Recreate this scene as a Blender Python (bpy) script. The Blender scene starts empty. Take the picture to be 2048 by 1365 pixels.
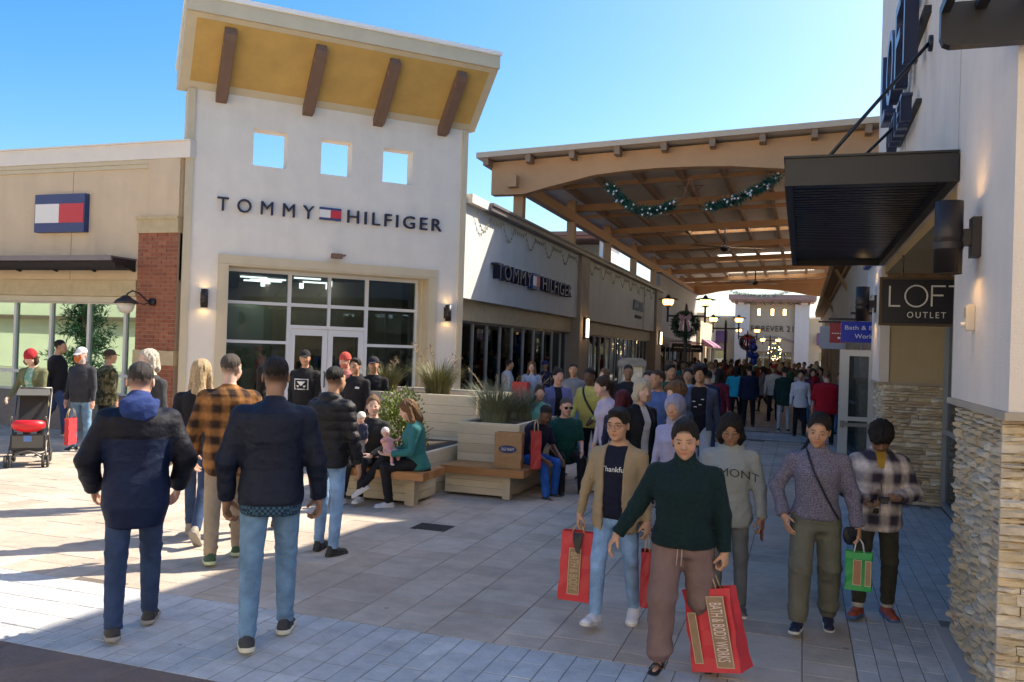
import bpy, bmesh, math, random
import numpy as np
from mathutils import Vector, Matrix
from mathutils.bvhtree import BVHTree
D = bpy.data
SC = bpy.context.scene
COL = SC.collection
R_ = math.radians
random.seed(7)
rng = np.random.RandomState(11)

# ------------------------------------------------------------------ camera
FPX, CXP, CYP, HC = 1700.0, 1024.0, 682.5, 1.88
YAW, PITCH, ROLL = R_(-18.801281), R_(0.485929), math.atan(.033)
_f = np.array([math.sin(YAW)*math.cos(PITCH), math.cos(YAW)*math.cos(PITCH), math.sin(PITCH)])
_r0 = np.array([math.cos(YAW), -math.sin(YAW), 0.]); _u0 = np.cross(_r0, _f)
_r = _r0*math.cos(ROLL)+_u0*math.sin(ROLL); _u = np.cross(_r, _f)
CAM = np.array([0, 0, HC])
cam = D.objects.new('camera', D.cameras.new('camera')); COL.objects.link(cam)
cam.data.sensor_width = 36.0; cam.data.lens = FPX/2048*36.0
cam.data.clip_start = .05; cam.data.clip_end = 2000
M_ = Matrix(((_r[0], _u[0], -_f[0], 0), (_r[1], _u[1], -_f[1], 0), (_r[2], _u[2], -_f[2], HC), (0, 0, 0, 1)))
cam.matrix_world = M_
SC.camera = cam
# ------------------------------------------------------------------ sky and sun
SUN_EL, SUN_AZ = R_(44), math.atan2(.68, .733)      # azimuth from +Y towards +X
w = D.worlds.new('World'); SC.world = w; w.use_nodes = True
nt = w.node_tree; nt.nodes.clear()
sky = nt.nodes.new('ShaderNodeTexSky'); sky.sky_type = 'NISHITA'; sky.sun_disc = False
sky.sun_elevation = SUN_EL; sky.sun_rotation = SUN_AZ
sky.air_density = 1.0; sky.dust_density = 2.2; sky.ozone_density = 1.5; sky.altitude = 200
bg = nt.nodes.new('ShaderNodeBackground'); bg.inputs[1].default_value = .052
wo = nt.nodes.new('ShaderNodeOutputWorld')
hsv = nt.nodes.new('ShaderNodeHueSaturation'); hsv.inputs['Saturation'].default_value = 1.5; hsv.inputs['Hue'].default_value = .498; nt.links.new(sky.outputs[0], hsv.inputs['Color']); nt.links.new(hsv.outputs[0], bg.inputs[0]); nt.links.new(bg.outputs[0], wo.inputs[0])
sl = D.lights.new('sun', 'SUN'); sl.energy = 2.0; sl.angle = R_(.53); sl.color = (1, .90, .74)
so = D.objects.new('sun', sl); COL.objects.link(so)
sdir = Vector((math.sin(SUN_AZ)*math.cos(SUN_EL), math.cos(SUN_AZ)*math.cos(SUN_EL), math.sin(SUN_EL)))
so.rotation_euler = sdir.to_track_quat('Z', 'Y').to_euler()
SC.view_settings.view_transform = 'Standard'; SC.view_settings.look = 'None'
SC.view_settings.gamma = 1; SC.view_settings.use_curve_mapping = False
SC.view_settings.exposure = 2.34
SC.render.engine = 'CYCLES'; SC.cycles.max_bounces = 6; SC.cycles.use_denoising = True
SC.cycles.transparent_max_bounces = 12

# measured view rays: where on the ground / on a plane of the place a thing stands
def ray(x, y):
    d = _f*FPX+_r*(x-CXP)-_u*(y-CYP); return d/np.linalg.norm(d)
def gnd(x, y, z=0.):
    d = ray(x, y); return CAM+d*((z-HC)/d[2])
def onX(x, y, X):
    d = ray(x, y); return CAM+d*X/d[0]
def onY(x, y, Y):
    d = ray(x, y); return CAM+d*Y/d[1]

# ------------------------------------------------------------------ materials
MATS = {}
def nodes(name):
    m = D.materials.new(name); m.use_nodes = True
    t = m.node_tree; b = t.nodes['Principled BSDF']
    return m, t, b
def mat(name, col, rough=.7, metal=0., var=.0, vscale=3., bump=0., bscale=60., emit=None, es=1., spec=.5, coat=0., detail=4., stain=0., trans=0.):
    """principled paint with two octaves of colour variation and fine relief in object space"""
    if name in MATS: return MATS[name]
    m, t, b = nodes(name)
    N, L = t.nodes, t.links
    b.inputs['Roughness'].default_value = rough; b.inputs['Metallic'].default_value = metal
    b.inputs['Specular IOR Level'].default_value = spec
    b.inputs['Base Color'].default_value = (*col, 1)
    tc = N.new('ShaderNodeTexCoord')
    if var > 0 or stain > 0:
        nz = N.new('ShaderNodeTexNoise'); nz.inputs['Scale'].default_value = vscale; nz.inputs['Detail'].default_value = detail
        nz.inputs['Roughness'].default_value = .62
        L.new(tc.outputs['Object'], nz.inputs['Vector'])
        mr = N.new('ShaderNodeMapRange'); mr.inputs['From Min'].default_value = .3; mr.inputs['From Max'].default_value = .7
        mr.inputs['To Min'].default_value = 1-var; mr.inputs['To Max'].default_value = 1+var
        L.new(nz.outputs['Fac'], mr.inputs['Value'])
        vm = N.new('ShaderNodeVectorMath'); vm.operation = 'SCALE'; vm.inputs[0].default_value = col
        L.new(mr.outputs[0], vm.inputs['Scale'])
        out = vm.outputs[0]
        if stain > 0:
            mp = N.new('ShaderNodeMapping'); mp.inputs['Scale'].default_value = (2.2, 2.2, .35)
            L.new(tc.outputs['Object'], mp.inputs[0])
            n2 = N.new('ShaderNodeTexNoise'); n2.inputs['Scale'].default_value = 1.3; n2.inputs['Detail'].default_value = 6
            L.new(mp.outputs[0], n2.inputs['Vector'])
            m2 = N.new('ShaderNodeMapRange'); m2.inputs['From Min'].default_value = .45; m2.inputs['From Max'].default_value = .75
            m2.inputs['To Min'].default_value = 1; m2.inputs['To Max'].default_value = 1-stain
            L.new(n2.outputs['Fac'], m2.inputs['Value'])
            v2 = N.new('ShaderNodeVectorMath'); v2.operation = 'SCALE'
            L.new(out, v2.inputs[0]); L.new(m2.outputs[0], v2.inputs['Scale']); out = v2.outputs[0]
        L.new(out, b.inputs['Base Color'])
    if bump > 0:
        n3 = N.new('ShaderNodeTexNoise'); n3.inputs['Scale'].default_value = bscale; n3.inputs['Detail'].default_value = 3
        L.new(tc.outputs['Object'], n3.inputs['Vector'])
        bp = N.new('ShaderNodeBump'); bp.inputs['Strength'].default_value = bump; bp.inputs['Distance'].default_value = .01
        L.new(n3.outputs['Fac'], bp.inputs['Height']); L.new(bp.outputs[0], b.inputs['Normal'])
    if emit:
        b.inputs['Emission Color'].default_value = (*emit, 1); b.inputs['Emission Strength'].default_value = es
    if coat: b.inputs['Coat Weight'].default_value = coat
    if trans: b.inputs['Transmission Weight'].default_value = trans
    MATS[name] = m
    return m
def piecemat(name, ramp, rough=.8, var=.12, vscale=8., bump=.3, bscale=40., grain=None, spots=False):
    """each brick, stone or paver gets its own tone from the colour ramp"""
    m, t, b = nodes(name); N, L = t.nodes, t.links
    oi = N.new('ShaderNodeObjectInfo'); ge = N.new('ShaderNodeNewGeometry')
    ad = N.new('ShaderNodeMath'); ad.operation = 'ADD'
    L.new(oi.outputs['Random'], ad.inputs[0]); L.new(ge.outputs['Random Per Island'], ad.inputs[1])
    fr = N.new('ShaderNodeMath'); fr.operation = 'FRACT'; L.new(ad.outputs[0], fr.inputs[0])
    cr = N.new('ShaderNodeValToRGB'); cr.color_ramp.interpolation = 'LINEAR'
    el = cr.color_ramp.elements
    for i, c in enumerate(ramp):
        p = i/max(1, len(ramp)-1)
        if i < 2: el[i].position = p; el[i].color = (*c, 1)
        else: e = el.new(p); e.color = (*c, 1)
    if len(ramp) > 2:
        for i, c in enumerate(ramp): cr.color_ramp.elements[i].position = i/(len(ramp)-1); cr.color_ramp.elements[i].color = (*c, 1)
    L.new(fr.outputs[0], cr.inputs[0])
    tc = N.new('ShaderNodeTexCoord')
    src = tc.outputs['Object']
    if grain:
        mp = N.new('ShaderNodeMapping'); mp.inputs['Scale'].default_value = grain; L.new(src, mp.inputs[0]); src = mp.outputs[0]
    nz = N.new('ShaderNodeTexNoise'); nz.inputs['Scale'].default_value = vscale; nz.inputs['Detail'].default_value = 6; nz.inputs['Roughness'].default_value = .65
    L.new(src, nz.inputs['Vector'])
    mr = N.new('ShaderNodeMapRange'); mr.inputs['From Min'].default_value = .28; mr.inputs['From Max'].default_value = .72
    mr.inputs['To Min'].default_value = 1-var; mr.inputs['To Max'].default_value = 1+var
    L.new(nz.outputs['Fac'], mr.inputs['Value'])
    vm = N.new('ShaderNodeVectorMath'); vm.operation = 'SCALE'; L.new(cr.outputs[0], vm.inputs[0]); L.new(mr.outputs[0], vm.inputs['Scale'])
    # large soft wear and the odd dark spot of chewing gum or spill
    n2 = N.new('ShaderNodeTexNoise'); n2.inputs['Scale'].default_value = 1.1; n2.inputs['Detail'].default_value = 5
    L.new(tc.outputs['Object'], n2.inputs['Vector'])
    m2 = N.new('ShaderNodeMapRange'); m2.inputs['From Min'].default_value = .35; m2.inputs['From Max'].default_value = .7
    m2.inputs['To Min'].default_value = 1.08; m2.inputs['To Max'].default_value = .86
    L.new(n2.outputs['Fac'], m2.inputs['Value'])
    v2 = N.new('ShaderNodeVectorMath'); v2.operation = 'SCALE'; L.new(vm.outputs[0], v2.inputs[0]); L.new(m2.outputs[0], v2.inputs['Scale'])
    res = v2.outputs[0]
    if spots:
        vo = N.new('ShaderNodeTexVoronoi'); vo.inputs['Scale'].default_value = 2.6; L.new(tc.outputs['Object'], vo.inputs['Vector'])
        sc_ = N.new('ShaderNodeSeparateColor'); L.new(vo.outputs['Color'], sc_.inputs[0])
        th = N.new('ShaderNodeMath'); th.operation = 'MULTIPLY'; th.inputs[1].default_value = .065; L.new(sc_.outputs[0], th.inputs[0])
        lt = N.new('ShaderNodeMath'); lt.operation = 'LESS_THAN'; L.new(vo.outputs['Distance'], lt.inputs[0]); L.new(th.outputs[0], lt.inputs[1])
        mk = N.new('ShaderNodeMapRange'); mk.inputs['To Min'].default_value = 1; mk.inputs['To Max'].default_value = .62; L.new(lt.outputs[0], mk.inputs['Value'])
        v3 = N.new('ShaderNodeVectorMath'); v3.operation = 'SCALE'; L.new(res, v3.inputs[0]); L.new(mk.outputs[0], v3.inputs['Scale']); res = v3.outputs[0]
        n4 = N.new('ShaderNodeTexNoise'); n4.inputs['Scale'].default_value = .45; n4.inputs['Detail'].default_value = 7; n4.inputs['Roughness'].default_value = .7; L.new(tc.outputs['Object'], n4.inputs['Vector'])
        m4 = N.new('ShaderNodeMapRange'); m4.inputs['From Min'].default_value = .4; m4.inputs['From Max'].default_value = .68; m4.inputs['To Min'].default_value = 1.05; m4.inputs['To Max'].default_value = .8; L.new(n4.outputs['Fac'], m4.inputs['Value'])
        v4 = N.new('ShaderNodeVectorMath'); v4.operation = 'SCALE'; L.new(res, v4.inputs[0]); L.new(m4.outputs[0], v4.inputs['Scale']); res = v4.outputs[0]
    L.new(res, b.inputs['Base Color'])
    b.inputs['Roughness'].default_value = rough
    n3 = N.new('ShaderNodeTexNoise'); n3.inputs['Scale'].default_value = bscale; n3.inputs['Detail'].default_value = 5
    L.new(src, n3.inputs['Vector'])
    bp = N.new('ShaderNodeBump'); bp.inputs['Strength'].default_value = bump; bp.inputs['Distance'].default_value = .012
    L.new(n3.outputs['Fac'], bp.inputs['Height']); L.new(bp.outputs[0], b.inputs['Normal'])
    MATS[name] = m
    return m
def glassmat(name, tint, refl, reflcol=(1, 1, 1)):
    m, t, b = nodes(name); N, L = t.nodes, t.links
    N.remove(b)
    tr = N.new('ShaderNodeBsdfTransparent'); tr.inputs[0].default_value = (*tint, 1)
    gl = N.new('ShaderNodeBsdfGlossy'); gl.inputs['Roughness'].default_value = .015; gl.inputs[0].default_value = (*reflcol, 1)
    fr = N.new('ShaderNodeFresnel'); fr.inputs[0].default_value = 1.5
    ad = N.new('ShaderNodeMath'); ad.operation = 'ADD'; ad.use_clamp = True; ad.inputs[1].default_value = refl
    L.new(fr.outputs[0], ad.inputs[0])
    mx = N.new('ShaderNodeMixShader'); L.new(ad.outputs[0], mx.inputs[0]); L.new(tr.outputs[0], mx.inputs[1]); L.new(gl.outputs[0], mx.inputs[2])
    L.new(mx.outputs[0], t.nodes['Material Output'].inputs[0])
    MATS[name] = m
    return m

# ------------------------------------------------------------------ mesh and object helpers
def link(name, me, m=None, parent=None, label=None, cat=None, group=None, kind=None):
    o = D.objects.new(name, me); COL.objects.link(o)
    if m is not None and me is not None and len(me.materials) == 0: me.materials.append(m)
    if parent is not None: o.parent = parent
    if label: o['label'] = label
    if cat: o['category'] = cat
    if group: o['group'] = group
    if kind: o['kind'] = kind
    return o
def empty(name, label, cat, loc=(0, 0, 0), rz=0., group=None):
    o = D.objects.new(name, None); COL.objects.link(o); o.location = loc; o.rotation_euler = (0, 0, rz)
    o.empty_display_size = .1
    o['label'] = label; o['category'] = cat
    if group: o['group'] = group
    return o
class MB:
    """collects boxes, bars, tubes and prisms into one mesh"""
    def __init__(s): s.v = []; s.f = []; s.mi = []
    def add(s, vs, fs, mi=0):
        n = len(s.v); s.v += [tuple(map(float, v)) for v in vs]; s.f += [tuple(i+n for i in f) for f in fs]; s.mi += [mi]*len(fs)
    def box(s, lo, hi, mi=0):
        x0, y0, z0 = lo; x1, y1, z1 = hi
        s.add([(x0, y0, z0), (x1, y0, z0), (x1, y1, z0), (x0, y1, z0), (x0, y0, z1), (x1, y0, z1), (x1, y1, z1), (x0, y1, z1)],
              [(0, 3, 2, 1), (4, 5, 6, 7), (0, 1, 5, 4), (1, 2, 6, 5), (2, 3, 7, 6), (3, 0, 4, 7)], mi); return s
    def obox(s, c, ax, half, mi=0):
        """box at c with unit axes ax (3 vectors) and half sizes"""
        c = np.array(c, float); A = [np.array(a, float)*h for a, h in zip(ax, half)]
        vs = [c+sx*A[0]+sy*A[1]+sz*A[2] for sz in (-1, 1) for sx, sy in ((-1, -1), (1, -1), (1, 1), (-1, 1))]
        s.add(vs, [(0, 3, 2, 1), (4, 5, 6, 7), (0, 1, 5, 4), (1, 2, 6, 5), (2, 3, 7, 6), (3, 0, 4, 7)], mi); return s
    def bar(s, a, b, wd, ht, mi=0, up=(0, 0, 1)):
        a = np.array(a, float); b = np.array(b, float); d = b-a; L = np.linalg.norm(d); d = d/L
        u = np.array(up, float); r = np.cross(d, u); r /= np.linalg.norm(r); u = np.cross(r, d)
        return s.obox((a+b)/2, (d, r, u), (L/2, wd/2, ht/2), mi)
    def tube(s, pts, rad, n=8, mi=0, caps=True):
        pts = [np.array(p, float) for p in pts]; rs = rad if isinstance(rad, (list, tuple)) else [rad]*len(pts)
        base = len(s.v); prev = None
        for i, p in enumerate(pts):
            d = pts[min(i+1, len(pts)-1)]-pts[max(i-1, 0)]; d = d/(np.linalg.norm(d)+1e-9)
            if prev is None:
                a = np.array([0, 0, 1.]) if abs(d[2]) < .9 else np.array([1., 0, 0])
            else: a = prev
            r = np.cross(d, a); r /= np.linalg.norm(r); u = np.cross(r, d); prev = u
            for k in range(n):
                th = 2*math.pi*k/n; s.v.append(tuple(p+(r*math.cos(th)+u*math.sin(th))*rs[i]))
        for i in range(len(pts)-1):
            for k in range(n):
                a0 = base+i*n+k; a1 = base+i*n+(k+1) % n
                s.f.append((a0, a0+n, a1+n, a1)); s.mi.append(mi)
        if caps:
            s.f.append(tuple(base+k for k in range(n))); s.mi.append(mi)
            s.f.append(tuple(base+(len(pts)-1)*n+n-1-k for k in range(n))); s.mi.append(mi)
        return s
    def lathe(s, prof, c=(0, 0, 0), n=16, mi=0):
        base = len(s.v); c = np.array(c, float)
        for r, z in prof:
            for k in range(n):
                th = 2*math.pi*k/n; s.v.append((c[0]+r*math.cos(th), c[1]+r*math.sin(th), c[2]+z))
        for i in range(len(prof)-1):
            for k in range(n):
                a0 = base+i*n+k; a1 = base+i*n+(k+1) % n
                s.f.append((a0, a1, a1+n, a0+n)); s.mi.append(mi)
        return s
    def prism(s, poly, d, mi=0):
        """poly: list of 3d points of a flat outline, extruded by vector d"""
        n = len(poly); d = np.array(d, float); P = [np.array(p, float) for p in poly]
        s.add(P+[p+d for p in P], [tuple(range(n-1, -1, -1)), tuple(range(n, 2*n))]+[(i, (i+1) % n, n+(i+1) % n, n+i) for i in range(n)], mi); return s
    def mesh(s, name):
        me = D.meshes.new(name); me.from_pydata(s.v, [], s.f)
        if any(s.mi): me.polygons.foreach_set('material_index', s.mi)
        me.update(); return me
    def build(s, name, m, parent=None, smooth=False, bevel=0., **kw):
        me = s.mesh(name)
        if bevel > 0:
            bm = bmesh.new(); bm.from_mesh(me)
            bmesh.ops.recalc_face_normals(bm, faces=bm.faces)
            bmesh.ops.bevel(bm, geom=list(bm.edges), offset=bevel, segments=2, affect='EDGES', clamp_overlap=True)
            bm.to_mesh(me); bm.free()
        else:
            bm = bmesh.new(); bm.from_mesh(me); bmesh.ops.recalc_face_normals(bm, faces=bm.faces); bm.to_mesh(me); bm.free()
        ms = m if isinstance(m, (list, tuple)) else [m]
        for q in ms: me.materials.append(q)
        if smooth: me.shade_smooth()
        return link(name, me, None, parent, **kw)
def sep(name, m, par, *boxes, **kw):
    for lo, hi in boxes: b = MB(); b.box(lo, hi); b.build(name, m, par, **kw)
def textmesh(body, size=1., extrude=.0, spacing=1., align='CENTER', offset=0., bevel=0.):
    cu = D.curves.new('txt', 'FONT'); cu.body = body; cu.size = size; cu.extrude = extrude; cu.space_character = spacing
    cu.align_x = align; cu.align_y = 'CENTER'; cu.offset = offset; cu.resolution_u = 3
    o = D.objects.new('txt', cu); COL.objects.link(o)
    dg = bpy.context.evaluated_depsgraph_get()
    me = D.meshes.new_from_object(o.evaluated_get(dg)); D.objects.remove(o)
    me.materials.clear()
    return me
def settext(body, size, c, xax, nrm, m, parent, name='lettering', extrude=.01, **kw):
    """lettering lying on a plane: xax runs along the words, nrm points to the reader"""
    me = textmesh(body, size, extrude, **kw)
    x = Vector(xax).normalized(); n = Vector(nrm).normalized(); y = n.cross(x)
    M = Matrix(((x[0], y[0], n[0], c[0]), (x[1], y[1], n[1], c[1]), (x[2], y[2], n[2], c[2]), (0, 0, 0, 1)))
    me.transform(M)
    return link(name, me, m, parent)
# ------------------------------------------------------------------ organic surfaces: distance field -> surface mesh
class Vol:
    def __init__(s, lo, hi, h, fine=()):
        s.h = h; s.ax = []
        for a in range(3):
            pts = []; x = lo[a]
            while x < hi[a]+h:
                st = h
                for fl, fh, fs in fine:
                    if fl[a]-h*.5 <= x <= fh[a]: st = min(st, fs)
                pts.append(x); x += st
            s.ax.append(np.array(pts, np.float32))
        s.f = np.full([len(a) for a in s.ax], .5, np.float32)
    def sl(s, lo, hi):
        S = []; C = []
        for a in range(3):
            i0 = max(0, int(np.searchsorted(s.ax[a], lo[a]))-1); i1 = min(len(s.ax[a]), int(np.searchsorted(s.ax[a], hi[a]))+1)
            if i1 <= i0: return None, None
            S.append(slice(i0, i1)); sh = [1, 1, 1]; sh[a] = -1; C.append(s.ax[a][i0:i1].reshape(sh))
        return tuple(S), C
    def mix(s, S, d, k, op):
        a = s.f[S]; d = d.astype(np.float32)
        if op == 'u':
            h = np.maximum(k-np.abs(a-d), 0)/k; s.f[S] = np.minimum(a, d)-h*h*k*.25
        elif op == 's':
            d = -d; h = np.maximum(k-np.abs(a-d), 0)/k; s.f[S] = np.maximum(a, d)+h*h*k*.25
    def cone(s, a, b, ra, rb, k=.02, op='u', flat=None):
        a = np.array(a, float); b = np.array(b, float); r = max(ra, rb)+k+2*s.h
        S, C = s.sl(np.minimum(a, b)-r, np.maximum(a, b)+r)
        if S is None: return
        ab = b-a; L = max(ab@ab, 1e-9)
        X, Y, Z = C[0]-a[0], C[1]-a[1], C[2]-a[2]
        t = np.clip((X*ab[0]+Y*ab[1]+Z*ab[2])/L, 0, 1)
        dx = X-t*ab[0]; dy = Y-t*ab[1]; dz = Z-t*ab[2]
        if flat is not None:      # squash across direction flat[0] by factor flat[1]
            n, q = flat; pr = dx*n[0]+dy*n[1]+dz*n[2]
            dx = dx+pr*n[0]*(q-1); dy = dy+pr*n[1]*(q-1); dz = dz+pr*n[2]*(q-1)
        s.mix(S, np.sqrt(dx*dx+dy*dy+dz*dz)-(ra+(rb-ra)*t), k, op)
    def ell(s, c, r, Rm=None, k=.02, op='u'):
        c = np.array(c, float); r = np.array(r, float); q = r.max()+k+2*s.h
        S, C = s.sl(c-q, c+q)
        if S is None: return
        X, Y, Z = C[0]-c[0], C[1]-c[1], C[2]-c[2]
        if Rm is None: P = (X, Y, Z)
        else: P = [X*Rm[0][i]+Y*Rm[1][i]+Z*Rm[2][i] for i in range(3)]     # columns of Rm are the local axes
        k0 = np.sqrt((P[0]/r[0])**2+(P[1]/r[1])**2+(P[2]/r[2])**2)
        k1 = np.sqrt((P[0]/r[0]**2)**2+(P[1]/r[1]**2)**2+(P[2]/r[2]**2)**2)+1e-6
        s.mix(S, k0*(k0-1)/k1, k, op)
    def loft(s, o, ax, rt, fw, hs, As, Bs, Cs, k=.03, pw=2.3, round_=.015):
        """stack of rounded ellipses along ax: half widths As (rt), half depths Bs (fw), centre shift Cs along fw"""
        o = np.array(o, float); hs = np.array(hs); A = np.array(As); B = np.array(Bs); Cc = np.array(Cs)
        m = max(A.max(), B.max()+np.abs(Cc).max())+k+2*s.h
        e0 = o+ax*hs[0]; e1 = o+ax*hs[-1]
        S, C = s.sl(np.minimum(e0, e1)-m, np.maximum(e0, e1)+m)
        if S is None: return
        X, Y, Z = C[0]-o[0], C[1]-o[1], C[2]-o[2]
        t = X*ax[0]+Y*ax[1]+Z*ax[2]; u = X*rt[0]+Y*rt[1]+Z*rt[2]; v = X*fw[0]+Y*fw[1]+Z*fw[2]
        a = np.interp(t, hs, A); b = np.interp(t, hs, B); v = v-np.interp(t, hs, Cc)
        q = ((np.abs(u)/a)**pw+(np.abs(v)/b)**pw)**(1/pw)+1e-6; p = np.sqrt(u*u+v*v)
        d = np.where(q > .3, p-p/q, (q-1)*np.minimum(a, b))
        cap = np.maximum(hs[0]-t, t-hs[-1])
        h = np.maximum(round_*2-np.abs(d-cap), 0)/(round_*2)
        s.mix(S, np.maximum(d, cap)+h*h*round_*.5, k, 'u')
    def cut(s, c, n, rad):
        """remove what lies beyond the plane (c, n) inside a small box round c"""
        c = np.array(c, float); n = np.array(n, float)
        S, C = s.sl(c-rad, c+rad)
        if S is None: return
        d = (C[0]-c[0])*n[0]+(C[1]-c[1])*n[1]+(C[2]-c[2])*n[2]
        s.f[S] = np.maximum(s.f[S], d.astype(np.float32))
    def slit(s, J, t0, w0, w1, v0=.0):
        """open the front: removes |u| < width(t) in front of the spine, from height t0 up"""
        S = (slice(None),)*3; C = [s.ax[0].reshape(-1, 1, 1), s.ax[1].reshape(1, -1, 1), s.ax[2].reshape(1, 1, -1)]
        X, Y, Z = C[0]-J['pel'][0], C[1]-J['pel'][1], C[2]-J['pel'][2]
        f = lambda a: X*a[0]+Y*a[1]+Z*a[2]
        t = f(J['ax']); u = f(J['rt']); v = f(J['fw'])
        wv = np.interp(t, (t0, t0+.3, t0+.62), (w0, w0*.9, w1))
        d = np.maximum(np.abs(u)-wv, v0-v)
        s.mix(S, d, .01, 's')
    def surf(s):
        f = s.f; I = f < 0
        c = I[:-1, :-1, :-1].astype(np.uint8)
        for i, j, k in ((1, 0, 0), (0, 1, 0), (0, 0, 1), (1, 1, 0), (1, 0, 1), (0, 1, 1), (1, 1, 1)):
            c = c+I[i:i+c.shape[0], j:j+c.shape[1], k:k+c.shape[2]]
        act = (c > 0) & (c < 8); ii, jj, kk = np.nonzero(act)
        n = len(ii)
        if n == 0: return np.zeros((0, 3)), np.zeros((0, 4), int)
        idx = np.full(act.shape, -1, np.int32); idx[ii, jj, kk] = np.arange(n)
        acc = np.zeros((n, 3)); cnt = np.zeros(n)
        gx, gy, gz = s.ax
        cs = [(0, 0, 0), (1, 0, 0), (0, 1, 0), (1, 1, 0), (0, 0, 1), (1, 0, 1), (0, 1, 1), (1, 1, 1)]
        fv = [f[ii+a, jj+b, kk+c_] for a, b, c_ in cs]
        px = [gx[ii], gx[ii+1]]; py = [gy[jj], gy[jj+1]]; pz = [gz[kk], gz[kk+1]]
        for a in range(8):
            for ax_ in range(3):
                if cs[a][ax_] == 0:
                    b = a | (1 << ax_)
                    m = (fv[a] < 0) != (fv[b] < 0)
                    t = np.where(m, fv[a]/(fv[a]-fv[b]+1e-12), 0)
                    q = [px[cs[a][0]], py[cs[a][1]], pz[cs[a][2]]]; r = [px[cs[b][0]], py[cs[b][1]], pz[cs[b][2]]]
                    for z in range(3): acc[:, z] += np.where(m, q[z]+(r[z]-q[z])*t, 0)
                    cnt += m
        V = acc/cnt[:, None]
        Q = []
        for ax_ in range(3):
            sl0 = [slice(1, -1)]*3; sl0[ax_] = slice(0, -1); sl1 = list(sl0); sl1[ax_] = slice(1, None)
            A = I[tuple(sl0)]; B = I[tuple(sl1)]; m = A != B
            p = np.array(np.nonzero(m)); 
            off = [1, 1, 1]; off[ax_] = 0; p = p+np.array(off)[:, None]
            u, v = (ax_+1) % 3, (ax_+2) % 3
            def g(du, dv):
                q = p.copy(); q[u] += du; q[v] += dv; return idx[q[0], q[1], q[2]]
            quad = np.stack([g(-1, -1), g(0, -1), g(0, 0), g(-1, 0)], 1)
            ins = A[tuple(np.array(np.nonzero(m)))]
            quad = np.where(ins[:, None], quad, quad[:, ::-1]); Q.append(quad)
        Q = np.concatenate(Q); Q = Q[(Q >= 0).all(1)]
        return V, Q
def vnormals(V, Q):
    a, b, c, d = (V[Q[:, i]] for i in range(4)); fn = np.cross(c-a, d-b)
    N = np.zeros_like(V)
    for i in range(4):
        for z in range(3): N[:, z] += np.bincount(Q[:, i], fn[:, z], len(V))
    return N/(np.linalg.norm(N, axis=1)[:, None]+1e-12)
def relax(V, Q, n=1, w=.5):
    for _ in range(n):
        S = np.zeros_like(V); c = np.zeros(len(V))
        for i in range(4):
            j = (i+1) % 4
            for p, q in ((Q[:, i], Q[:, j]), (Q[:, j], Q[:, i])):
                c += np.bincount(p, minlength=len(V))
                for z in range(3): S[:, z] += np.bincount(p, V[q, z], len(V))
        V = V*(1-w)+w*S/np.maximum(c, 1)[:, None]
    return V
def qmesh(name, V, Q, cols=None):
    me = D.meshes.new(name)
    me.vertices.add(len(V)); me.vertices.foreach_set('co', V.astype(np.float32).ravel())
    me.loops.add(len(Q)*4); me.loops.foreach_set('vertex_index', Q.astype(np.int32).ravel())
    me.polygons.add(len(Q)); me.polygons.foreach_set('loop_start', np.arange(0, len(Q)*4, 4, dtype=np.int32))
    me.polygons.foreach_set('use_smooth', np.ones(len(Q), bool))
    me.update(calc_edges=True)
    if cols is not None:
        at = me.color_attributes.new('tint', 'FLOAT_COLOR', 'POINT')
        c4 = np.ones((len(V), 4), np.float32); c4[:, :3] = cols; at.data.foreach_set('color', c4.ravel())
    return me
def folds(V, N, amp, seed, fz=26., fx=9., wt=None):
    amp = amp*1.55
    """cloth folds: warped ridges, stronger where wt is high"""
    r = np.random.RandomState(seed); h = np.zeros(len(V))
    for i in range(4):
        d = np.array([r.normal()*fx, r.normal()*fx, fz*(.6+r.rand()*.8)*(1 if i % 2 else -1)])
        ph = r.rand()*6.28; wq = np.array([r.normal(), r.normal(), r.normal()])*7
        s_ = np.sin(V@d+ph+1.6*np.sin(V@wq+r.rand()*6)); h += (1-np.abs(s_))**1.4*(.5+.5*np.sin(V@(wq*.8)+ph))
    h = h/4-.22
    if wt is not None: h = h*wt
    return V+N*(h*amp)[:, None]

# ------------------------------------------------------------------ people
def nrm(v): v = np.array(v, float); return v/np.linalg.norm(v)
def rotm(yaw=0, pitch=0, roll=0):
    """columns: right, forward, up. yaw turns to the right, pitch > 0 looks down, roll tips to the right"""
    cy, sy = math.cos(yaw), math.sin(yaw); cp, sp = math.cos(-pitch), math.sin(-pitch); cr, sr = math.cos(roll), math.sin(roll)
    Rz = np.array([[cy, sy, 0], [-sy, cy, 0], [0, 0, 1]]); Rx = np.array([[1, 0, 0], [0, cp, -sp], [0, sp, cp]])
    Ry = np.array([[cr, 0, sr], [0, 1, 0], [-sr, 0, cr]])
    return Rz@Rx@Ry
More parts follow.
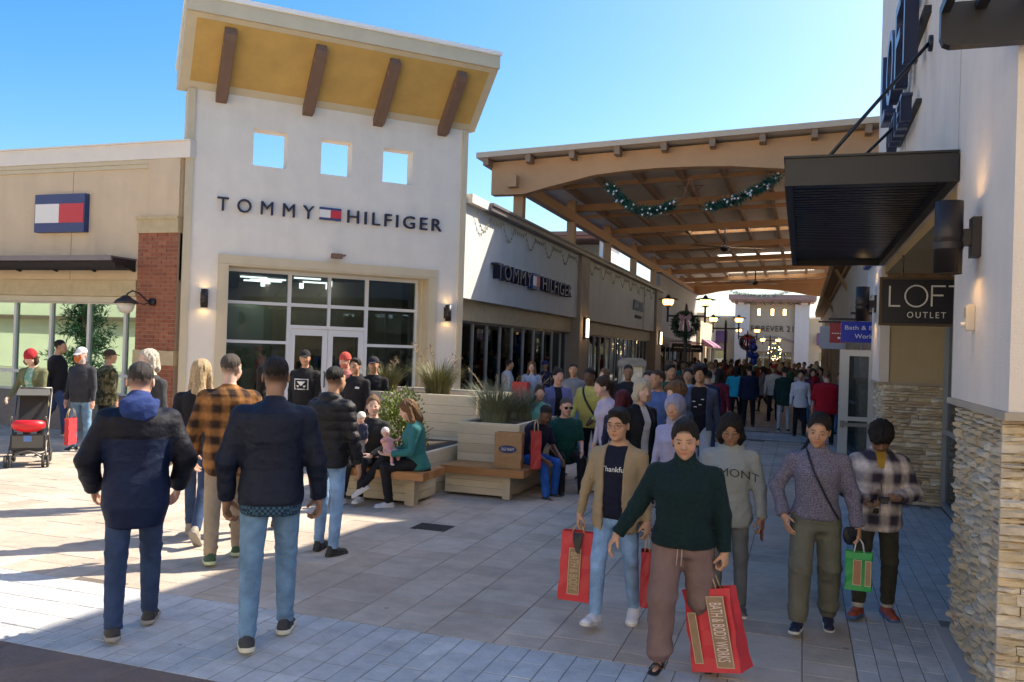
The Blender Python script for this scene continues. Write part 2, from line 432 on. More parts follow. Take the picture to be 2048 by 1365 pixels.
# arm / leg directions: (outward, forward, up); foot: (pitch down, toe out)
POSES = {
 'stand': dict(armR=((.16, .02, -1), (.1, .18, -1)), armL=((.16, .02, -1), (.1, .18, -1)), legR=((.05, .03, -1), (.03, -.04, -1)), legL=((.05, .0, -1), (.03, -.02, -1)), feet=((0, .2), (0, .2))),
 'walkR': dict(armR=((.14, -.3, -1), (.08, .0, -1)), armL=((.14, .28, -1), (.06, .55, -1)), legR=((.02, .42, -1), (.0, .08, -1)), legL=((.02, -.2, -1), (0, -.72, -1)), feet=((-.12, .1), (.75, .1))),
 'walkL': dict(armL=((.14, -.3, -1), (.08, .0, -1)), armR=((.14, .28, -1), (.06, .55, -1)), legL=((.02, .42, -1), (.0, .08, -1)), legR=((.02, -.2, -1), (0, -.72, -1)), feet=((.75, .1), (-.12, .1))),
 'sit': dict(armR=((.15, .25, -1), (-.2, .9, -.25)), armL=((.15, .25, -1), (-.2, .9, -.25)), legR=((.12, 1, -.05), (.0, .12, -1)), legL=((.12, 1, -.05), (.0, .1, -1)), feet=((0, .15), (0, .15))),
}
def skeleton(H, P, w=1.):
    J = {}; s = H
    tw = P.get('twist', 0.); T = rotm(tw, 0, 0)
    lean = P.get('lean', (0, .03)); ax = nrm((lean[0], lean[1], 1)); rt = T[:, 0]; rt = nrm(rt-ax*(rt@ax)); fw = np.cross(ax, rt)
    J['ax'], J['rt'], J['fw'] = ax, rt, fw
    pel = np.zeros(3); J['pel'] = pel
    nb = pel+ax*.295*s; J['neck'] = nb
    sw = P.get('shw', 1.)
    for sd, sg in (('R', 1), ('L', -1)):
        sh = pel+ax*.247*s+rt*sg*.104*s*sw*w**.5+fw*P.get('shf', .0)*s; J['sh'+sd] = sh
        up, fo = P['arm'+sd]
        def cv(v): v = nrm(v); return rt*v[0]*sg+fw*v[1]+np.array([0, 0, 1.])*v[2]
        u = nrm(cv(up)); f = nrm(cv(fo)); J['el'+sd] = sh+u*.163*s; J['wr'+sd] = J['el'+sd]+f*.142*s; J['hd'+sd] = f
        hip = np.array([sg*.05*s*w**.5, 0, -.012*s]); J['hip'+sd] = hip
        th, shn = P['leg'+sd]
        def cl(v): v = nrm(v); return np.array([v[0]*sg, v[1], v[2]])
        J['kn'+sd] = hip+cl(th)*.243*s; J['an'+sd] = J['kn'+sd]+cl(shn)*.242*s; J['shin'+sd] = cl(shn)
        i = 0 if sd == 'R' else 1
        pt, to = P['feet'][i]; J['ft'+sd] = rotm(sg*to, pt, 0)
    hd = P.get('head', (0, 0, 0)); Hm = rotm(hd[0]+tw*.5, hd[1], hd[2]); J['Hm'] = Hm
    nk = nrm(ax+fw*(.12+.25*math.sin(max(0, hd[1])))); J['hc'] = nb+nk*.092*s+Hm[:, 1]*.010*s
    fs = H/1.72
    low = 1e9
    for sd in 'RL':
        for q in ((0, -.05, -.078), (0, .17, -.078)):
            low = min(low, (J['an'+sd]+J['ft'+sd]@np.array(q)*fs)[2])
    return J, low
def hand(V, wr, d, t, n, fs, curl, fine=True, spread=1.):
    """palm, four unequal bent fingers and a thumb leaving the side of the palm"""
    d, t, n = nrm(d), nrm(t), nrm(n); Rm = np.stack([t, n, d], 1)
    V.cone(wr-d*.02*fs, wr+d*.02*fs, .026*fs, .027*fs, .015)
    V.ell(wr+d*.052*fs, (.041*fs, .017*fs, .05*fs), Rm, .012)
    if not fine:
        V.ell(wr+d*.1*fs+n*(.012+.02*curl)*fs, (.036*fs, .016*fs, .05*fs*(1-.35*curl)), Rm, .012)
        V.cone(wr+d*.03*fs+t*.03*fs, wr+d*.085*fs+t*.05*fs+n*.01*fs, .014*fs, .011*fs, .01)
        return
    for i, (o, L) in enumerate(((.031, .95), (.0105, 1.06), (-.0105, 1.), (-.030, .8))):
        p = wr+(d*(.094-.004*abs(i-1.3))+t*o)*fs; a = .15+curl*(.55+.08*i); dd = nrm(d+t*o*(2.2*spread)*(1-curl))
        for L_, r0, r1 in ((.043, .0095, .0088), (.027, .0088, .008), (.022, .008, .0068)):
            q = nrm(dd*math.cos(a)+n*math.sin(a)); e = p+q*L_*L*fs; V.cone(p, e, r0*fs, r1*fs, .0035); p = e; a += .12+curl*1.05
    p = wr+(d*.022+t*.026+n*.006)*fs; q = nrm(d*.72+t*.62*(1-.5*curl)+n*(.25+.5*curl)); e = p+q*.046*fs
    V.cone(p, e, .0155*fs, .0115*fs, .008); q2 = nrm(q*.8+n*.4*curl+d*.35); V.cone(e, e+q2*.032*fs, .0112*fs, .009*fs, .004)
def armframe(J, sd, P):
    sg = 1 if sd == 'R' else -1; d = J['hd'+sd]
    ov = P.get('palm'+sd)
    n = (J['rt']*ov[0]*sg+J['fw']*ov[1]+np.array([0, 0, 1.])*ov[2]) if ov else -J['rt']*sg*.85-J['fw']*.35
    n = nrm(n-d*(n@d)); t = np.cross(d, n)*sg
    if not ov and t@J['fw'] < 0: t = -t
    return d, t, n
TORSO = dict(
 m=dict(h=(-.13, -.07, 0, .06, .12, .19, .235, .262, .28, .305), a=(.07, .088, .086, .08, .083, .092, .094, .082, .056, .036), b=(.058, .068, .064, .06, .063, .07, .062, .05, .042, .036), c=(-.004, -.006, 0, .006, .006, .004, -.004, -.008, -.008, -.006)),
 f=dict(h=(-.13, -.07, 0, .06, .12, .19, .235, .262, .28, .305), a=(.08, .097, .087, .072, .075, .083, .084, .074, .05, .034), b=(.064, .073, .064, .056, .062, .074, .06, .048, .04, .034), c=(-.008, -.01, 0, .006, .01, .012, .0, -.006, -.006, -.004)))
def torso(V, J, s, sex, w, belly, ease, lo, hi=.305, k=.03, neckease=0., flare=0.):
    T = TORSO[sex]; h = np.array(T['h']); hh = np.unique(np.clip(np.concatenate([[lo], h[(h > lo) & (h < hi)], [hi]]), lo, hi))
    a = np.interp(hh, h, T['a'])*s*w; b = np.interp(hh, h, T['b'])*s*w; c = np.interp(hh, h, T['c'])*s
    bl = np.exp(-((hh-.05)/.085)**2)*belly; b = b+bl*.03*s; c = c+bl*.028*s; a = a+bl*.012*s
    e = np.where(hh > .27, ease*.5+neckease, ease)+flare*np.clip(.1-hh, 0, 1)
    V.loft(J['pel'], J['ax'], J['rt'], J['fw'], hh*s, a+e, b+e*.95, c, k)
def bounds(J, s, pad=.16):
    P = np.array([J[k] for k in J if k[:2] in ('sh', 'el', 'wr', 'hi', 'kn', 'an', 'pe', 'hc', 'ne') and np.shape(J[k]) == (3,) and not k.startswith('shin')])
    return P.min(0)-pad, P.max(0)+pad
SKIN = {}
def skinmat():
    if 'skin' in MATS: return MATS['skin']
    m, t, b = nodes('skin'); at = t.nodes.new('ShaderNodeAttribute'); at.attribute_name = 'tint'
    t.links.new(at.outputs['Color'], b.inputs['Base Color']); b.inputs['Roughness'].default_value = .48
    b.inputs['Specular IOR Level'].default_value = .4
    b.inputs['Subsurface Weight'].default_value = .08; b.inputs['Subsurface Scale'].default_value = .02
    b.inputs['Subsurface Radius'].default_value = (1, .4, .25)
    MATS['skin'] = m; return m
def hairmat(col):
    nm = 'hair_%02d_%02d_%02d' % tuple(int(c*99) for c in col)
    if nm in MATS: return MATS[nm]
    m, t, b = nodes(nm); N, L = t.nodes, t.links
    tc = N.new('ShaderNodeTexCoord'); mp = N.new('ShaderNodeMapping'); mp.inputs['Scale'].default_value = (12, 12, 1.6); L.new(tc.outputs['Object'], mp.inputs[0])
    nz = N.new('ShaderNodeTexNoise'); nz.inputs['Scale'].default_value = 26; nz.inputs['Detail'].default_value = 4; L.new(mp.outputs[0], nz.inputs['Vector'])
    mr = N.new('ShaderNodeMapRange'); mr.inputs['From Min'].default_value = .3; mr.inputs['From Max'].default_value = .7; mr.inputs['To Min'].default_value = .45; mr.inputs['To Max'].default_value = 1.6
    L.new(nz.outputs['Fac'], mr.inputs['Value'])
    vm = N.new('ShaderNodeVectorMath'); vm.operation = 'SCALE'; vm.inputs[0].default_value = col; L.new(mr.outputs[0], vm.inputs['Scale']); L.new(vm.outputs[0], b.inputs['Base Color'])
    bp = N.new('ShaderNodeBump'); bp.inputs['Strength'].default_value = 1.; bp.inputs['Distance'].default_value = .01; L.new(nz.outputs['Fac'], bp.inputs['Height']); L.new(bp.outputs[0], b.inputs['Normal'])
    b.inputs['Roughness'].default_value = .55; b.inputs['Specular IOR Level'].default_value = .28
    MATS[nm] = m; return m
def head_prims(V, hc, Hm, fs, sex, fine):
    def E(c, r, k=.012, op='u', rot=None):
        V.ell(hc+Hm@(np.array(c)*fs), np.array(r)*fs, Hm if rot is None else Hm@rot, k*fs, op)
    def Cn(a, b, ra, rb, k=.01): V.cone(hc+Hm@(np.array(a)*fs), hc+Hm@(np.array(b)*fs), ra*fs, rb*fs, k*fs)
    E((0, -.012, .035), (.074, .094, .083)); E((0, .012, -.01), (.067, .078, .075), .02)
    jw = .056 if sex == 'm' else .0505
    E((0, .03, -.055), (jw, .052, .052), .03); E((0, .066, -.088), (.024, .02, .02) if sex == 'm' else (.017, .017, .018), .022)
    if fine:
        ck = .024 if sex == 'm' else .029
        E((.034, .058, -.028), (ck, .021, ck*.85), .02); E((-.034, .058, -.028), (ck, .021, ck*.85), .02)
        if sex == 'm': E((0, .074, .034), (.048, .016, .012), .018)
        for sg in (1, -1):
            E((sg*.031, .098, .012), (.019, .016, .011), .01, 's'); E((sg*.03, .075, .010), (.016, .014, .011), .005)
            E((sg*.03, .0795, .0165), (.0165, .0115, .0055), .003)
            E((sg*.076, -.006, -.006), (.009, .017, .031), .007); E((sg*.0135, .092, -.024), (.0075, .009, .0065), .005)
        Cn((0, .082, .018), (0, .104, -.02), .0065, .0105, .012)
        E((0, .0855, -.0475), (.022, .009, .0055), .006); E((0, .084, -.0575), (.019, .0095, .0065), .006)
        Cn((-.02, .094, -.0525), (.02, .094, -.0525), .001, .001, .004)
    else:
        Cn((0, .08, .015), (0, .1, -.02), .009, .012, .015)
        for sg in (1, -1): E((sg*.076, -.006, -.006), (.012, .017, .03), .01)
def facecolor(V, hc, Hm, fs, skin, sp):
    L = ((V-hc)@Hm)/fs; c = np.tile(np.array(skin, float), (len(V), 1))
    n = (np.sin(V@np.array([61., 43, 37]))+np.sin(V@np.array([-37., 71, 53])))*.02+1; c *= n[:, None]
    def blob(ce, r): return np.clip(1.25-np.sqrt((((L-np.array(ce))/np.array(r))**2).sum(1)), 0, 1)
    lip = blob((0, .095, -.0525), (.024, .016, .0115)); lc = np.array(sp.get('lip', (skin[0]*.75, skin[1]*.42, skin[2]*.42)))
    c = c*(1-lip[:, None]*.8)+lc*lip[:, None]*.8
    for sg in (1, -1):
        k = blob((sg*.04, .075, -.022), (.026, .025, .02))*.25; c = c*(1-k[:, None])+np.array((skin[0]*1.02, skin[1]*.68, skin[2]*.62))*k[:, None]
    k = blob((0, .105, -.018), (.017, .014, .014))*.2; c = c*(1-k[:, None])+np.array((skin[0], skin[1]*.65, skin[2]*.6))*k[:, None]
    if sp.get('beard'):
        k = np.clip((-.035-L[:, 2])/.012, 0, 1)*np.clip((L[:, 1]+.01)/.02, 0, 1)*np.clip((L[:, 2]+.125)/.015, 0, 1)*(1-blob((0, .1, -.0525), (.02, .02, .009)))*sp['beard']
        c = c*(1-k[:, None])+np.array(sp.get('hair', (.02, .015, .012)))*k[:, None]
    if sp.get('fade'):
        sd_ = np.clip((L[:, 2]+.06-.05*np.clip((L[:, 1]+.03)/.06, 0, 1))/.05, 0, 1)*np.clip((.03-L[:, 1])/.02, 0, 1)
        ft = np.clip((L[:, 2]-.066+.25*np.abs(L[:, 0]))/.014, 0, 1)
        k = np.clip(np.maximum(sd_*(1-np.clip((np.abs(L[:, 0])-.074)/.004, 0, 1)*(L[:, 2] < .02)), ft), 0, 1)*sp['fade']
        c = c*(1-k[:, None])+np.array(sp.get('hair', (.02, .015, .012)))*k[:, None]
    return c
def do_hair(kind, J, fs, h, col, par, seed, m=None, fine=True):
    """hair as one raised, strand-combed surface round the skull"""
    hc, Hm = J['hc'], J['Hm']
    fine_ = fine
    down = {'long': .42, 'ponytail': .36, 'bob': .17, 'hood': .1}.get(kind, .16)
    V = Vol(hc-np.array([.17, .2, down])*fs, hc+np.array([.17, .19, .2])*fs, h)
    def E(c, r, k=.012, op='u'): V.ell(hc+Hm@(np.array(c)*fs), np.array(r)*fs, Hm, k*fs, op)
    def Cn(a, b, ra, rb, k=.015): V.cone(hc+Hm@(np.array(a)*fs), hc+Hm@(np.array(b)*fs), ra*fs, rb*fs, k*fs)
    amp = .004; nm = 'hair'
    if kind in ('short', 'crew'):
        t = .003 if kind == 'crew' else .010
        if kind == 'crew': E((0, -.018, .046), (.0765, .094, .082))
        else: E((0, -.017, .042), (.074+t*.8, .091+t, .081+t)); E((0, -.03, .0), (.07+t*.5, .066+t*.5, .05))
        if kind == 'short': E((0, .045, .098), (.055, .045, .028), .02)
        E((0, .122, -.035), (.098, .086, .134), .008, 's'); E((0, .02, -.105), (.12, .12, .07), .015, 's')
    elif kind == 'mop':
        E((0, -.012, .045), (.094, .112, .1)); E((0, .05, .07), (.075, .06, .045), .02); E((.03, .085, .05), (.05, .03, .03), .02); E((0, .0, .0), (.086, .09, .05))
        E((0, .122, -.04), (.07, .075, .1), .01, 's'); E((0, .04, -.11), (.12, .13, .08), .015, 's'); amp = .009
    elif kind in ('bun', 'ponytail', 'tied'):
        E((0, -.020, .045), (.0835, .100, .092)); E((0, -.032, .0), (.0795, .074, .062))
        E((0, .122, -.03), (.084, .092, .150), .010, 's'); E((0, .04, -.1), (.12, .12, .07), .015, 's')
        if kind == 'bun': E((0, -.075, .115), (.042, .042, .036), .008)
        if kind == 'tied':
            for sg in (1, -1): Cn((sg*.066, -.01, .03), (sg*.069, -.022, -.04), .02, .013, .02)
            E((0, -.085, .10), (.036, .036, .034), .012); E((0, .02, .115), (.05, .05, .022), .03)
        else: Cn((0, -.1, .04), (0, -.15, .0), .025, .034); Cn((0, -.15, .0), (.04, -.12, -.12), .034, .032); Cn((.04, -.12, -.12), (.085, -.02, -.2), .032, .024); Cn((.085, -.02, -.2), (.09, .03, -.28), .024, .008)
    elif kind in ('long', 'bob', 'side'):
        E((0, -.014, .04), (.088, .108, .095)); b = {'long': -.26, 'bob': -.11, 'side': -.2}[kind]
        for sg in (1, -1):
            Cn((sg*.062, -.01, .02), (sg*.078, .004, b*.6), .032, .034); Cn((sg*.078, .004, b*.6), (sg*.07, .02, b), .034, .016)
        Cn((0, -.07, .0), (0, -.085, b*.7), .06, .062); Cn((0, -.085, b*.7), (0, -.08, b), .062, .035)
        E((0, .125, -.05), (.064, .092, .138), .012, 's'); amp = .008
    elif kind == 'hoodup':
        E((0, -.02, .03), (.104, .12, .118)); Cn((0, -.06, -.05), (0, -.05, -.13), .085, .1, .03)
        E((0, .13, -.02), (.068, .09, .098), .02, 's'); amp = .005; nm = 'hood'
    elif kind in ('beanie', 'cap'):
        nm = kind
        if kind == 'beanie':
            E((0, -.016, .05), (.088, .105, .095)); V.loft(hc+Hm@(np.array((0, -.016, .03))*fs), Hm[:, 2], Hm[:, 0], Hm[:, 1], np.array([-.02, -.012, .022, .03])*fs, np.array([.088, .093, .093, .088])*fs, np.array([.106, .111, .111, .106])*fs, np.zeros(4), .006, 2.)
            V.cut(hc+Hm@(np.array((0, 0, .008))*fs), -Hm[:, 2], .16); amp = .0025
        else:
            E((0, -.016, .045), (.084, .102, .088)); V.cut(hc+Hm@(np.array((0, 0, .032))*fs), -Hm[:, 2], .17)
            bk = -1 if kind == 'capback' else 1
            V.ell(hc+Hm@(np.array((0, .105, .036))*fs), np.array((.068, .065, .006))*fs, Hm@rotm(0, .22, 0), .006*fs); amp = 0
    Vt, Q = V.surf(); Vt = relax(Vt, Q, 1, .4)
    if amp and fine_:
        N = vnormals(Vt, Q); L = (Vt-hc)@Hm; r = np.random.RandomState(seed)
        th = np.arctan2(L[:, 0], L[:, 1]+.02); hh = np.zeros(len(Vt))
        for q in (9, 17, 31): hh += np.sin(th*q+r.rand()*6+L[:, 2]*r.normal()*30+np.sin(L[:, 2]*40+r.rand()*6))/(1+q*.04)
        Vt = Vt+N*(hh*amp*.42*fs)[:, None]
    return link(nm, qmesh(nm, Vt, Q), m or hairmat(col), par)
def cloth(name, col, kind='plain', col2=None, rough=.85, sc=1.):
    if name in MATS: return MATS[name]
    m, t, b = nodes(name); N, L = t.nodes, t.links
    tc = N.new('ShaderNodeTexCoord'); O = tc.outputs['Object']
    def noise(scale, detail=3, vec=None):
        n = N.new('ShaderNodeTexNoise'); n.inputs['Scale'].default_value = scale; n.inputs['Detail'].default_value = detail
        L.new(vec or O, n.inputs['Vector']); return n.outputs['Fac']
    def mrange(src, a, b_, c, d):
        r = N.new('ShaderNodeMapRange'); r.inputs['From Min'].default_value = a; r.inputs['From Max'].default_value = b_
        r.inputs['To Min'].default_value = c; r.inputs['To Max'].default_value = d; L.new(src, r.inputs['Value']); return r.outputs[0]
    def mixc(f, A, B):
        x = N.new('ShaderNodeMix'); x.data_type = 'RGBA'
        if isinstance(f, float): x.inputs[0].default_value = f
        else: L.new(f, x.inputs[0])
        for i, q in ((6, A), (7, B)):
            if isinstance(q, tuple): x.inputs[i].default_value = (*q, 1)
            else: L.new(q, x.inputs[i])
        return x.outputs[2]
    def scale(c, f):
        v = N.new('ShaderNodeVectorMath'); v.operation = 'SCALE'
        if isinstance(c, tuple): v.inputs[0].default_value = c
        else: L.new(c, v.inputs[0])
        L.new(f, v.inputs['Scale']); return v.outputs[0]
    def math_(op, a, b_=None):
        q = N.new('ShaderNodeMath'); q.operation = op
        for i, z in enumerate((a, b_)):
            if z is None: continue
            if isinstance(z, (int, float)): q.inputs[i].default_value = z
            else: L.new(z, q.inputs[i])
        return q.outputs[0]
    base = col; height = noise(420, 2)
    if kind == 'denim':
        f = noise(9, 6); base = mixc(mrange(f, .35, .7, 0, 1), tuple(c*.8 for c in col), tuple(min(1, c*1.35) for c in col))
        base = scale(base, mrange(noise(600, 1), .3, .7, .75, 1.25))
    elif kind in ('knit', 'speckle'):
        f = noise(210 if kind == 'knit' else 280, 3); base = mixc(mrange(f, .38, .62, 0, 1), col, col2 or tuple(c*2 for c in col)); height = noise(130, 2)
    elif kind == 'heather':
        base = scale(col, mrange(noise(300, 2), .3, .7, .82, 1.18))
    elif kind == 'camo':
        a = noise(13, 1); base = mixc(mrange(a, .47, .5, 0, 1), col, col2); base = mixc(mrange(noise(17, 1), .56, .58, 0, 1), base, (.03, .03, .02))
    elif kind == 'fleece':
        base = scale(col, mrange(noise(60, 5), .3, .7, .8, 1.25)); height = noise(90, 6)
    elif kind == 'plaid':
        sp = N.new('ShaderNodeSeparateXYZ'); L.new(O, sp.inputs[0])
        wx = math_('ADD', math_('MULTIPLY', sp.outputs[0], 1.), math_('MULTIPLY', sp.outputs[1], .55))
        def stripes(src, per, ph=0.):
            return math_('SINE', math_('ADD', math_('MULTIPLY', src, 6.2832/per), ph))
        A = mrange(stripes(wx, sc), -.5, .75, 0, 1); B = mrange(stripes(sp.outputs[2], sc*1.02), -.5, .75, 0, 1)
        s_ = math_('MULTIPLY', math_('ADD', A, B), .5)
        base = mixc(s_, col, col2); base = scale(base, mrange(noise(30, 4), .3, .7, .8, 1.2)); height = noise(160, 3)
    elif kind == 'check':
        ck = N.new('ShaderNodeTexChecker'); ck.inputs['Scale'].default_value = 60*sc; ck.inputs[1].default_value = (*col, 1); ck.inputs[2].default_value = (*col2, 1); L.new(O, ck.inputs[0]); base = ck.outputs[0]
    elif kind == 'floral':
        base = mixc(mrange(noise(26, 1), .55, .6, 0, 1), col, col2)
    else:
        base = scale(col, mrange(noise(7, 5), .3, .7, .84, 1.16))
    if isinstance(base, tuple): b.inputs['Base Color'].default_value = (*base, 1)
    else: L.new(base, b.inputs['Base Color'])
    b.inputs['Roughness'].default_value = rough; b.inputs['Specular IOR Level'].default_value = .25
    b.inputs['Sheen Weight'].default_value = .02 if rough > .6 else 0
    wr = noise(16, 4)
    hh = math_('ADD', math_('MULTIPLY', height, .25 if kind not in ('knit', 'fleece') else 1.), math_('MULTIPLY', wr, 1.6))
    wv = N.new('ShaderNodeTexNoise'); wv.noise_type = 'RIDGED_MULTIFRACTAL'; wv.inputs['Scale'].default_value = 7; wv.inputs['Detail'].default_value = 2.5; wv.inputs['Distortion'].default_value = .7
    mpw = N.new('ShaderNodeMapping'); mpw.inputs['Scale'].default_value = (1, 1, 1.9); L.new(O, mpw.inputs[0]); L.new(mpw.outputs[0], wv.inputs['Vector'])
    hh = math_('ADD', hh, math_('MULTIPLY', wv.outputs['Fac'], .9))
    bp = N.new('ShaderNodeBump'); bp.inputs['Strength'].default_value = .75; bp.inputs['Distance'].default_value = .012
    L.new(hh, bp.inputs['Height']); L.new(bp.outputs[0], b.inputs['Normal'])
    MATS[name] = m; return m
EYE = {}
def eyemesh(iris=(.03, .018, .012)):
    if 'm' in EYE: return EYE['m']
    b = MB(); n = 12; rings = [(math.sin(a)*.0112, math.cos(a)*.0112) for a in np.linspace(.001, math.pi, 10)]
    # axis along +Y : build along z then rotate
    b.lathe([(r, z) for r, z in rings], n=n)
    me = b.mesh('eye'); me.transform(Matrix.Rotation(-math.pi/2, 4, 'X'))
    me.materials.append(mat('eye_white', (.72, .66, .62), .25)); me.materials.append(mat('eye_iris', (.02, .012, .008), .12))
    for p in me.polygons:
        if p.center.y > .0085: p.material_index = 1
    me.shade_smooth(); EYE['m'] = me; return me
PEOPLE = []
def person(at, face, H=1.7, sex='m', w=1., belly=0., skin=(.42, .25, .17), hair=('short', (.02, .014, .01)), pose='stand', P=None,
           top=None, outer=None, bottom=None, shoes=None, tier=1, label='', group=None, seat=None, seed=1, extras=None, beard=0, fade=None, face_on=True, prop='person', yoff=0.):
    pz = dict(POSES[pose]); H = H*.985
    if P: pz.update(P)
    J, low = skeleton(H, pz, w); s = H; fs = H/1.72; hs_ = (H/1.72)**.5*1.02
    if fade is None: fade = .85 if hair and hair[0] in ('crew', 'short', 'cap', 'tied', 'bun', 'ponytail') else 0
    z0 = (seat+.098*fs) if seat is not None else -low
    for k in list(J):
        if k in ('pel', 'neck', 'hc') or k[:2] in ('sh', 'el', 'wr', 'hi', 'kn', 'an'):
            if not k.startswith('shin'): J[k] = J[k]+np.array([0, 0, z0+yoff])
    e = empty('person', label, 'person', (at[0], at[1], 0), -R_(face), group)
    lo, hi = bounds(J, s, .17*max(1., w)**1.4+.08*belly)
    lo = lo-.02; lo[2] = max(lo[2], -.03)
    hC = (.012, .016, .026)[tier]; hF = (.0048, .0085, .02)[tier]
    hc, Hm = J['hc'], J['Hm']
    fine = []
    if tier < 2: fine.append((hc-np.array([.1, .12, .14])*fs, hc+np.array([.1, .13, .13])*fs, hF))
    if tier == 0 and not pz.get('nohands'):
        for sd in 'RL':
            q = J['wr'+sd]+J['hd'+sd]*.09*fs; fine.append((q-.075*fs, q+.075*fs, .0068))
    # --- body
    V = Vol(lo, hi, hC, fine)
    torso(V, J, s, sex, w*.95, belly, -.012, -.06, k=.03)
    up = nrm(hc-J['neck'])
    V.cone(J['neck']-up*.02*s, hc-up*.05*fs-Hm[:, 1]*.012*fs, .052*fs*w**.4, .05*fs*w**.4, .03)
    for sd in 'RL':
        V.cone(J['neck']-J['ax']*.02*s, J['sh'+sd], .042*fs, .036*fs, .03); V.cone(J['sh'+sd], J['el'+sd], .04*fs, .032*fs, .02); V.cone(J['el'+sd], J['wr'+sd], .033*fs, .024*fs, .012)
        V.cone(J['hip'+sd], J['kn'+sd], .07*fs*w, .046*fs, .02); V.cone(J['kn'+sd], J['an'+sd], .044*fs, .03*fs, .015)
        F = J['ft'+sd]; a = J['an'+sd]
        V.cone(a+F@np.array((0, -.02, -.05))*fs, a+F@np.array((0, .13, -.058))*fs, .022*fs, .018*fs, .02)
        d, t, n = armframe(J, sd, pz)
        hand(V, J['wr'+sd], d, t, n, fs, pz.get('curl'+sd, .3), tier == 0)
    head_prims(V, hc, Hm, hs_, sex, tier < 2)
    Vt, Q = V.surf()
    if tier < 2: Vt = relax(Vt, Q, 1, .25)
    else: Vt = relax(Vt, Q, 1, .4)
    C = facecolor(Vt, hc, Hm, hs_, skin, dict(hair=hair[1] if hair else (.02, .015, .01), beard=beard, fade=fade, **({} if sex == 'm' else dict(lip=(skin[0]*.8, skin[1]*.34, skin[2]*.38)))))
    link('body', qmesh('body', Vt, Q, C), skinmat(), e)
    if tier == 0 and face_on:
        fs0 = fs; fs = hs_
        for sg in (1, -1):
            o = link('eye', eyemesh(), None, e); c = hc+Hm@(np.array((sg*.0305, .0775, .0100))*fs)
            o.matrix_basis = Matrix.Translation(Vector(c)) @ Matrix(Hm.tolist()).to_4x4() @ Matrix.Scale(fs*1.02, 4)
            b = MB(); pts = [hc+Hm@(np.array((sg*x, y, z))*fs) for x, y, z in ((.012, .0935, .030), (.027, .0935, .0335), (.042, .086, .0325), (.052, .075, .027))]
            eb = 1. if sex == 'm' else .62; b.tube(pts, [.0022*fs*eb, .0036*fs*eb, .003*fs*eb, .0012*fs*eb], 6); b.build('eyebrow', hairmat(tuple(c*.9 for c in (hair[1] if hair[0] not in ('beanie', 'cap', 'hoodup') else (.03, .02, .014)))), e, True)
            b = MB(); pts = [hc+Hm@(np.array((sg*x, y, z))*fs) for x, y, z in ((.0175, .0865, .0125), (.025, .0915, .0165), (.034, .0905, .0162), (.0425, .083, .0115))]
            b.tube(pts, [.0008*fs, .0015*fs, .0016*fs, .0009*fs], 5); b.build('lashes', mat('lash', (.012, .009, .008), .6), e, True)
    fs = H/1.72
    # --- hair, hat
    hh = (.0065, .009, .02)[tier]
    if hair:
        hm = hair[2] if len(hair) > 2 else None
        hob = do_hair(hair[0], J, hs_, hh, hair[1], e, seed, hm, tier < 2)
        if hair[0] in ('cap', 'beanie') and len(hair) > 3: do_hair(hair[3], J, hs_*.985, hh, hair[4], e, seed, None, tier < 2)
        if hair[0] == 'hoodup': do_hair('crew', J, hs_, hh, (.02, .014, .01), e, seed, None, tier < 2)
    hG = (.0088, .0125, .024)[tier]
    # --- garments on the upper body
    built = {}
    for nm, g in (('shirt', top), ('coat', outer)):
        if not g: continue
        ea = g.get('ease', .012); hem = g.get('hem', -.07)
        V = Vol(lo, hi, hG)
        torso(V, J, s, sex, w, belly, ea, hem, g.get('hi', .294), .028, neckease=g.get('ne', 0), flare=g.get('flare', 0))
        r = g.get('r', (.054, .046, .036))
        for sd in 'RL':
            a, b_, c = J['sh'+sd], J['el'+sd], J['wr'+sd]
            sl_ = g.get('sleeve', 1.)
            if nm == 'shirt' and outer and sl_ < .6: continue
            V.cone(J['neck']-J['ax']*.03*s, a-np.array([0, 0, .012]), .05*fs+ea*.5, r[0]*fs*.85, .04)
            V.cone(a-np.array([0, 0, .008]), a+(b_-a)*min(1, sl_*2 if sl_ < .5 else 1), r[0]*fs*w**.5, (r[1] if sl_ > .5 else r[0]*.93)*fs*w**.35, .045*fs)
            if sl_ > .5:
                end = b_+(c-b_)*min(1.02, (sl_-.5)*2.04); V.cone(b_, end, r[1]*fs*w**.35, r[2]*fs, .016)
                if g.get('puffcuff'): V.ell(end-J['hd'+sd]*.045*fs, np.array((.052, .052, .05))*fs, None, .03)
                V.cut(end, J['hd'+sd], r[2]*fs*1.7)
                if g.get('cuff'): V.cone(end-J['hd'+sd]*.02, end+J['hd'+sd]*.012, .031*fs, .030*fs, .006)
            else:
                ee = a+(b_-a)*min(1, sl_*2); V.cut(ee, nrm(b_-a), .085*fs)
        nb = J['neck']; up = nrm(hc-nb)
        if g.get('collar'):
            ch, cr = g['collar']; V.cone(nb-up*.03*s, nb+up*ch, cr*1.12, cr, .022); V.cut(nb+up*(ch+.004), up, cr*1.35)
        if g.get('hood'):
            q = nb-J['fw']*.055*fs+J['ax']*.012; Rm = np.stack([J['rt'], J['fw'], J['ax']], 1)
            V.ell(q, np.array((.105, .06, .05))*fs*g['hood'], Rm, .03); V.ell(q-J['fw']*.03*fs-J['ax']*.045*fs, np.array((.08, .04, .075))*fs*g['hood'], Rm, .03)
            for sg in (1, -1): V.cone(nb+J['rt']*sg*.07*fs-J['fw']*.02*fs, nb+J['rt']*sg*.045*fs+J['fw']*.055*fs-J['ax']*.045*fs, .033*fs, .02*fs, .02)
        if g.get('open'):
            V.slit(J, hem*s, g['open'], g['open']*g.get('lapel', .8))
        if g.get('band'):
            hz = hem; q = J['pel']+J['ax']*(hz+.015)*s
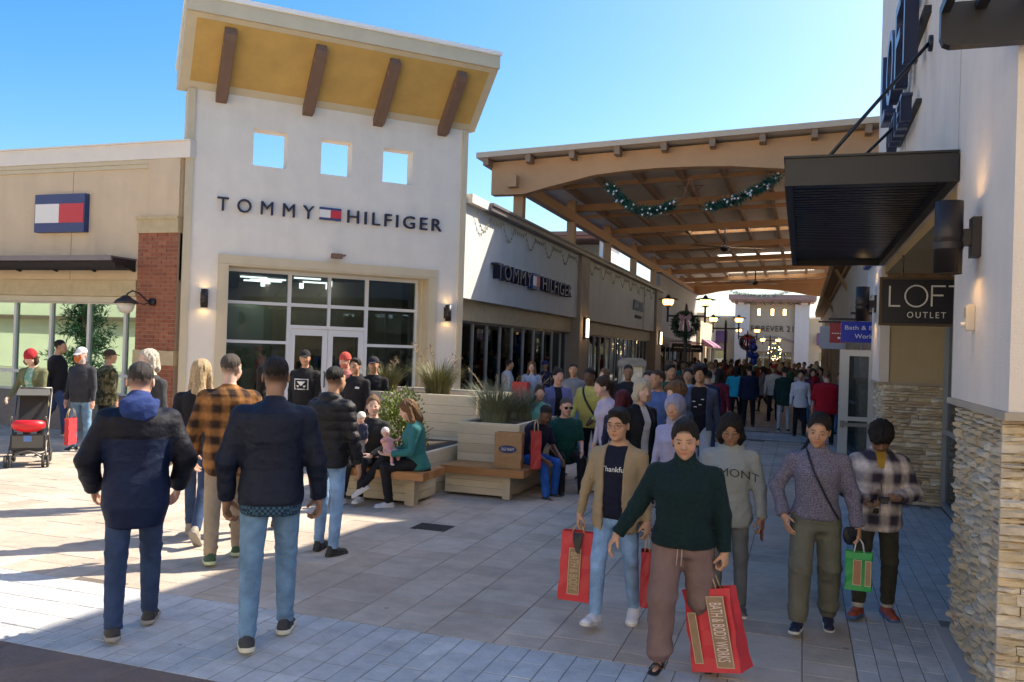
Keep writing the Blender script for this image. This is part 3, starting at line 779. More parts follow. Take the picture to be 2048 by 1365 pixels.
        Vt, Q = V.surf(); Vt = relax(Vt, Q, 1, .5)
        if tier < 2:
            Nn = vnormals(Vt, Q); T = (Vt-J['pel'])@J['ax']/s
            wt = .55+.6*np.exp(-((T-.0)/.07)**2)
            for sd in 'RL': wt += .9*np.exp(-(np.linalg.norm(Vt-J['el'+sd], axis=1)/.09)**2)+.5*np.exp(-(np.linalg.norm(Vt-J['wr'+sd], axis=1)/.1)**2)
            am = g.get('fold', .007)*(1 if tier == 0 else .8)
            Vt = folds(Vt, Nn, am, seed+3, g.get('fz', 24), 11, wt)
            if g.get('quilt'):
                Vt = Vt+Nn*(np.abs(np.sin(Vt[:, 2]*math.pi/g['quilt']))**.6*.009-.006)[:, None]
        ob = link(g.get('name', nm), qmesh(nm, Vt, Q), g['m'], e); built[nm] = (ob, Vt, Q)
        if g.get('yoke'):
            yz, ym = g['yoke']; me = ob.data; me.materials.append(ym)
            ctr = Vt[Q].mean(1); T = (ctr-J['pel'])@J['ax']/s; side = np.abs((ctr-J['pel'])@J['rt'])/s
            me.polygons.foreach_set('material_index', ((T > yz) | (side > .118*w)).astype(np.int32)); me.update()
    # --- trousers
    b = bottom or dict(m=cloth('dark_jeans', (.03, .035, .05), 'denim'))
    V = Vol(lo, hi, hG); wd = b.get('w', 1.); ea = b.get('ease', .006)
    hiT = .05 if b.get('high') else .015
    torso(V, J, s, sex, w, belly*.5, ea, -.085, hiT, .04)
    for sd in 'RL':
        a, k_, c = J['hip'+sd], J['kn'+sd], J['an'+sd]
        rh, rk, ra = b.get('r', (.088, .064, .052)); tap = w**.7
        V.cone(a+np.array([0, 0, .005]), k_, rh*fs*tap, rk*fs*wd*tap**.6, .035); end = k_+(c-k_)*b.get('len', 1.)
        V.cone(k_, end, rk*fs*wd*tap**.6, ra*fs*wd, .015)
        if b.get('jog'): V.ell(end-J['shin'+sd]*.07*fs, np.array((.066, .068, .07))*fs*wd, None, .03); V.cone(end-J['shin'+sd]*.02, end+J['shin'+sd]*.02, .04*fs, .037*fs, .012)
        V.cut(end+J['shin'+sd]*.018, J['shin'+sd], .1*fs*wd)
        if b.get('cargo'):
            q = a+(k_-a)*.8+np.array([(1 if sd == 'R' else -1)*.062*fs, 0, 0]); V.ell(q, np.array((.022, .05, .075))*fs, None, .008)
    Vt, Q = V.surf(); Vt = relax(Vt, Q, 1, .5)
    if tier < 2:
        Nn = vnormals(Vt, Q); wt = .3*np.ones(len(Vt))
        for sd in 'RL':
            wt += 1.1*np.exp(-(np.linalg.norm(Vt-J['kn'+sd], axis=1)/.11)**2)+1.3*np.exp(-((np.linalg.norm(Vt-J['an'+sd], axis=1)-.04)/.09)**2)+.9*np.exp(-(np.linalg.norm(Vt-J['hip'+sd], axis=1)/.1)**2)
        Vt = folds(Vt, Nn, b.get('fold', .009)*(1 if tier == 0 else .8), seed+9, b.get('fz', 30), 10, wt)
    ob = link(b.get('name', 'trousers'), qmesh('trousers', Vt, Q), b['m'], e); built['trousers'] = (ob, Vt, Q)
    # --- shoes
    sh = shoes or dict(m=mat('shoe_black', (.02, .02, .022), .5), sole=mat('sole_white', (.6, .59, .56), .6))
    hs = (.0062, .009, .02)[tier]
    if not sh.get('none'):
        for sd in 'RL':
            F = J['ft'+sd]; a = J['an'+sd]
            def pt(x, y, z): return a+F@(np.array((x, y, z))*fs)
            V = Vol(a-.2*fs, a+.2*fs, hs); bulk = sh.get('bulk', 1.)
            if sh.get('sandal'):
                V.cone(pt(0, -.045, -.068), pt(0, .15, -.068), .034*fs, .042*fs, .01, flat=(F[:, 2], 4.5)); Vt, Q = V.surf(); so_ = link('shoe', qmesh('shoe', Vt, Q), sh['m'], e)
                bb = MB()
                for y0, y1 in ((.1, .04), (.07, .1), (.03, -.01)):
                    bb.tube([pt(-.042, y0, -.06), pt(-.02, (y0+y1)/2, -.028), pt(.02, (y0+y1)/2+.01, -.027), pt(.042, y1, -.06)], .005*fs, 6)
                bb.tube([pt(-.03, -.02, -.05), pt(-.036, -.045, -.02), pt(0, -.07, -.01), pt(.036, -.045, -.02), pt(.03, -.02, -.05)], .005*fs, 6)
                bb.build('strap', sh['m'], so_, True)
                continue
            V.cone(pt(0, -.035, -.05), pt(0, .05, -.05), .036*fs*bulk, .036*fs*bulk, .02); V.cone(pt(0, .05, -.05), pt(0, .142, -.06), .037*fs*bulk, .03*fs*bulk, .03)
            V.cone(pt(0, -.018, -.045), pt(0, -.016, .0 if not sh.get('low') else -.02), .035*fs, .034*fs, .025)
            V.ell(pt(0, .14, -.062), np.array((.041, .042, .022))*fs*bulk, F, .02)
            V.cut(pt(0, 0, -.078), -F[:, 2], .22*fs); V.cut(pt(0, 0, .012 if not sh.get('low') else -.012), F[:, 2], .1*fs)
            Vt, Q = V.surf(); Vt = relax(Vt, Q, 1, .3); so_ = link('shoe', qmesh('shoe', Vt, Q), sh['m'], e)
            if tier < 2:
                V = Vol(a-.22*fs, a+.22*fs, hs); q = .005+.006*(bulk-1)
                V.cone(pt(0, -.038, -.066), pt(0, .05, -.066), (.036*bulk+q)*fs, (.036*bulk+q)*fs, .02); V.cone(pt(0, .05, -.066), pt(0, .142, -.066), (.036*bulk+q)*fs, (.041*bulk+q)*fs, .02)
                V.cut(pt(0, 0, -.082), -F[:, 2], .24*fs); V.cut(pt(0, 0, -.058+.006*(bulk-1)*5), F[:, 2], .24*fs)
                Vt, Q = V.surf(); link('sole', qmesh('sole', Vt, Q), sh['sole'], so_)
                if tier == 0 and sh.get('lace'):
                    bb = MB()
                    for i in range(4):
                        y = .035+i*.022; z = -.012-i*.006; bb.tube([pt(-.02, y, z-.006), pt(0, y+.004, z+.003), pt(.02, y, z-.006)], .003*fs, 5)
                    bb.build('laces', sh['lace'], so_, True)
    PEOPLE.append(e)
    ob = dict(e=e, J=J, fs=fs, built=built, s=s); 
    return ob
def wpos(pr, p):
    e = pr['e']; return np.array(Matrix.Translation(e.location) @ Matrix.Rotation(e.rotation_euler[2], 4, 'Z') @ Vector(p))
def chest_print(pr, garment, body, size, u, t, m, back=False, curve=0., name='print', w=1., mesh=None):
    """flat print laid on the cloth of the chest or back: u across, t up the spine in units of body height"""
    ob, V, Q = pr['built'][garment]; J = pr['J']; s = pr['s']
    bv = BVHTree.FromPolygons(V.tolist(), Q.tolist())
    me = mesh or textmesh(body, size)
    bm = bmesh.new(); bm.from_mesh(me); bmesh.ops.triangulate(bm, faces=bm.faces)
    bmesh.ops.subdivide_edges(bm, edges=[q for q in bm.edges if q.calc_length() > .025], cuts=2)
    sg = -1 if back else 1
    for v in bm.verts:
        x = v.co.x*w*sg*(-1)+u; y = v.co.y-curve*(v.co.x**2)
        o = J['pel']+J['rt']*x+J['ax']*(t*s+y)+J['fw']*sg*.6
        h = bv.ray_cast(Vector(o), Vector(-J['fw']*sg))
        v.co = (h[0]+Vector(J['fw']*sg*.004)) if h[0] is not None else Vector(o-J['fw']*sg*.47)
    me2 = D.meshes.new(name); bm.to_mesh(me2); bm.free()
    return link(name, me2, m, ob)
# ------------------------------------------------------------------ colours of the place
STUCCO = mat('stucco_white', (.73, .695, .63), .9, var=.05, vscale=2.2, bump=.35, bscale=90, stain=.06)
STUCCO_T = mat('stucco_tan', (.62, .49, .34), .9, var=.05, vscale=2, bump=.35, bscale=90, stain=.10)
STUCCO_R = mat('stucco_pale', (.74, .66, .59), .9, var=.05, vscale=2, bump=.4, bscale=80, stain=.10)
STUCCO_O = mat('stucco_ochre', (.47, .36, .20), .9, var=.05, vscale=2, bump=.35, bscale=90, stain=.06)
CREAM = mat('trim_cream', (.56, .49, .35), .85, var=.04, vscale=3, bump=.2, bscale=80, stain=.06)
LIME = mat('limestone', (.50, .40, .24), .85, var=.10, vscale=7, bump=.4, bscale=50, stain=.05)
MUST = mat('soffit_mustard', (.52, .335, .10), .8, var=.10, vscale=2, bump=.15, bscale=60)
BROWN = mat('beam_brown', (.17, .105, .075), .75, var=.08, vscale=4, bump=.15)
ORANGE = mat('canopy_tan_steel', (.56, .31, .145), .6, var=.06, vscale=1.5, bump=.05)
ORANGE2 = mat('canopy_cap', (.62, .47, .33), .5, var=.05)
DECK = mat('canopy_deck', (.66, .60, .50), .55, var=.1, vscale=.8)
DARK = mat('dark_bronze', (.030, .024, .024), .45, metal=.2, var=.1, vscale=5)
BLACKM = mat('black_metal', (.010, .010, .014), .45)
GREYM = mat('roof_grey_metal', (.17, .15, .16), .45, metal=.3, var=.1, vscale=2)
WHITEM = mat('white_flashing', (.72, .66, .58), .55, var=.04)
ALU = mat('frame_pale_aluminium', (.62, .66, .72), .4, metal=.1)
ALU2 = mat('frame_grey_aluminium', (.30, .32, .34), .4, metal=.3)
GRAN = mat('plinth_granite', (.13, .12, .125), .5, var=.2, vscale=20)
NAVY = mat('letter_navy', (.012, .016, .05), .45)
RED = mat('flag_red', (.55, .03, .045), .5); WHITE = mat('flag_white', (.75, .73, .70), .5); FBLUE = mat('flag_blue', (.03, .05, .16), .5)
LAMPW = mat('lamp_glow_warm', (1, .8, .5), .5, emit=(1, .62, .25), es=5)
LAMPC = mat('ceiling_light', (1, 1, 1), .5, emit=(1, .93, .8), es=1.3)
GL_T = glassmat('glass_shop', (.46, .54, .58), .05, (.42, .52, .62))
GL_G = glassmat('glass_green', (.16, .30, .24), .42, (.62, .88, .74))
GL_D = glassmat('glass_dark', (.55, .58, .58), .06, (.65, .74, .82))
INTW = mat('shop_wall', (.17, .13, .085), .9, var=.15, vscale=1.5)
INTF = mat('shop_floor', (.16, .13, .10), .5, var=.2, vscale=1.5)
GOODS = piecemat('clothes_on_racks', [(.30, .28, .26), (.05, .06, .10), (.35, .08, .07), (.10, .10, .11), (.42, .36, .26), (.06, .14, .13), (.55, .52, .48)], .9, bump=.1)

# ------------------------------------------------------------------ ground and paving
g = MB(); g.box((-400, -300, -.4), (400, 500, -.014)); GROUND = g.build('ground', mat('ground_far', (.45, .37, .30), .9, var=.12, vscale=.6, bump=.2, bscale=30), kind='structure')
def bed(name, x0, y0, x1, y1, z, m):
    b = MB(); b.box((x0, y0, z-.01), (x1, y1, z)); return b.build(name, m, kind='structure')
JOINT = mat('joint_sand', (.16, .13, .105), .95, var=.15, vscale=9)
JOINTG = mat('joint_sand_grey', (.20, .195, .185), .95, var=.15, vscale=9)
PINKB = bed('clay_paving', -34, 5.12, .37, 62, -.003, JOINT)
GREYB = bed('grey_paving', -34, 3.93, 1.02, 5.118, -.003, JOINTG)
GREYS = bed('grey_side_path', .372, 5.12, 2.2, 62, -.003, JOINTG)
FLAGB = bed('flagstone_paving', -12, -2, 2.5, 3.928, -.003, JOINT)
PINKM = piecemat('paver_clay', [(.45, .365, .29), (.50, .415, .335), (.42, .34, .27), (.52, .445, .37), (.475, .39, .315)], .86, .16, 5, .35, 45, spots=True)
GREYM_ = piecemat('paver_grey', [(.45, .455, .46), (.50, .50, .50), (.43, .435, .445), (.53, .525, .515)], .85, .18, 7, .4, 50, spots=True)
FLAGM = piecemat('paver_flag', [(.15, .105, .085), (.19, .135, .11), (.135, .095, .08), (.17, .125, .105)], .8, .2, 5, .5, 30)
def paver(mb, poly, z, e=.006, ch=.003):
    n = len(poly); c = np.mean(poly, 0)
    P0 = [(p[0], p[1], -.012) for p in poly]
    def ins(d, zz):
        out = []
        for i in range(n):
            p = np.array(poly[i]); a = np.array(poly[i-1])-p; b_ = np.array(poly[(i+1) % n])-p
            a = a/np.linalg.norm(a); b_ = b_/np.linalg.norm(b_); s_ = max(.3, abs(a[0]*b_[1]-a[1]*b_[0]))
            q = p+(a+b_)/s_*d; out.append((q[0], q[1], zz))
        return out
    A = ins(e*.5, -.012); B = ins(e*.5, z-ch); Cc = ins(e*.5+ch, z)
    fs = [tuple(range(2*n, 3*n))]
    for i in range(n):
        j = (i+1) % n; fs += [(i, j, n+j, n+i), (n+i, n+j, 2*n+j, 2*n+i)]
    mb.add(A+B+Cc, fs)
def lay(polys, m, par, name, nmax=300, lim=None):
    polys = sorted(polys, key=lambda p: np.hypot(*(np.mean(p, 0)-np.array((-1.2, 0)))))
    def seen(p):
        c = np.mean(p, 0); v = np.array((c[0], c[1], -HC)); zf = v@_f
        if zf < .5: return False
        x = CXP+FPX*(v@_r)/zf; y = CYP-FPX*(v@_u)/zf
        return -60 < x < 2110 and y < 1430
    vis = [p for p in polys if seen(p)]; ids = set(id(p) for p in vis[:nmax])
    rest = MB()
    for p in polys:
        z = rng.uniform(-.0015, .0015)
        if id(p) in ids:
            b = MB(); paver(b, p, z); me = b.mesh(name); me.materials.append(m); link(name, me, None, par)
        else: paver(rest, p, z)
    if rest.v:
        me = rest.mesh(name+'s'); me.materials.append(m); link(name+'s_beyond', me, None, par, kind='stuff')
polys = []
x = .37; k = 0
while x > -19:
    wd = (.31, .47, .31, .31, .47)[k % 5]*1.0; y = 5.12-rng.uniform(0, .3); k += 1
    if x-wd < -19: break
    while y < 44:
        L = rng.choice([.31, .31, .47, .24, .62]); y1 = y+L
        if y1 > 5.2:
            a0 = max(y, 5.12)
            if not (y1 > 20.0 and y < 22.0): polys.append([(x-wd, a0), (x, a0), (x, y1), (x-wd, y1)])
        y = y1
    x -= wd
lay(polys, PINKM, PINKB, 'paver')
polys = []
x = 1.0
while x > -16:
    y = 3.93; off = rng.uniform(.1, .24)
    ys = [3.93]
    yy = 3.93+rng.choice([.12, .24, .24])
    while yy < 5.06: ys.append(yy); yy += .238
    ys.append(5.12)
    for a, b_ in zip(ys, ys[1:]): polys.append([(x-.15, a), (x, a), (x, b_), (x-.15, b_)])
    x -= .15
lay(polys, GREYM_, GREYB, 'paver')
polys = []
for i in range(15):
    x0 = .372+i*.126; y = 5.12
    while y < (34 if i < 5 else 13):
        L = .3 if (y > 5.2 or i % 2) else .16; y1 = y+L
        if i < 5 or (6.62 < y and y1 < 12.25 and x0+.126 < 1.81): polys.append([(x0, y), (x0+.126, y), (x0+.126, y1), (x0, y1)])
        y = y1
lay(polys, GREYM_, GREYS, 'paver')
polys = []
gb = MB()
for i in range(60):
    x1 = .37-i*.3
    for j in range(7): polys.append([(x1-.3, 20.08+j*.27), (x1, 20.08+j*.27), (x1, 20.35+j*.27), (x1-.3, 20.35+j*.27)])
for p in polys: paver(gb, p, 0)
me = gb.mesh('cross_band'); me.materials.append(GREYM_); link('cross_band', me, None, PINKB, kind='stuff')
# irregular flagstones in the front corner: jittered quads and fives
NX, NY = 24, 11; gx = -9+np.arange(NX)*.46; gy = -1+np.arange(NY)*.493
J_ = rng.uniform(-.16, .16, (NX, NY, 2)); J_[:, -1, 1] = 0; J_[:, 0, 1] = 0
def gp(i, j): return (gx[i]+J_[i, j, 0]*(1 if j < NY-1 else .6), min(3.928, gy[j]+J_[i, j, 1]))
polys = []
for i in range(NX-1):
    for j in range(NY-1):
        a, b_, c, d = gp(i, j), gp(i+1, j), gp(i+1, j+1), gp(i, j+1)
        if rng.rand() < .4:
            m1 = ((a[0]+c[0])/2, (a[1]+c[1])/2); polys.append([a, b_, c]); polys.append([a, c, d])
        else: polys.append([a, b_, c, d])
lay(polys, FLAGM, FLAGB, 'flagstone')
t_ = empty('drain_cover', 'dark square drain cover in the paving in front of the wooden benches', 'drain cover', (-3.56, 8.1, 0))
t_.scale = (.62, .62, 1)
b = MB(); b.box((-.3, -.24, -.01), (.3, .24, .004)); b.build('frame', mat('cast_iron', (.05, .042, .04), .6, metal=.5), t_)
b = MB()
for i in range(11): b.box((-.27+i*.05, -.21, .004), (-.245+i*.05, .21, .008))
b.build('slats', MATS['cast_iron'], t_)

# ------------------------------------------------------------------ building helpers (local frame: x along the front, y into the building, z up)
def frame(name, label, cat, o, rz, **kw):
    return empty(name, label, cat, o, R_(rz), **kw)
def wallwith(par, x0, x1, z0, z1, y0, y1, holes, m, name='wall'):
    xs = sorted({x0, x1, *[h[0] for h in holes], *[h[1] for h in holes]}); zs = sorted({z0, z1, *[h[2] for h in holes], *[h[3] for h in holes]})
    b = MB()
    for i in range(len(xs)-1):
        run = None
        for j in range(len(zs)-1):
            cx, cz = (xs[i]+xs[i+1])/2, (zs[j]+zs[j+1])/2
            hole = any(h[0] < cx < h[1] and h[2] < cz < h[3] for h in holes)
            if hole:
                if run is not None: b.box((xs[i], y0, run), (xs[i+1], y1, zs[j])); run = None
            elif run is None: run = zs[j]
        if run is not None: b.box((xs[i], y0, run), (xs[i+1], y1, z1))
    return b.build(name, m, par)
def storefront(par, y, xs, zs, fw, fd, fm, gm, skip=(), name='window', noframe=()):
    """grid of aluminium bars with one pane per cell, set at depth y"""
    f = MB()
    for x in xs: f.box((x-fw/2, y-fd/2, zs[0]), (x+fw/2, y+fd/2, zs[-1]))
    for z in zs:
        for i in range(len(xs)-1):
            f.box((xs[i]+fw/2, y-fd/2+.003, z-fw/2), (xs[i+1]-fw/2, y+fd/2-.003, z+fw/2))
    fo = f.build('window_frame', fm, par)
    for i in range(len(xs)-1):
        for j in range(len(zs)-1):
            if (i, j) in skip: continue
            b = MB(); b.box((xs[i]+fw/2-.005, y-.004, zs[j]+fw/2-.005), (xs[i+1]-fw/2+.005, y+.004, zs[j+1]-fw/2+.005)); b.build('pane', gm, fo)
    return fo
def interior(par, x0, x1, y0, y1, z1, seed=0, lights=14, wall=INTW, racks=8, wallgoods=True):
    r = np.random.RandomState(seed)
    b = MB(); b.box((x0, y1, 0), (x1, y1+.1, z1), 0); b.box((x0-.1, y0, 0), (x0, y1, z1), 0); b.box((x1, y0, 0), (x1+.1, y1, z1), 0)
    b.box((x0, y0, -.02), (x1, y1, .01), 1); b.box((x0, y0, z1), (x1, y1, z1+.08), 0)
    b.build('shop_interior', [wall, INTF], par)
    b = MB()
    for i in range(lights):
        x, yy = r.uniform(x0+.3, x1-.3), r.uniform(y0+.6, y1-.5)
        if r.rand() < .5: b.box((x-.28, yy-.035, z1-.05), (x+.28, yy+.035, z1-.02))
        else: b.tube([(x, yy, z1-.18), (x, yy, z1-.06)], .05, 8)
    b.build('ceiling_lights', LAMPC, par, kind='stuff')
    b = MB()
    if wallgoods:
        n = int((x1-x0)/.22)
        for row in (.5, 1.35, 2.1):
            for i in range(n):
                if r.rand() < .8:
                    x = x0+.1+i*.22; h = r.uniform(.35, .62); b.box((x, y1-.3, row), (x+.17, y1-.02, min(row+h, z1-.15)))
    for i in range(racks):
        x, yy = r.uniform(x0+.4, x1-.9), r.uniform(y0+.5, y1-1)
        for k in range(9): b.box((x+k*.1, yy-.2, .55), (x+k*.1+.06, yy+.2, 1.1+r.uniform(0, .5)))
    b.build('goods', GOODS, par, kind='stuff')
def fit(body, x0, x1, z0, z1, ext=.02, spacing=1., off=0.):
    """lettering fitted in a box on the local front: x right, z up, reader at -y"""
    me = textmesh(body, 1., ext, spacing, offset=off)
    co = np.empty(len(me.vertices)*3); me.vertices.foreach_get('co', co); co = co.reshape(-1, 3)
    mn, mx = co.min(0), co.max(0)
    X = x0+(co[:, 0]-mn[0])/(mx[0]-mn[0])*(x1-x0); Z = z0+(co[:, 1]-mn[1])/(mx[1]-mn[1])*(z1-z0); Y = -co[:, 2]
    me.vertices.foreach_set('co', np.stack([X, Y, Z], 1).ravel()); me.update(); return me
def put(me, name, m, par, loc=(0, 0, 0), rz=0):
    o = link(name, me, m, par); o.location = loc; o.rotation_euler = (0, 0, R_(rz)); return o
def cylsconce(label, loc, rz, r=.09, h=.45, out=.2, lit=True, group=None):
    t = empty('wall_sconce', label, 'wall lamp', loc, R_(rz), group)
    b = MB(); b.box((-.06, -.05, -.12), (.06, .0, .12)); b.box((-.035, -out+r*.6, -.05), (.035, -.045, .05)); b.build('bracket', DARK, t)
    b = MB(); b.lathe([(r*.86, -h/2+.02), (r, -h/2), (r, h/2), (r*.86, h/2), (r*.86, h/2-.03)], (0, -out, 0), 20); b.build('shade', DARK, t, True)
    b = MB(); b.lathe([(r*1.05, -.02), (r*1.06, 0), (r*1.05, .02)], (0, -out, .02), 20); b.lathe([(r*1.05, -.02), (r*1.06, 0), (r*1.05, .02)], (0, -out, -.05), 20); b.build('ring', DARK, t, True)
    for z in (-h/2+.025, h/2-.025):
        b = MB(); b.tube([(0, -out, z-.008), (0, -out, z+.008)], r*.8, 14); b.build('bulb', LAMPW if lit else WHITEM, t)
    return t

# ------------------------------------------------------------------ corner tower shop
TW = frame('corner_shop_tower', 'white stucco corner tower with three square openings and a tilted mustard eave', 'building', (-10.85, 12.9, 0), 45)
wallwith(TW, .1, 5.48, 0, 6.62, 0, .35, [(.76, 4.85, -.1, 3.30), (1.17, 1.81, 5.22, 5.92), (2.47, 3.09, 5.21, 5.91), (3.74, 4.38, 5.20, 5.90)], STUCCO)
sep('corner_trim', CREAM, TW, ((-.03, -.04, 0), (.1, .5, 6.5)), ((5.48, -.04, 0), (5.6, .5, 6.5)))
b = MB(); b.box((.1, .35, 0), (.4, 6, 4.6)); b.box((5.1, .35, 0), (5.4, 6, 4.6)); b.box((.1, 5.8, 0), (5.4, 6.1, 4.6)); b.box((.1, .36, 4.62), (5.4, 6, 4.74)); b.build('shop_body', STUCCO_T, TW)
b = MB()
b.box((.60, -.045, 0), (.757, .0, 3.30)); b.box((4.853, -.045, 0), (4.99, .0, 3.30)); b.box((.60, -.05, 3.303), (4.99, .0, 3.47))
b.box((.757, .35, 0), (.83, .66, 3.30)); b.box((4.78, .35, 0), (4.853, .66, 3.3))
b.box((4.82, -.04, 0), (4.853, .35, 3.30)); b.box((.757, -.04, 0), (.79, .35, 3.3)); b.box((.79, -.04, 3.27), (4.82, .62, 3.30)); b.build('door_surround', CREAM, TW)
b = MB(); b.prism([(-.2, .0, 6.50), (-.2, -1.13, 7.53), (-.2, -1.2, 7.53), (-.2, -1.2, 7.80), (-.2, -1.1, 7.84), (-.2, .5, 6.9), (-.2, .5, 6.56)], (5.95, 0, 0)); b.build('eave', CREAM, TW)
b = MB(); b.prism([(-.23, -1.215, 7.78), (-.23, -1.235, 7.80), (-.23, -1.235, 7.87), (-.23, -1.1, 7.90), (-.23, .5, 6.97), (-.23, .5, 6.93), (-.23, -1.1, 7.855)], (6.01, 0, 0)); b.build('eave_flashing', mat('flashing_white', (.8, .79, .77), .5), TW)
dn = np.array([0, -1.13, 1.03]); dn /= np.linalg.norm(dn); nn = np.array([0, -dn[2], dn[1]]) ; nn = np.array([0, -1.03, -1.13])/np.hypot(1.03, 1.13)
def sof(s, t, off=0): return np.array([s, 0, 6.50])+dn*t+nn*off
b = MB(); b.prism([sof(-.02, .17, .001), sof(5.58, .17, .001), sof(5.58, 1.43, .001), sof(-.02, 1.43, .001)], nn*.006); b.build('soffit', MUST, TW)
for i, s_ in enumerate((.55, 2.17, 3.6, 5.0)):
    b = MB(); b.prism([sof(s_-.1, -.1, .01)+np.array([0, -.02, 0]), sof(s_-.1, 1.36, .008), sof(s_-.1, 1.33, .17), sof(s_-.1, 1.22, .20), sof(s_-.1, .02, .24), sof(s_-.1, -.19, .10)+np.array([0, -.02, 0])], (.2, 0, 0)); b.build('eave_bracket', BROWN, TW, bevel=.008)
    b = MB(); b.prism([sof(s_-.105, 1.08, .2), sof(s_-.105, 1.10, .1), sof(s_-.105, 1.14, .1), sof(s_-.105, 1.12, .2)], (.21, 0, 0)); b.build('bracket_notch', mat('brown_pale', (.27, .18, .14), .7), TW)
# shop window and doors
YR = .6; X_ = [.84, 2.06, 2.87, 3.66, 4.77]; Z_ = [.32, 1.84, 2.61, 3.24]
f = MB()
for x in (X_[0], X_[1], X_[3], X_[4]): f.box((x-.035, YR-.06, 0), (x+.035, YR+.06, 3.27))
f.box((X_[2]-.03, YR-.06, 2.14), (X_[2]+.03, YR+.06, 3.27))
for a, c in ((0, 1), (3, 4)):
    for z in Z_: f.box((X_[a]+.035, YR-.055, z-.03), (X_[c]-.035, YR+.055, z+.03))
for a, c in ((1, 2), (2, 3)):
    for z in (2.17, 2.61, 3.24): f.box((X_[a]+.033, YR-.055, z-.035), (X_[c]-.033, YR+.055, z+.035))
for a, c in ((0, 1), (3, 4)): f.box((X_[a]+.035, YR-.05, 0), (X_[c]-.035, YR+.05, .29))
wf = f.build('window_frame', ALU, TW)
def pane(x0, x1, z0, z1, par=wf, gm=GL_T, y=YR):
    b = MB(); b.box((x0, y-.004, z0), (x1, y+.004, z1)); return b.build('pane', gm, par)
for a, c in ((0, 1), (3, 4)):
    for z0, z1 in zip(Z_, Z_[1:]): pane(X_[a]+.03, X_[c]-.03, z0+.025, z1-.025)
for a, c in ((1, 2), (2, 3)):
    pane(X_[a]+.03, X_[c]-.03, 2.20, 2.58); pane(X_[a]+.03, X_[c]-.03, 2.64, 3.21)
for a, c, hs_x in ((X_[1]+.037, X_[2]-.004, 1), (X_[2]+.004, X_[3]-.037, 0)):
    b = MB(); st = .105
    b.box((a, YR-.03, .02), (a+st, YR+.03, 2.13)); b.box((c-st, YR-.03, .02), (c, YR+.03, 2.13)); b.box((a+st, YR-.03, .02), (c-st, YR+.03, .25)); b.box((a+st, YR-.03, 2.0), (c-st, YR+.03, 2.13))
    d_ = b.build('door', ALU, TW); pane(a+st, c-st, .25, 2.0, d_, GL_D)
    hx = c-.05 if hs_x else a+.05
    b = MB(); b.tube([(hx, YR-.03, .95), (hx, YR-.08, .97), (hx, YR-.08, 1.25), (hx, YR-.03, 1.27)], .012, 8); b.build('handle', DARK, d_, True)
interior(TW, .9, 4.7, .75, 5.5, 3.26, 3, 22, racks=9)
b = MB(); b.box((.91, 5.2, 2.45), (4.69, 5.48, 3.25)); b.box((.91, .8, 2.9), (1.1, 5.4, 3.2)); b.build('dark_bulkhead', mat('bulkhead', (.04, .05, .055), .7), TW)
# sign over the door
for body, x0, x1, sp in (('TOMMY', .545, 2.36, 1.75), ('HILFIGER', 3.03, 5.05, 1.28)):
    put(fit(body, x0, x1, 4.285, 4.545, .03, sp), 'lettering', NAVY, TW, (0, -.035, 0))
fl = MB(); fl.box((2.47, -.05, 4.50), (2.90, -.004, 4.545)); fl.box((2.47, -.05, 4.30), (2.90, -.004, 4.345)); fo = fl.build('flag_sign', FBLUE, TW)
b = MB(); b.box((2.47, -.05, 4.345), (2.685, -.004, 4.50)); b.build('white_field', WHITE, fo); b = MB(); b.box((2.685, -.05, 4.345), (2.90, -.004, 4.50)); b.build('red_field', RED, fo)
b = MB(); b.box((2.72, -.17, 3.545), (2.93, -.05, 3.64)); b.tube([(2.93, -.12, 3.6), (3.0, -.14, 3.62)], .02, 8); cb = b.build('door_sensor_box', BROWN, TW)
T45 = lambda s_, o, z: (-10.85+.7071*s_+.7071*o, 12.9+.7071*s_-.7071*o, z)
cylsconce('dark cylinder wall lamp left of the tower shop window', T45(.37, 0, 2.62), 45, .065, .34, .11)
cylsconce('dark cylinder wall lamp right of the tower shop window', T45(5.24, 0, 2.58), 45, .065, .34, .11)

# ------------------------------------------------------------------ low shop on the left
LS = frame('left_shop', 'low tan stucco shop left of the tower with pale parapet and brick pier', 'building', (-10.94, 12.9, 0), 0)
b = MB(); b.box((-22, 0, 2.93), (-.01, .3, 5.2)); b.build('wall', STUCCO_T, LS)
b = MB(); b.box((-22, -.07, 5.2), (.2, .35, 5.5)); b.box((-22, -.1, 5.5), (.2, .4, 5.53)); b.build('parapet_cap', WHITEM, LS)
b = MB(); b.box((-22, -.05, 5.12), (-.76, -.0, 5.197)); b.box((-22, -.03, 5.04), (-.78, .0, 5.117)); b.build('cornice', CREAM, LS)
for xj in (-2.6, -4.6): sep('control_joint', mat('joint_line', (.30, .235, .16), .9), LS, ((xj-.006, -.0025, 2.94), (xj+.006, .0, 5.03)))
b = MB(); b.box((-.75, -.06, 4.1), (-.02, -.002, 5.197)); b.build('pier_top', STUCCO_T, LS)
b = MB(); b.box((-22, -.04, 2.62), (-.96, .3, 2.925)); b.build('lintel', LIME, LS)
b = MB(); b.box((-22, .0, 2.5), (-.96, .28, 2.615)); b.build('lintel_lower', CREAM, LS)
b = MB(); b.box((-22, .03, .0), (-.96, .3, .68)); b.box((-22, -.0, .68), (-.96, .3, .73)); b.build('plinth', GRAN, LS)
sep('limestone_band', LIME, LS, ((-.93, -.06, 0), (-.0, .3, .06)), ((-.93, -.09, 1.35), (-.0, .3, 1.62)), ((-.93, -.09, 3.81), (-.0, .3, 4.06)), ((-.96, -.11, 4.06), (.0, .3, 4.12)))
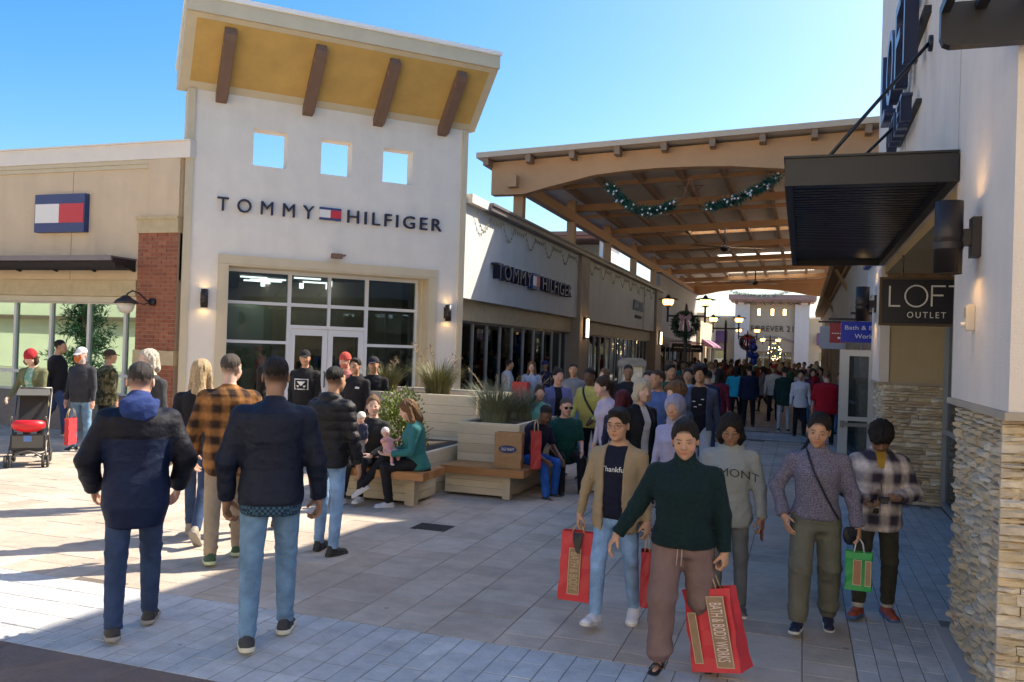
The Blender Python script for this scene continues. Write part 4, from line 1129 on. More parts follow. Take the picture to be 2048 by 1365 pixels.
sep('pier_core', mat('brick_mortar', (.36, .27, .20), .95), LS, ((-.92, -.048, .06), (-.01, .3, 1.35)), ((-.92, -.048, 1.62), (-.01, .3, 3.81)))
BRM = piecemat('brick_red', [(.29, .10, .055), (.34, .13, .075), (.25, .085, .05), (.31, .12, .07)], .88, .15, 14, .4, 60)
nb = 0; brs = []
for z0, z1 in ((1.62, 3.81), (.06, 1.35)):
    nrow = int((z1-z0)/.073); rh = (z1-z0)/nrow
    for r in range(nrow):
        off = 0 if r % 2 else -.11; x = -.92+off
        while x < -.011:
            a, c = max(x, -.92), min(x+.22, -.01)
            if c-a > .03: brs.append((z1-(nrow-1-r)*rh-rh if False else z0+r*rh, a, c, rh))
            x += .22
brs.sort(key=lambda q: -q[0]); rest = MB()
for i, (z, a, c, rh) in enumerate(brs):
    b = MB() if i < 290 else rest; o = rng.uniform(-.003, .003)
    b.box((a+.005, -.06+o, z+.005), (c-.005, -.046, z+rh-.005))
    if i < 290: me = b.mesh('brick'); me.materials.append(BRM); link('brick', me, None, LS)
me = rest.mesh('bricks'); me.materials.append(BRM); link('bricks_low', me, None, LS, kind='stuff')
xs = [-.96, -1.31, -2.2, -3.15, -4.08, -5.05, -6.0, -6.95]; xs = xs[::-1]
storefront(LS, .14, xs, [.73, 1.1, 2.5], .06, .1, mat('frame_white', (.6, .6, .58), .5), GL_G)
b = MB()
for x in xs[1:-1]: sep('dark_jamb', BLACKM, LS, ((x+.035, .19, .75), (x+.10, .4, 2.48)))
interior(LS, -7, -.98, .5, 5, 2.6, 8, 8, wall=mat('shop_wall_pale', (.55, .6, .42), .9), racks=4)
b = MB(); b.box((-9.0, 5.2, 4.7), (-.3, 9, 4.8)); b.box((-22, .3, 4.75), (-.1, 5.2, 4.85)); b.build('roof', GREYM, LS)
b = MB(); b.box((-22, .3, 0), (-7.2, .6, 4.7)); b.build('shop_body', STUCCO_T, LS)
AW = empty('louvre_awning', 'dark louvred metal awning over the left shop windows', 'awning', (-10.94, 12.9, 0))
b = MB(); b.box((-12, -.62, 3.30), (-.99, -.0, 3.33)); b.box((-12, -.64, 3.24), (-.99, -.60, 3.335)); b.build('top_plate', GREYM, AW)
for i in range(12):
    x = -1.05-i*.945; b = MB(); b.prism([(x, -.02, 3.08), (x, -.02, 3.29), (x, -.60, 3.29), (x, -.60, 3.24)], (.05, 0, 0)); b.build('bracket', DARK, AW)
for j in range(5):
    y = -.56+j*.12; b = MB(); b.prism([(-12, y, 3.235), (-12, y+.012, 3.23), (-12, y+.075, 3.12), (-12, y+.063, 3.115)], (11, 0, 0)); b.build('louvre', DARK, AW)
FS = empty('flag_sign', 'blue, white and red rectangular flag sign high on the tan wall', 'sign', (-12.3, 12.9, 0))
b = MB(); b.box((-2.07, -.12, 3.85), (-.82, -.0, 4.59)); b.build('box', FBLUE, FS)
b = MB(); b.box((-2.05, -.126, 4.03), (-1.45, -.118, 4.40)); b.build('white_field', WHITE, FS); b = MB(); b.box((-1.45, -.126, 4.03), (-.84, -.118, 4.40)); b.build('red_field', RED, FS)
GL = empty('gooseneck_lamp', 'bronze gooseneck lamp with frosted globe on the brick pier', 'wall lamp', (-11.45, 12.83, 2.52))
b = MB(); b.tube([(0, 0, 0), (0, -.06, 0)], .07, 12); b.tube([(0, -.05, 0), (-.02, -.16, .02), (-.06, -.3, .14), (-.1, -.42, .18), (-.14, -.5, .12), (-.15, -.52, .04)], .016, 8); b.tube([(0, -.06, -.0), (-.04, -.2, -.06), (-.1, -.34, -.02)], .01, 6); b.build('arm', DARK, GL, True)
b = MB(); b.lathe([(.02, .09), (.06, .08), (.1, .04), (.17, .0), (.21, -.06), (.20, -.06), (.15, -.02), (.05, .02)], (-.15, -.52, 0), 20); b.build('shade', DARK, GL, True)
b = MB(); b.lathe([(.145, -.05), (.15, -.1), (.13, -.17), (.09, -.22), (.03, -.24), (.001, -.243)], (-.15, -.52, 0), 18); b.build('globe', mat('frosted_glass', (.62, .60, .54), .3, spec=.6), GL, True)

# ------------------------------------------------------------------ long wing on the left of the mall (local x = along the street away from us, y = into the building)
WG = frame('long_shop_wing', 'long low shop wing with pale sign band receding under the canopy', 'building', (-6.91, 16.85, 0), 90)
L1, L2, L3, L4 = 9.85, 11.0, 25.05, 26.7
SB = mat('stucco_sign_band', (.60, .60, .58), .9, var=.05, vscale=1.4, bump=.3, bscale=80, stain=.08); PIER = mat('pier_brown', (.38, .31, .24), .9, var=.08, vscale=2, bump=.3)
PT = mat('stucco_sign_band_tan', (.56, .51, .43), .9, var=.06, vscale=1.4, bump=.3, stain=.08)
b = MB(); b.box((.05, 0, 2.93), (L1, .3, 4.97)); b.build('sign_band', SB, WG)
sep('sign_band', PT, WG, ((L2, 0, 2.93), (L3, .3, 4.97))); sep('pilaster', PT, WG, ((22.0, -.05, 2.93), (22.5, -.002, 4.97)))
sep('pier', PIER, WG, ((L1, -.12, 0), (L2, .5, 4.97)), ((L3, -.12, 0), (L4, .5, 4.97)))
b = MB(); b.box((1.1, -.22, 4.97), (L4, .4, 5.08)); b.box((1.1, -.26, 5.08), (L4, .4, 5.14)); b.build('roof_edge', GREYM, WG)
b = MB(); b.box((.05, -.16, 4.97), (1.1, .4, 5.16)); b.build('cap', WHITEM, WG)
sep('lintel', LIME, WG, ((.05, .18, 2.46), (L1, .5, 2.925)), ((L2, .18, 2.46), (L3, .5, 2.925)))
b = MB(); b.box((.05, .4, 4.72), (30, 14, 4.82)); b.build('roof', GREYM, WG)
b = MB(); b.box((.3, .3, 0), (.5, 12, 4.7)); b.build('end_wall', STUCCO_T, WG)
xs1 = [.6+.95*i for i in range(10)]+[L1-.02]; xs2 = [L2+.03+.93*i for i in range(15)]+[L3-.02]
storefront(WG, .35, xs1, [.12, 2.44], .05, .09, ALU2, GL_D); storefront(WG, .35, xs2, [.12, 2.44], .05, .09, ALU2, GL_D)
interior(WG, .55, L1, .6, 5.5, 2.6, 21, 16, racks=10); interior(WG, L2, L3, .6, 5.5, 2.6, 22, 22, racks=12)
put(fit('TOMMY', 1.72, 4.35, 3.50, 3.87, .09, 1.15), 'lettering', NAVY, WG, (0, -.1, 0)); put(fit('HILFIGER', 5.35, 8.45, 3.50, 3.87, .09, 1.1), 'lettering', NAVY, WG, (0, -.1, 0))
b = MB(); b.box((4.55, -.16, 3.48), (5.15, -.003, 3.89)); fo = b.build('flag_sign', FBLUE, WG)
b = MB(); b.box((4.55, -.166, 3.56), (4.85, -.158, 3.81)); b.build('white_field', WHITE, fo); b = MB(); b.box((4.85, -.166, 3.56), (5.15, -.158, 3.81)); b.build('red_field', RED, fo)
put(fit('ANCOR', 19.3, 21.6, 3.72, 4.16, .04, 1.1), 'lettering', mat('letter_grey', (.16, .19, .26), .5), WG, (0, -.05, 0)); put(fit('OUTLET', 19.9, 21.2, 3.38, 3.52, .04, 1.2), 'lettering', NAVY, WG, (0, -.05, 0))
for k, x in enumerate((10.4, 25.9)):
    t = empty('tube_lamp', ('lit upright tube lamp on the nearer brown pier of the long wing', 'lit upright tube lamp on the farther brown pier of the long wing')[k], 'wall lamp', (-6.91, 16.85+x, 2.62), R_(90))
    b = MB(); b.box((-.08, -.2, -.36), (.08, -.12, .36)); b.build('back_plate', DARK, t); b = MB(); b.tube([(0, -.25, -.30), (0, -.25, .30)], .035, 10); b.build('tube', LAMPW, t)
# loops of unlit string lights under the roof edge
t = empty('light_garland', 'loops of small unlit string lights hung along the long wing under its roof', 'string lights', (-6.91, 16.85, 0), R_(90))
b = MB(); bb = MB()
for i in range(14):
    x0 = .6+i*1.75; pts = []
    for k in range(9):
        u = k/8; pts.append((x0+u*.85, -.06, 4.86-.36*math.sin(math.pi*u)))
    b.tube(pts, .006, 5); b.tube([pts[-1], (x0+1.3, -.06, 4.8), (x0+1.75, -.06, 4.86)], .005, 4)
    for k in range(0, 9): bb.tube([(pts[k][0], -.06, pts[k][2]-.0), (pts[k][0], -.06, pts[k][2]-.05)], .017, 5)
    for k in range(5): bb.tube([(x0+.9+k*.17, -.06, 4.82), (x0+.9+k*.17, -.06, 4.74)], .02, 5)
b.build('wire', mat('wire_dark', (.24, .22, .17), .7), t); bb.build('bulbs', mat('bulb_off', (.30, .27, .18), .3), t, kind='stuff')
# beyond the wing
FW = frame('far_left_shops', 'grey shop row beyond the long wing with dark brown shopfronts', 'building', (-6.95, 43.6, 0), 90)
b = MB(); b.box((0, 0, 2.75), (16.5, .3, 5.95)); b.box((0, -.05, 0), (.5, .3, 2.75)); b.box((10.5, -.05, 0), (11.3, .3, 2.75)); b.build('wall', mat('stucco_grey', (.42, .39, .36), .9, var=.06, vscale=1, bump=.2), FW)
b = MB(); b.box((0, -.1, 5.95), (16.5, .5, 6.02)); b.box((0, .3, 5.0), (16.5, 12, 5.1)); b.build('roof_edge', GREYM, FW)
b = MB(); b.box((.5, -.02, 2.3), (10.5, .3, 2.74)); b.box((11.3, -.02, 2.3), (16.5, .3, 2.74)); b.build('fascia', mat('fascia_maroon', (.10, .035, .03), .6), FW)
storefront(FW, .2, [.5, 2, 3.6, 5.2, 6.9, 8.7, 10.5], [.1, 2.3], .12, .1, mat('frame_brown', (.09, .045, .03), .5), GL_D); storefront(FW, .2, [11.3, 13, 14.8, 16.5], [.1, 2.3], .12, .1, MATS['frame_brown'], GL_D)
interior(FW, .5, 16.4, .5, 5, 2.6, 30, 26, wall=mat('shop_wall_orange', (.5, .25, .1), .9), racks=9)
for k, (yy, txt) in enumerate(((47.5, 'SHOES'), (53.5, 'WATCH'))):
    t = empty('blade_sign', ('dark hanging sign on the first shop past the long wing', 'dark hanging sign on the second shop past the long wing')[k], 'sign', (-6.9, yy, 0))
    b = MB(); b.box((.1, -.04, 2.0), (1.15, .04, 2.45)); b.build('panel', BLACKM, t); b = MB(); b.box((0, -.02, 2.55), (1.2, .02, 2.6)); b.box((.3, -.01, 2.45), (.32, .01, 2.55)); b.box((.95, -.01, 2.45), (.97, .01, 2.55)); b.build('arm', DARK, t)
    b = MB(); [b.box((.24+q*.16, -.048, 2.2), (.36+q*.16, -.041, 2.25)) for q in range(5)]; b.build('faint_marks', WHITE, t, kind='stuff')
SU = frame('sunlit_left_block', 'sunlit cream shop block on the left past the canopy', 'building', (-6.7, 60.4, 0), 90)
CR2 = mat('stucco_cream', (.60, .50, .34), .9, var=.05, vscale=1, bump=.2)
wallwith(SU, 0, 11.4, 0, 4.6, 0, .4, [(1, 3.6, 0, 2.4), (4.6, 7.2, 0, 2.4), (8.0, 10.6, 0, 2.4)], CR2)
b = MB(); b.box((-.1, -.25, 4.6), (11.4, .5, 4.8)); b.box((0, .4, 0), (11.4, 7, 4.5)); b.build('cornice', WHITEM, SU)
for x0 in (1, 4.6, 8.0):
    b = MB(); b.prism([(x0-.1, -.01, 3.0), (x0-.1, -.8, 2.5), (x0-.1, -.8, 2.4), (x0-.1, -.01, 2.5)], (2.8, 0, 0)); b.build('awning', mat('awning_mauve', (.25, .12, .2), .8), SU)
    storefront(SU, .2, [x0, x0+1.3, x0+2.6], [.1, 2.4], .08, .08, ALU2, GL_D)
# house tower over the roofs
HT = empty('rooftop_tower', 'small tower with flat dusky red roof rising behind the long wing', 'building', (-11.4, 45.5, 0))
b = MB(); b.box((-2.3, -1.5, 8.05), (2.0, 2.5, 8.25)); b.box((-2.0, -1.2, 7.9), (1.7, 2.2, 8.05)); b.build('roof', mat('roof_dusky', (.30, .16, .13), .8), HT)
b = MB(); b.box((-1.6, -.9, 4.0), (-.9, 1.9, 7.9)); b.box((1.0, -.9, 4.0), (1.5, 1.9, 7.9)); b.box((-.9, -.9, 4), (1.0, 1.9, 7.0)); b.box((-.9, 1.5, 7), (1.0, 1.9, 7.9)); b.build('wall', STUCCO, HT)

# ------------------------------------------------------------------ end of the mall
F2 = frame('end_store', 'cream store at the end of the mall with dusky overhanging roof and three lit slots', 'building', (-2.3, 72, 0), 0)
wallwith(F2, -2.0, 2.0, 0, 6.3, 0, .5, [(-1.3, 1.6, 0, 2.3), (-1.14, -.94, 5.25, 5.75), (-.1, .1, 5.25, 5.75), (.84, 1.04, 5.25, 5.75)], mat('stucco_end', (.42, .36, .27), .9, var=.05, bump=.2))
sep('pilaster', mat('stucco_end_pale', (.56, .55, .53), .9, var=.05), F2, ((-2.9, -.35, 0), (-1.75, .3, 6.15)), ((1.75, -.35, 0), (2.85, .3, 6.15)))
b = MB(); b.box((-3.4, -1.1, 6.45), (3.35, 2, 6.85)); b.box((-3.25, -.8, 6.28), (3.2, 1.8, 6.45)); b.build('roof', mat('roof_mauve', (.30, .20, .18), .8, var=.1), F2)
for i in range(9): b = MB(); b.box((-2.9+i*.7, -.95, 6.08), (-2.72+i*.7, 0, 6.3)); b.build('eave_bracket', BROWN, F2)
for x in (-1.04, 0, .94): sep('lit_slot', LAMPW, F2, ((x-.1, .3, 5.25), (x+.1, .34, 5.75)))
put(fit('FOREVER 21', -1.62, 1.64, 3.92, 4.38, .03, 1.1), 'lettering', mat('letter_black', (.03, .025, .02), .5), F2, (0, -.04, 0))
arc = [(-1.7, 0, 3.0)]+[(-1.7+3.6*k/12, 0, 3.0+.45*math.sin(math.pi*k/12)) for k in range(1, 12)]+[(1.9, 0, 3.0)]
b = MB(); b.tube([(p[0], -.1, p[2]) for p in arc], .08, 6); b.build('arch_moulding', mat('arch_grey', (.25, .21, .18), .8), F2)
storefront(F2, .3, [-1.3, -.6, .15, .9, 1.6], [.0, 1.9, 2.3], .08, .1, ALU2, GL_D)
b = MB(); b.box((-1.3, 3, 0), (1.6, 3.1, 2.3)); b.build('shop_interior', INTW, F2)
for sg, x0, x1, lab in ((-1, -7.0, -2.9, 'l'), (1, 2.85, 7.5, 'r')):
    ES = frame('end_side_shop', 'low cream shop left of the end store' if sg < 0 else 'low cream shop right of the end store', 'building', (-2.3, 72.3, 0), 0)
    wallwith(ES, x0, x1, 0, 5.0, 0, .4, [(x0+.8, x1-.8, 0, 2.3)], CR2)
    b = MB(); b.box((x0, -.2, 5.0), (x1, .5, 5.15)); b.build('cornice', WHITEM, ES)
    b = MB(); b.prism([(x0+.6, -.01, 3.9), (x0+.6, -.7, 3.0), (x0+.6, -.7, 2.9), (x0+.6, -.01, 2.9)], (x1-x0-1.2, 0, 0)); b.build('awning', mat('awning_mauve', (.25, .12, .2), .8), ES)
    storefront(ES, .2, [x0+.8, (x0+x1)/2, x1-.8], [.1, 2.3], .1, .1, ALU2, GL_D)
# ------------------------------------------------------------------ big canopy over the mall
CN = empty('mall_canopy', 'big tan steel canopy roof with arched front beam over the mall', 'canopy', (-3, 21, 0))
o_ = np.array([-3, 21, 0.])
def cb(name, m, fn, **kw):
    b = MB(); fn(b); b.v = [tuple(np.array(v)-o_) for v in b.v]; return b.build(name, m, CN, **kw)
def ztop(X): return 6.80+.042*(X+8.1)
XL, XR = -8.15, 2.6
def f_(b):
    bot = [(-7.85, 5.9), (-6.95, 5.9), (-6.31, 6.06), (-5.1, 6.33), (-4.3, 6.41), (-3.48, 6.45), (-2.6, 6.455), (-1.71, 6.43), (-.5, 6.32), (.4, 6.14), (1.1, 5.95), (2.3, 5.95)]
    top = [(X, ztop(X)-.06) for X in (2.3, 0, -3, -6, -7.85)]
    b.prism([(x, 20.95, z) for x, z in bot+top], (0, .3, 0))
cb('front_beam', ORANGE, f_)
def f_(b):
    bot = [(-7.85, 5.95), (-6.6, 5.95), (-5.5, 6.2), (-4.3, 6.36), (-3, 6.42), (-1.7, 6.36), (-.5, 6.2), (.7, 5.97), (2.3, 5.95)]
    top = [(X, ztop(X)-.06) for X in (2.3, 0, -3, -6, -7.85)]
    b.prism([(x, 59.3, z) for x, z in bot+top], (0, .3, 0))
cb('rear_beam', ORANGE, f_)
cb('roof_edge', ORANGE2, lambda b: b.prism([(XL, 20.55, ztop(XL)), (XR, 20.55, ztop(XR)), (XR, 20.55, ztop(XR)+.14), (XL, 20.55, ztop(XL)+.14)], (0, .12, 0)))
holes = [(-4.6, -.6, 34.0, 35.0), (-4.2, -.3, 44.2, 45.6), (-4.6, .6, 53.0, 54.2)]
def f_(b):
    ys = [20.67, 34.0, 35.0, 44.2, 45.6, 53.0, 54.2, 59.9]
    for i in range(len(ys)-1):
        h = [q for q in holes if abs(q[2]-ys[i]) < .01]
        segs = [(XL, h[0][0]), (h[0][1], XR)] if h else [(XL, XR)]
        for x0, x1 in segs:
            b.prism([(x0, ys[i], ztop(x0)), (x1, ys[i], ztop(x1)), (x1, ys[i], ztop(x1)+.06), (x0, ys[i], ztop(x0)+.06)], (0, ys[i+1]-ys[i], 0))
cb('roof_deck', DECK, f_)
def f_(b):
    for x0, x1, y0, y1 in holes: b.prism([(x0, y0, ztop(x0)+.07), (x1, y0, ztop(x1)+.07), (x1, y0, ztop(x1)+.09), (x0, y0, ztop(x0)+.09)], (0, y1-y0, 0))
sk = D.materials.new('skylight_sheet'); sk.use_nodes = True
t0 = sk.node_tree; t0.nodes.remove(t0.nodes['Principled BSDF']); tr = t0.nodes.new('ShaderNodeBsdfTranslucent'); tr.inputs[0].default_value = (1, .97, .9, 1); t0.links.new(tr.outputs[0], t0.nodes['Material Output'].inputs[0])
cb('skylight', sk, f_)
for Y in [21.6+5.4*i for i in range(1, 7)]+[57.5]:      # cross beams at the posts
    def f_(b, Y=Y): b.prism([(-7.6, Y, ztop(-7.6)-.42), (2.1, Y, ztop(2.1)-.42), (2.1, Y, ztop(2.1)-.2), (-7.6, Y, ztop(-7.6)-.2)], (0, .16, 0))
    cb('cross_beam', ORANGE, f_)
for Y in np.arange(24.2, 59, 2.7):
    if min(abs(Y-(21.6+5.4*i)) for i in range(8)) < 1: continue
    def f_(b, Y=Y): b.prism([(-7.9, Y, ztop(-7.9)-.22), (2.3, Y, ztop(2.3)-.22), (2.3, Y, ztop(2.3)-.1), (-7.9, Y, ztop(-7.9)-.1)], (0, .08, 0))
    cb('cross_rod', ORANGE, f_)
for X in np.arange(-7.9, 2.5, 1.15):
    def f_(b, X=X): b.box((X-.07, 20.6, ztop(X)-.2), (X+.07, 59.8, ztop(X)-.003))
    cb('purlin', mat('purlin_brown', (.32, .20, .12), .6, var=.06), f_)
for X in (-7.2, 1.85):
    def f_(b, X=X): b.box((X-.12, 20.7, 6.05), (X+.12, 59.5, 6.35))
    cb('edge_beam', ORANGE, f_)
for X, z0 in ((-7.2, 4.9), (1.85, 4.0)):
    for i in range(8):
        Y = 21.4+5.4*i
        def f_(b, X=X, Y=Y, z0=z0): b.box((X-.13, Y-.13, z0), (X+.13, Y+.13, ztop(X)-.1))
        cb('post', ORANGE, f_)
# seen tails of purlins on the front beam
for X in np.arange(-6.75, 2, 1.15):
    def f_(b, X=X): b.box((X-.06, 20.80, ztop(X)-.11), (X+.06, 20.95, ztop(X)-.004))
    cb('purlin_tail', MATS['purlin_brown'], f_)
def fan(label, x, y, z, r=1.5, rot=.2):
    t = empty('ceiling_fan', label, 'ceiling fan', (x, y, z))
    b = MB(); b.tube([(0, 0, .0), (0, 0, .75)], .035, 8); b.build('rod', DARK, t, True)
    b = MB(); b.lathe([(.001, .12), (.12, .1), (.19, .0), (.15, -.1), (.05, -.16), (.001, -.17)], n=14); b.build('motor', DARK, t, True)
    for k in range(5):
        a = rot+k*2*math.pi/5; d = np.array([math.cos(a), math.sin(a), 0]); p = np.array([-d[1], d[0], 0])
        b = MB(); b.prism([d*.15-p*.05+[0, 0, -.02], d*r-p*.1+[0, 0, -.05], d*r+p*.1+[0, 0, .01], d*.15+p*.05+[0, 0, .02]], (0, 0, .012)); b.build('blade', mat('fan_blade', (.30, .22, .15), .6), t)
fan('large five blade ceiling fan hanging under the middle of the canopy', -3.0, 34.6, 6.15, 1.6, .2)
fan('smaller looking ceiling fan under the far end of the canopy', -2.6, 50.5, 6.1, 1.6, .7)
# tinsel garlands
TINS = mat('tinsel_green', (.012, .10, .075), .4, var=.4, vscale=9); ORN = mat('ornament_silver', (.75, .74, .70), .25, metal=.4)
def leafmass(b, pts, rad, n, size, r, droop=.0):
    pts = np.array(pts, float)
    for _ in range(n):
        u = r.rand()*(len(pts)-1); i = int(u); p = pts[i]*(1-u+i)+pts[min(i+1, len(pts)-1)]*(u-i)
        d = r.normal(size=3); d /= np.linalg.norm(d); q = p+d*rad*r.rand()**.5
        e = q+d*size*r.uniform(.6, 1.3)+np.array([0, 0, -droop]); s_ = np.cross(d, r.normal(size=3)); s_ = s_/np.linalg.norm(s_)*size*.13
        b.add([q-s_, q+s_, e], [(0, 1, 2)])
def garland(label, A, B, sag, y, seed):
    r = np.random.RandomState(seed); t = empty('garland', label, 'garland', (A[0], y, A[1]))
    pts = [((B[0]-A[0])*k/12, 0, (B[1]-A[1])*k/12-sag*math.sin(math.pi*k/12)) for k in range(13)]
    b = MB(); leafmass(b, pts, .10, 1500, .11, r); b.build('tinsel', TINS, t)
    b = MB()
    for k in range(26):
        u = r.rand()*12; i = int(u); p = np.array(pts[i])*(1-u+i)+np.array(pts[min(12, i+1)])*(u-i)+r.uniform(-.1, .1, 3)+[0, -.1, -.03]
        b.lathe([(.001, .032), (.024, .022), (.033, 0), (.024, -.022), (.001, -.032)], p, 7)
    b.build('ornaments', ORN, t, True, kind='stuff')
garland('green tinsel garland swagged under the left half of the canopy front beam', (-4.8, 6.15), (-3.1, 5.62), .42, 21.3, 1)
garland('green tinsel garland rising to the right under the canopy front beam', (-2.3, 5.5), (-.62, 6.22), .12, 21.3, 2)
t = empty('star_ornament', 'dull copper wire star hanging between the two garlands', 'ornament', (-2.72, 21.3, 5.95))
b = MB(); st = [(.34*math.sin(2*math.pi*k*2/5), 0, .34*math.cos(2*math.pi*k*2/5)) for k in range(6)]
b.tube(st, .022, 6); b.build('wire', mat('copper_wire', (.25, .10, .06), .5, metal=.5), t)
garland('dark garland hung across the far arch of the canopy', (-5.2, 6.75), (-.3, 6.95), .45, 66.0, 3)

# ------------------------------------------------------------------ right side shop (local frame of the street wall: x towards us, y into the building)
LO = frame('right_shop', 'tall pale stucco shop on the right with stone veneer piers', 'building', (1.0, 13.6, 0), -90)
HTOP = 7.12
b = MB(); b.prism([(0, 0, 3.13), (7.0, 0, 3.13), (7.0, 0, 7.95), (4.0, 0, 7.9), (0, 0, 7.35)], (0, .4, 0)); b.build('upper_wall', STUCCO_R, LO)  # top lies out of view, raised and sloped to place the shade edge
b = MB(); b.box((7.003, 0, 1.62), (8.72, 6, 7.95)); b.build('near_pier_wall', STUCCO_R, LO)
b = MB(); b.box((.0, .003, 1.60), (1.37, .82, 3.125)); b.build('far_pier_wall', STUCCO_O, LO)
b = MB(); b.box((-.02, -.02, 1.6), (1.39, .10, 3.12)); b.build('far_pier_trim', STUCCO_R, LO)
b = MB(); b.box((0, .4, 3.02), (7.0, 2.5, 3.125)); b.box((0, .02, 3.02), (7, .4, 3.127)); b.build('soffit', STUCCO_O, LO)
b = MB(); b.box((1.38, .05, 2.9), (1.52, .80, 3.02)); b.build('lintel', mat('wood_trim_brown', (.22, .13, .06), .7, var=.2, vscale=6), LO)
b = MB(); b.box((0, .4, 6.7), (8.7, 8, HTOP-.02)); b.box((-.0, 6, 0), (8.72, 6.3, HTOP-.02)); b.build('roof', GREYM, LO)
sep('stone_backing', mat('stone_mortar', (.30, .24, .17), .95, var=.2, vscale=20), LO, ((7.003, .07, 0), (8.65, 6, 1.62)), ((.07, .07, 0), (1.30, .82, 1.6)))
STM = piecemat('ledgestone', [(.55, .42, .26), (.62, .53, .40), (.46, .35, .23), (.68, .61, .50), (.58, .47, .31), (.50, .42, .31), (.64, .50, .31)], .88, .22, 9, .9, 28, (1, 1, 2.5))
def stone(b, c0, c1, base, r, axis):
    """rough split stone: front face of 12 uneven points with chipped edges. axis 0: faces -y (local), spans x; axis 1: faces +x, spans y"""
    (u0, z0), (u1, z1) = c0, c1; n = 3
    us = np.linspace(u0, u1, n+1); vs = []; th = r.uniform(.03, .062); ch = min(.012, (z1-z0)*.25)
    for k, z in enumerate((z0, z0+ch, z1-ch, z1)):
        for i, u in enumerate(us):
            e = (k in (0, 3)) or (i in (0, n))
            d = base+th*(.5 if e else 1)+r.uniform(-.004, .005)*(0.3 if e else 1)
            du = r.uniform(-.008, .008) if 0 < i < n else 0; dz = r.uniform(-.003, .003)
            vs.append((u+du, d, z+dz))
    fs = []
    for k in range(3):
        for i in range(n): a = k*(n+1)+i; fs.append((a, a+1, a+n+2, a+n+1))
    m = len(vs); vs += [(u0, base-.01, z0), (u1, base-.01, z0), (u1, base-.01, z1), (u0, base-.01, z1)]
    T_ = 3*(n+1)
    fs += [(m, m+1, n, 0)[::-1] if False else (m, m+1)+tuple(range(n, -1, -1)), (m+3, m+2)+tuple(range(T_+n, T_-1, -1)), (m, m+3, T_, 2*(n+1), n+1, 0), (m+1, m+2, T_+n, 2*(n+1)+n, 2*n+1, n)]
    if axis == 0: P = [(u, -d, z) for u, d, z in vs]
    else: P = [(d, u, z) for u, d, z in vs]
    b.add(P, fs)
def courses(u0, u1, z1, r):
    out = []; z = .0
    while z < z1-.02:
        h = r.choice([.028, .036, .045, .052, .062]); zz = min(z+h, z1); u = u0-r.uniform(0, .05)
        while u < u1:
            L = r.uniform(.09, .34); e = u+L
            if u1-e < .06: e = u1
            a = max(u, u0)
            if e-a > .03: out.append(((a+.002, z+.002), (min(e, u1)-.002, zz-.002)))
            u = e
        z = zz
    return out
r = np.random.RandomState(5)
near_side = [('s', q) for q in courses(7.0, 8.68, 1.60, r)]; near_front = [('f', q) for q in courses(-.02, 1.6, 1.60, r)]
seq = near_side+near_front; r.shuffle(seq)
STONES = MB(); cnt = 0
seq = sorted(seq, key=lambda q: (q[0] == 'f' and q[1][0][0] > .5, -(q[1][1][0]-q[1][0][0])*(q[1][1][1]-q[1][0][1])))
for kd, (c0, c1) in seq:
    b = MB() if cnt < 300 else STONES
    if kd == 's': stone(b, c0, c1, -.06, r, 0)
    else: stone(b, c0, c1, .0, r, 1)
    if kd == 'f': b.v[-20:] = [(x+8.66, y, z) for x, y, z in b.v[-20:]]
    if cnt < 300: me = b.mesh('stone'); me.materials.append(STM); link('stone', me, None, LO)
    cnt += 1
for c0, c1 in courses(.0, 1.33, 1.57, r): stone(STONES, c0, c1, -.06, r, 0)
n0 = len(STONES.v)
for c0, c1 in courses(.03, .82, 1.57, r):
    k = len(STONES.v); stone(STONES, c0, c1, .0, r, 1); STONES.v[k:] = [(x+1.30, y, z) for x, y, z in STONES.v[k:]]
me = STONES.mesh('stones'); me.materials.append(STM); link('stones_small', me, None, LO, kind='stuff')
b = MB(); b.box((6.97, -.025, 1.60), (8.765, 6, 1.64)); b.build('stone_sill', mat('sill_stone', (.40, .34, .27), .8, var=.1), LO)
b = MB(); b.box((-.03, -.03, 1.57), (1.36, .84, 1.6)); b.build('stone_sill', MATS['sill_stone'], LO)
b = MB(); b.box((6.98, -.06, -.01), (8.74, .05, .035)); b.build('base_kerb', mat('kerb_pale', (.40, .40, .41), .7), LO)
storefront(LO, .80, [1.42, 2.6, 3.8, 5.0, 6.2, 6.98], [.06, 1.0, 2.95], .06, .1, ALU2, GL_D)
interior(LO, 1.4, 6.98, 1.1, 5.5, 3.0, 41, 12, racks=6)
b = MB(); b.box((-12, 1.75, 4.2), (-3.2, 9, 11.0)); TB_ = frame('shade_block', 'unseen tall block added behind the right shops to cast shade', 'building', (1.0, 13.6, 0), -90); b.build('wall', STUCCO_R, TB_); b = MB(); b.box((-12.1, 1.7, 11.0), (-3.1, 9.1, 11.12)); b.build('coping', WHITEM, TB_)  # unseen block, added to throw shade over the ground by the benches
for xj, z0 in ((3.6, 3.14), (7.0, 1.65)): sep('control_joint', mat('joint_line_pale', (.42, .37, .33), .9), LO, ((xj-.006, -.0025, z0), (xj+.006, .0, 7.3)))
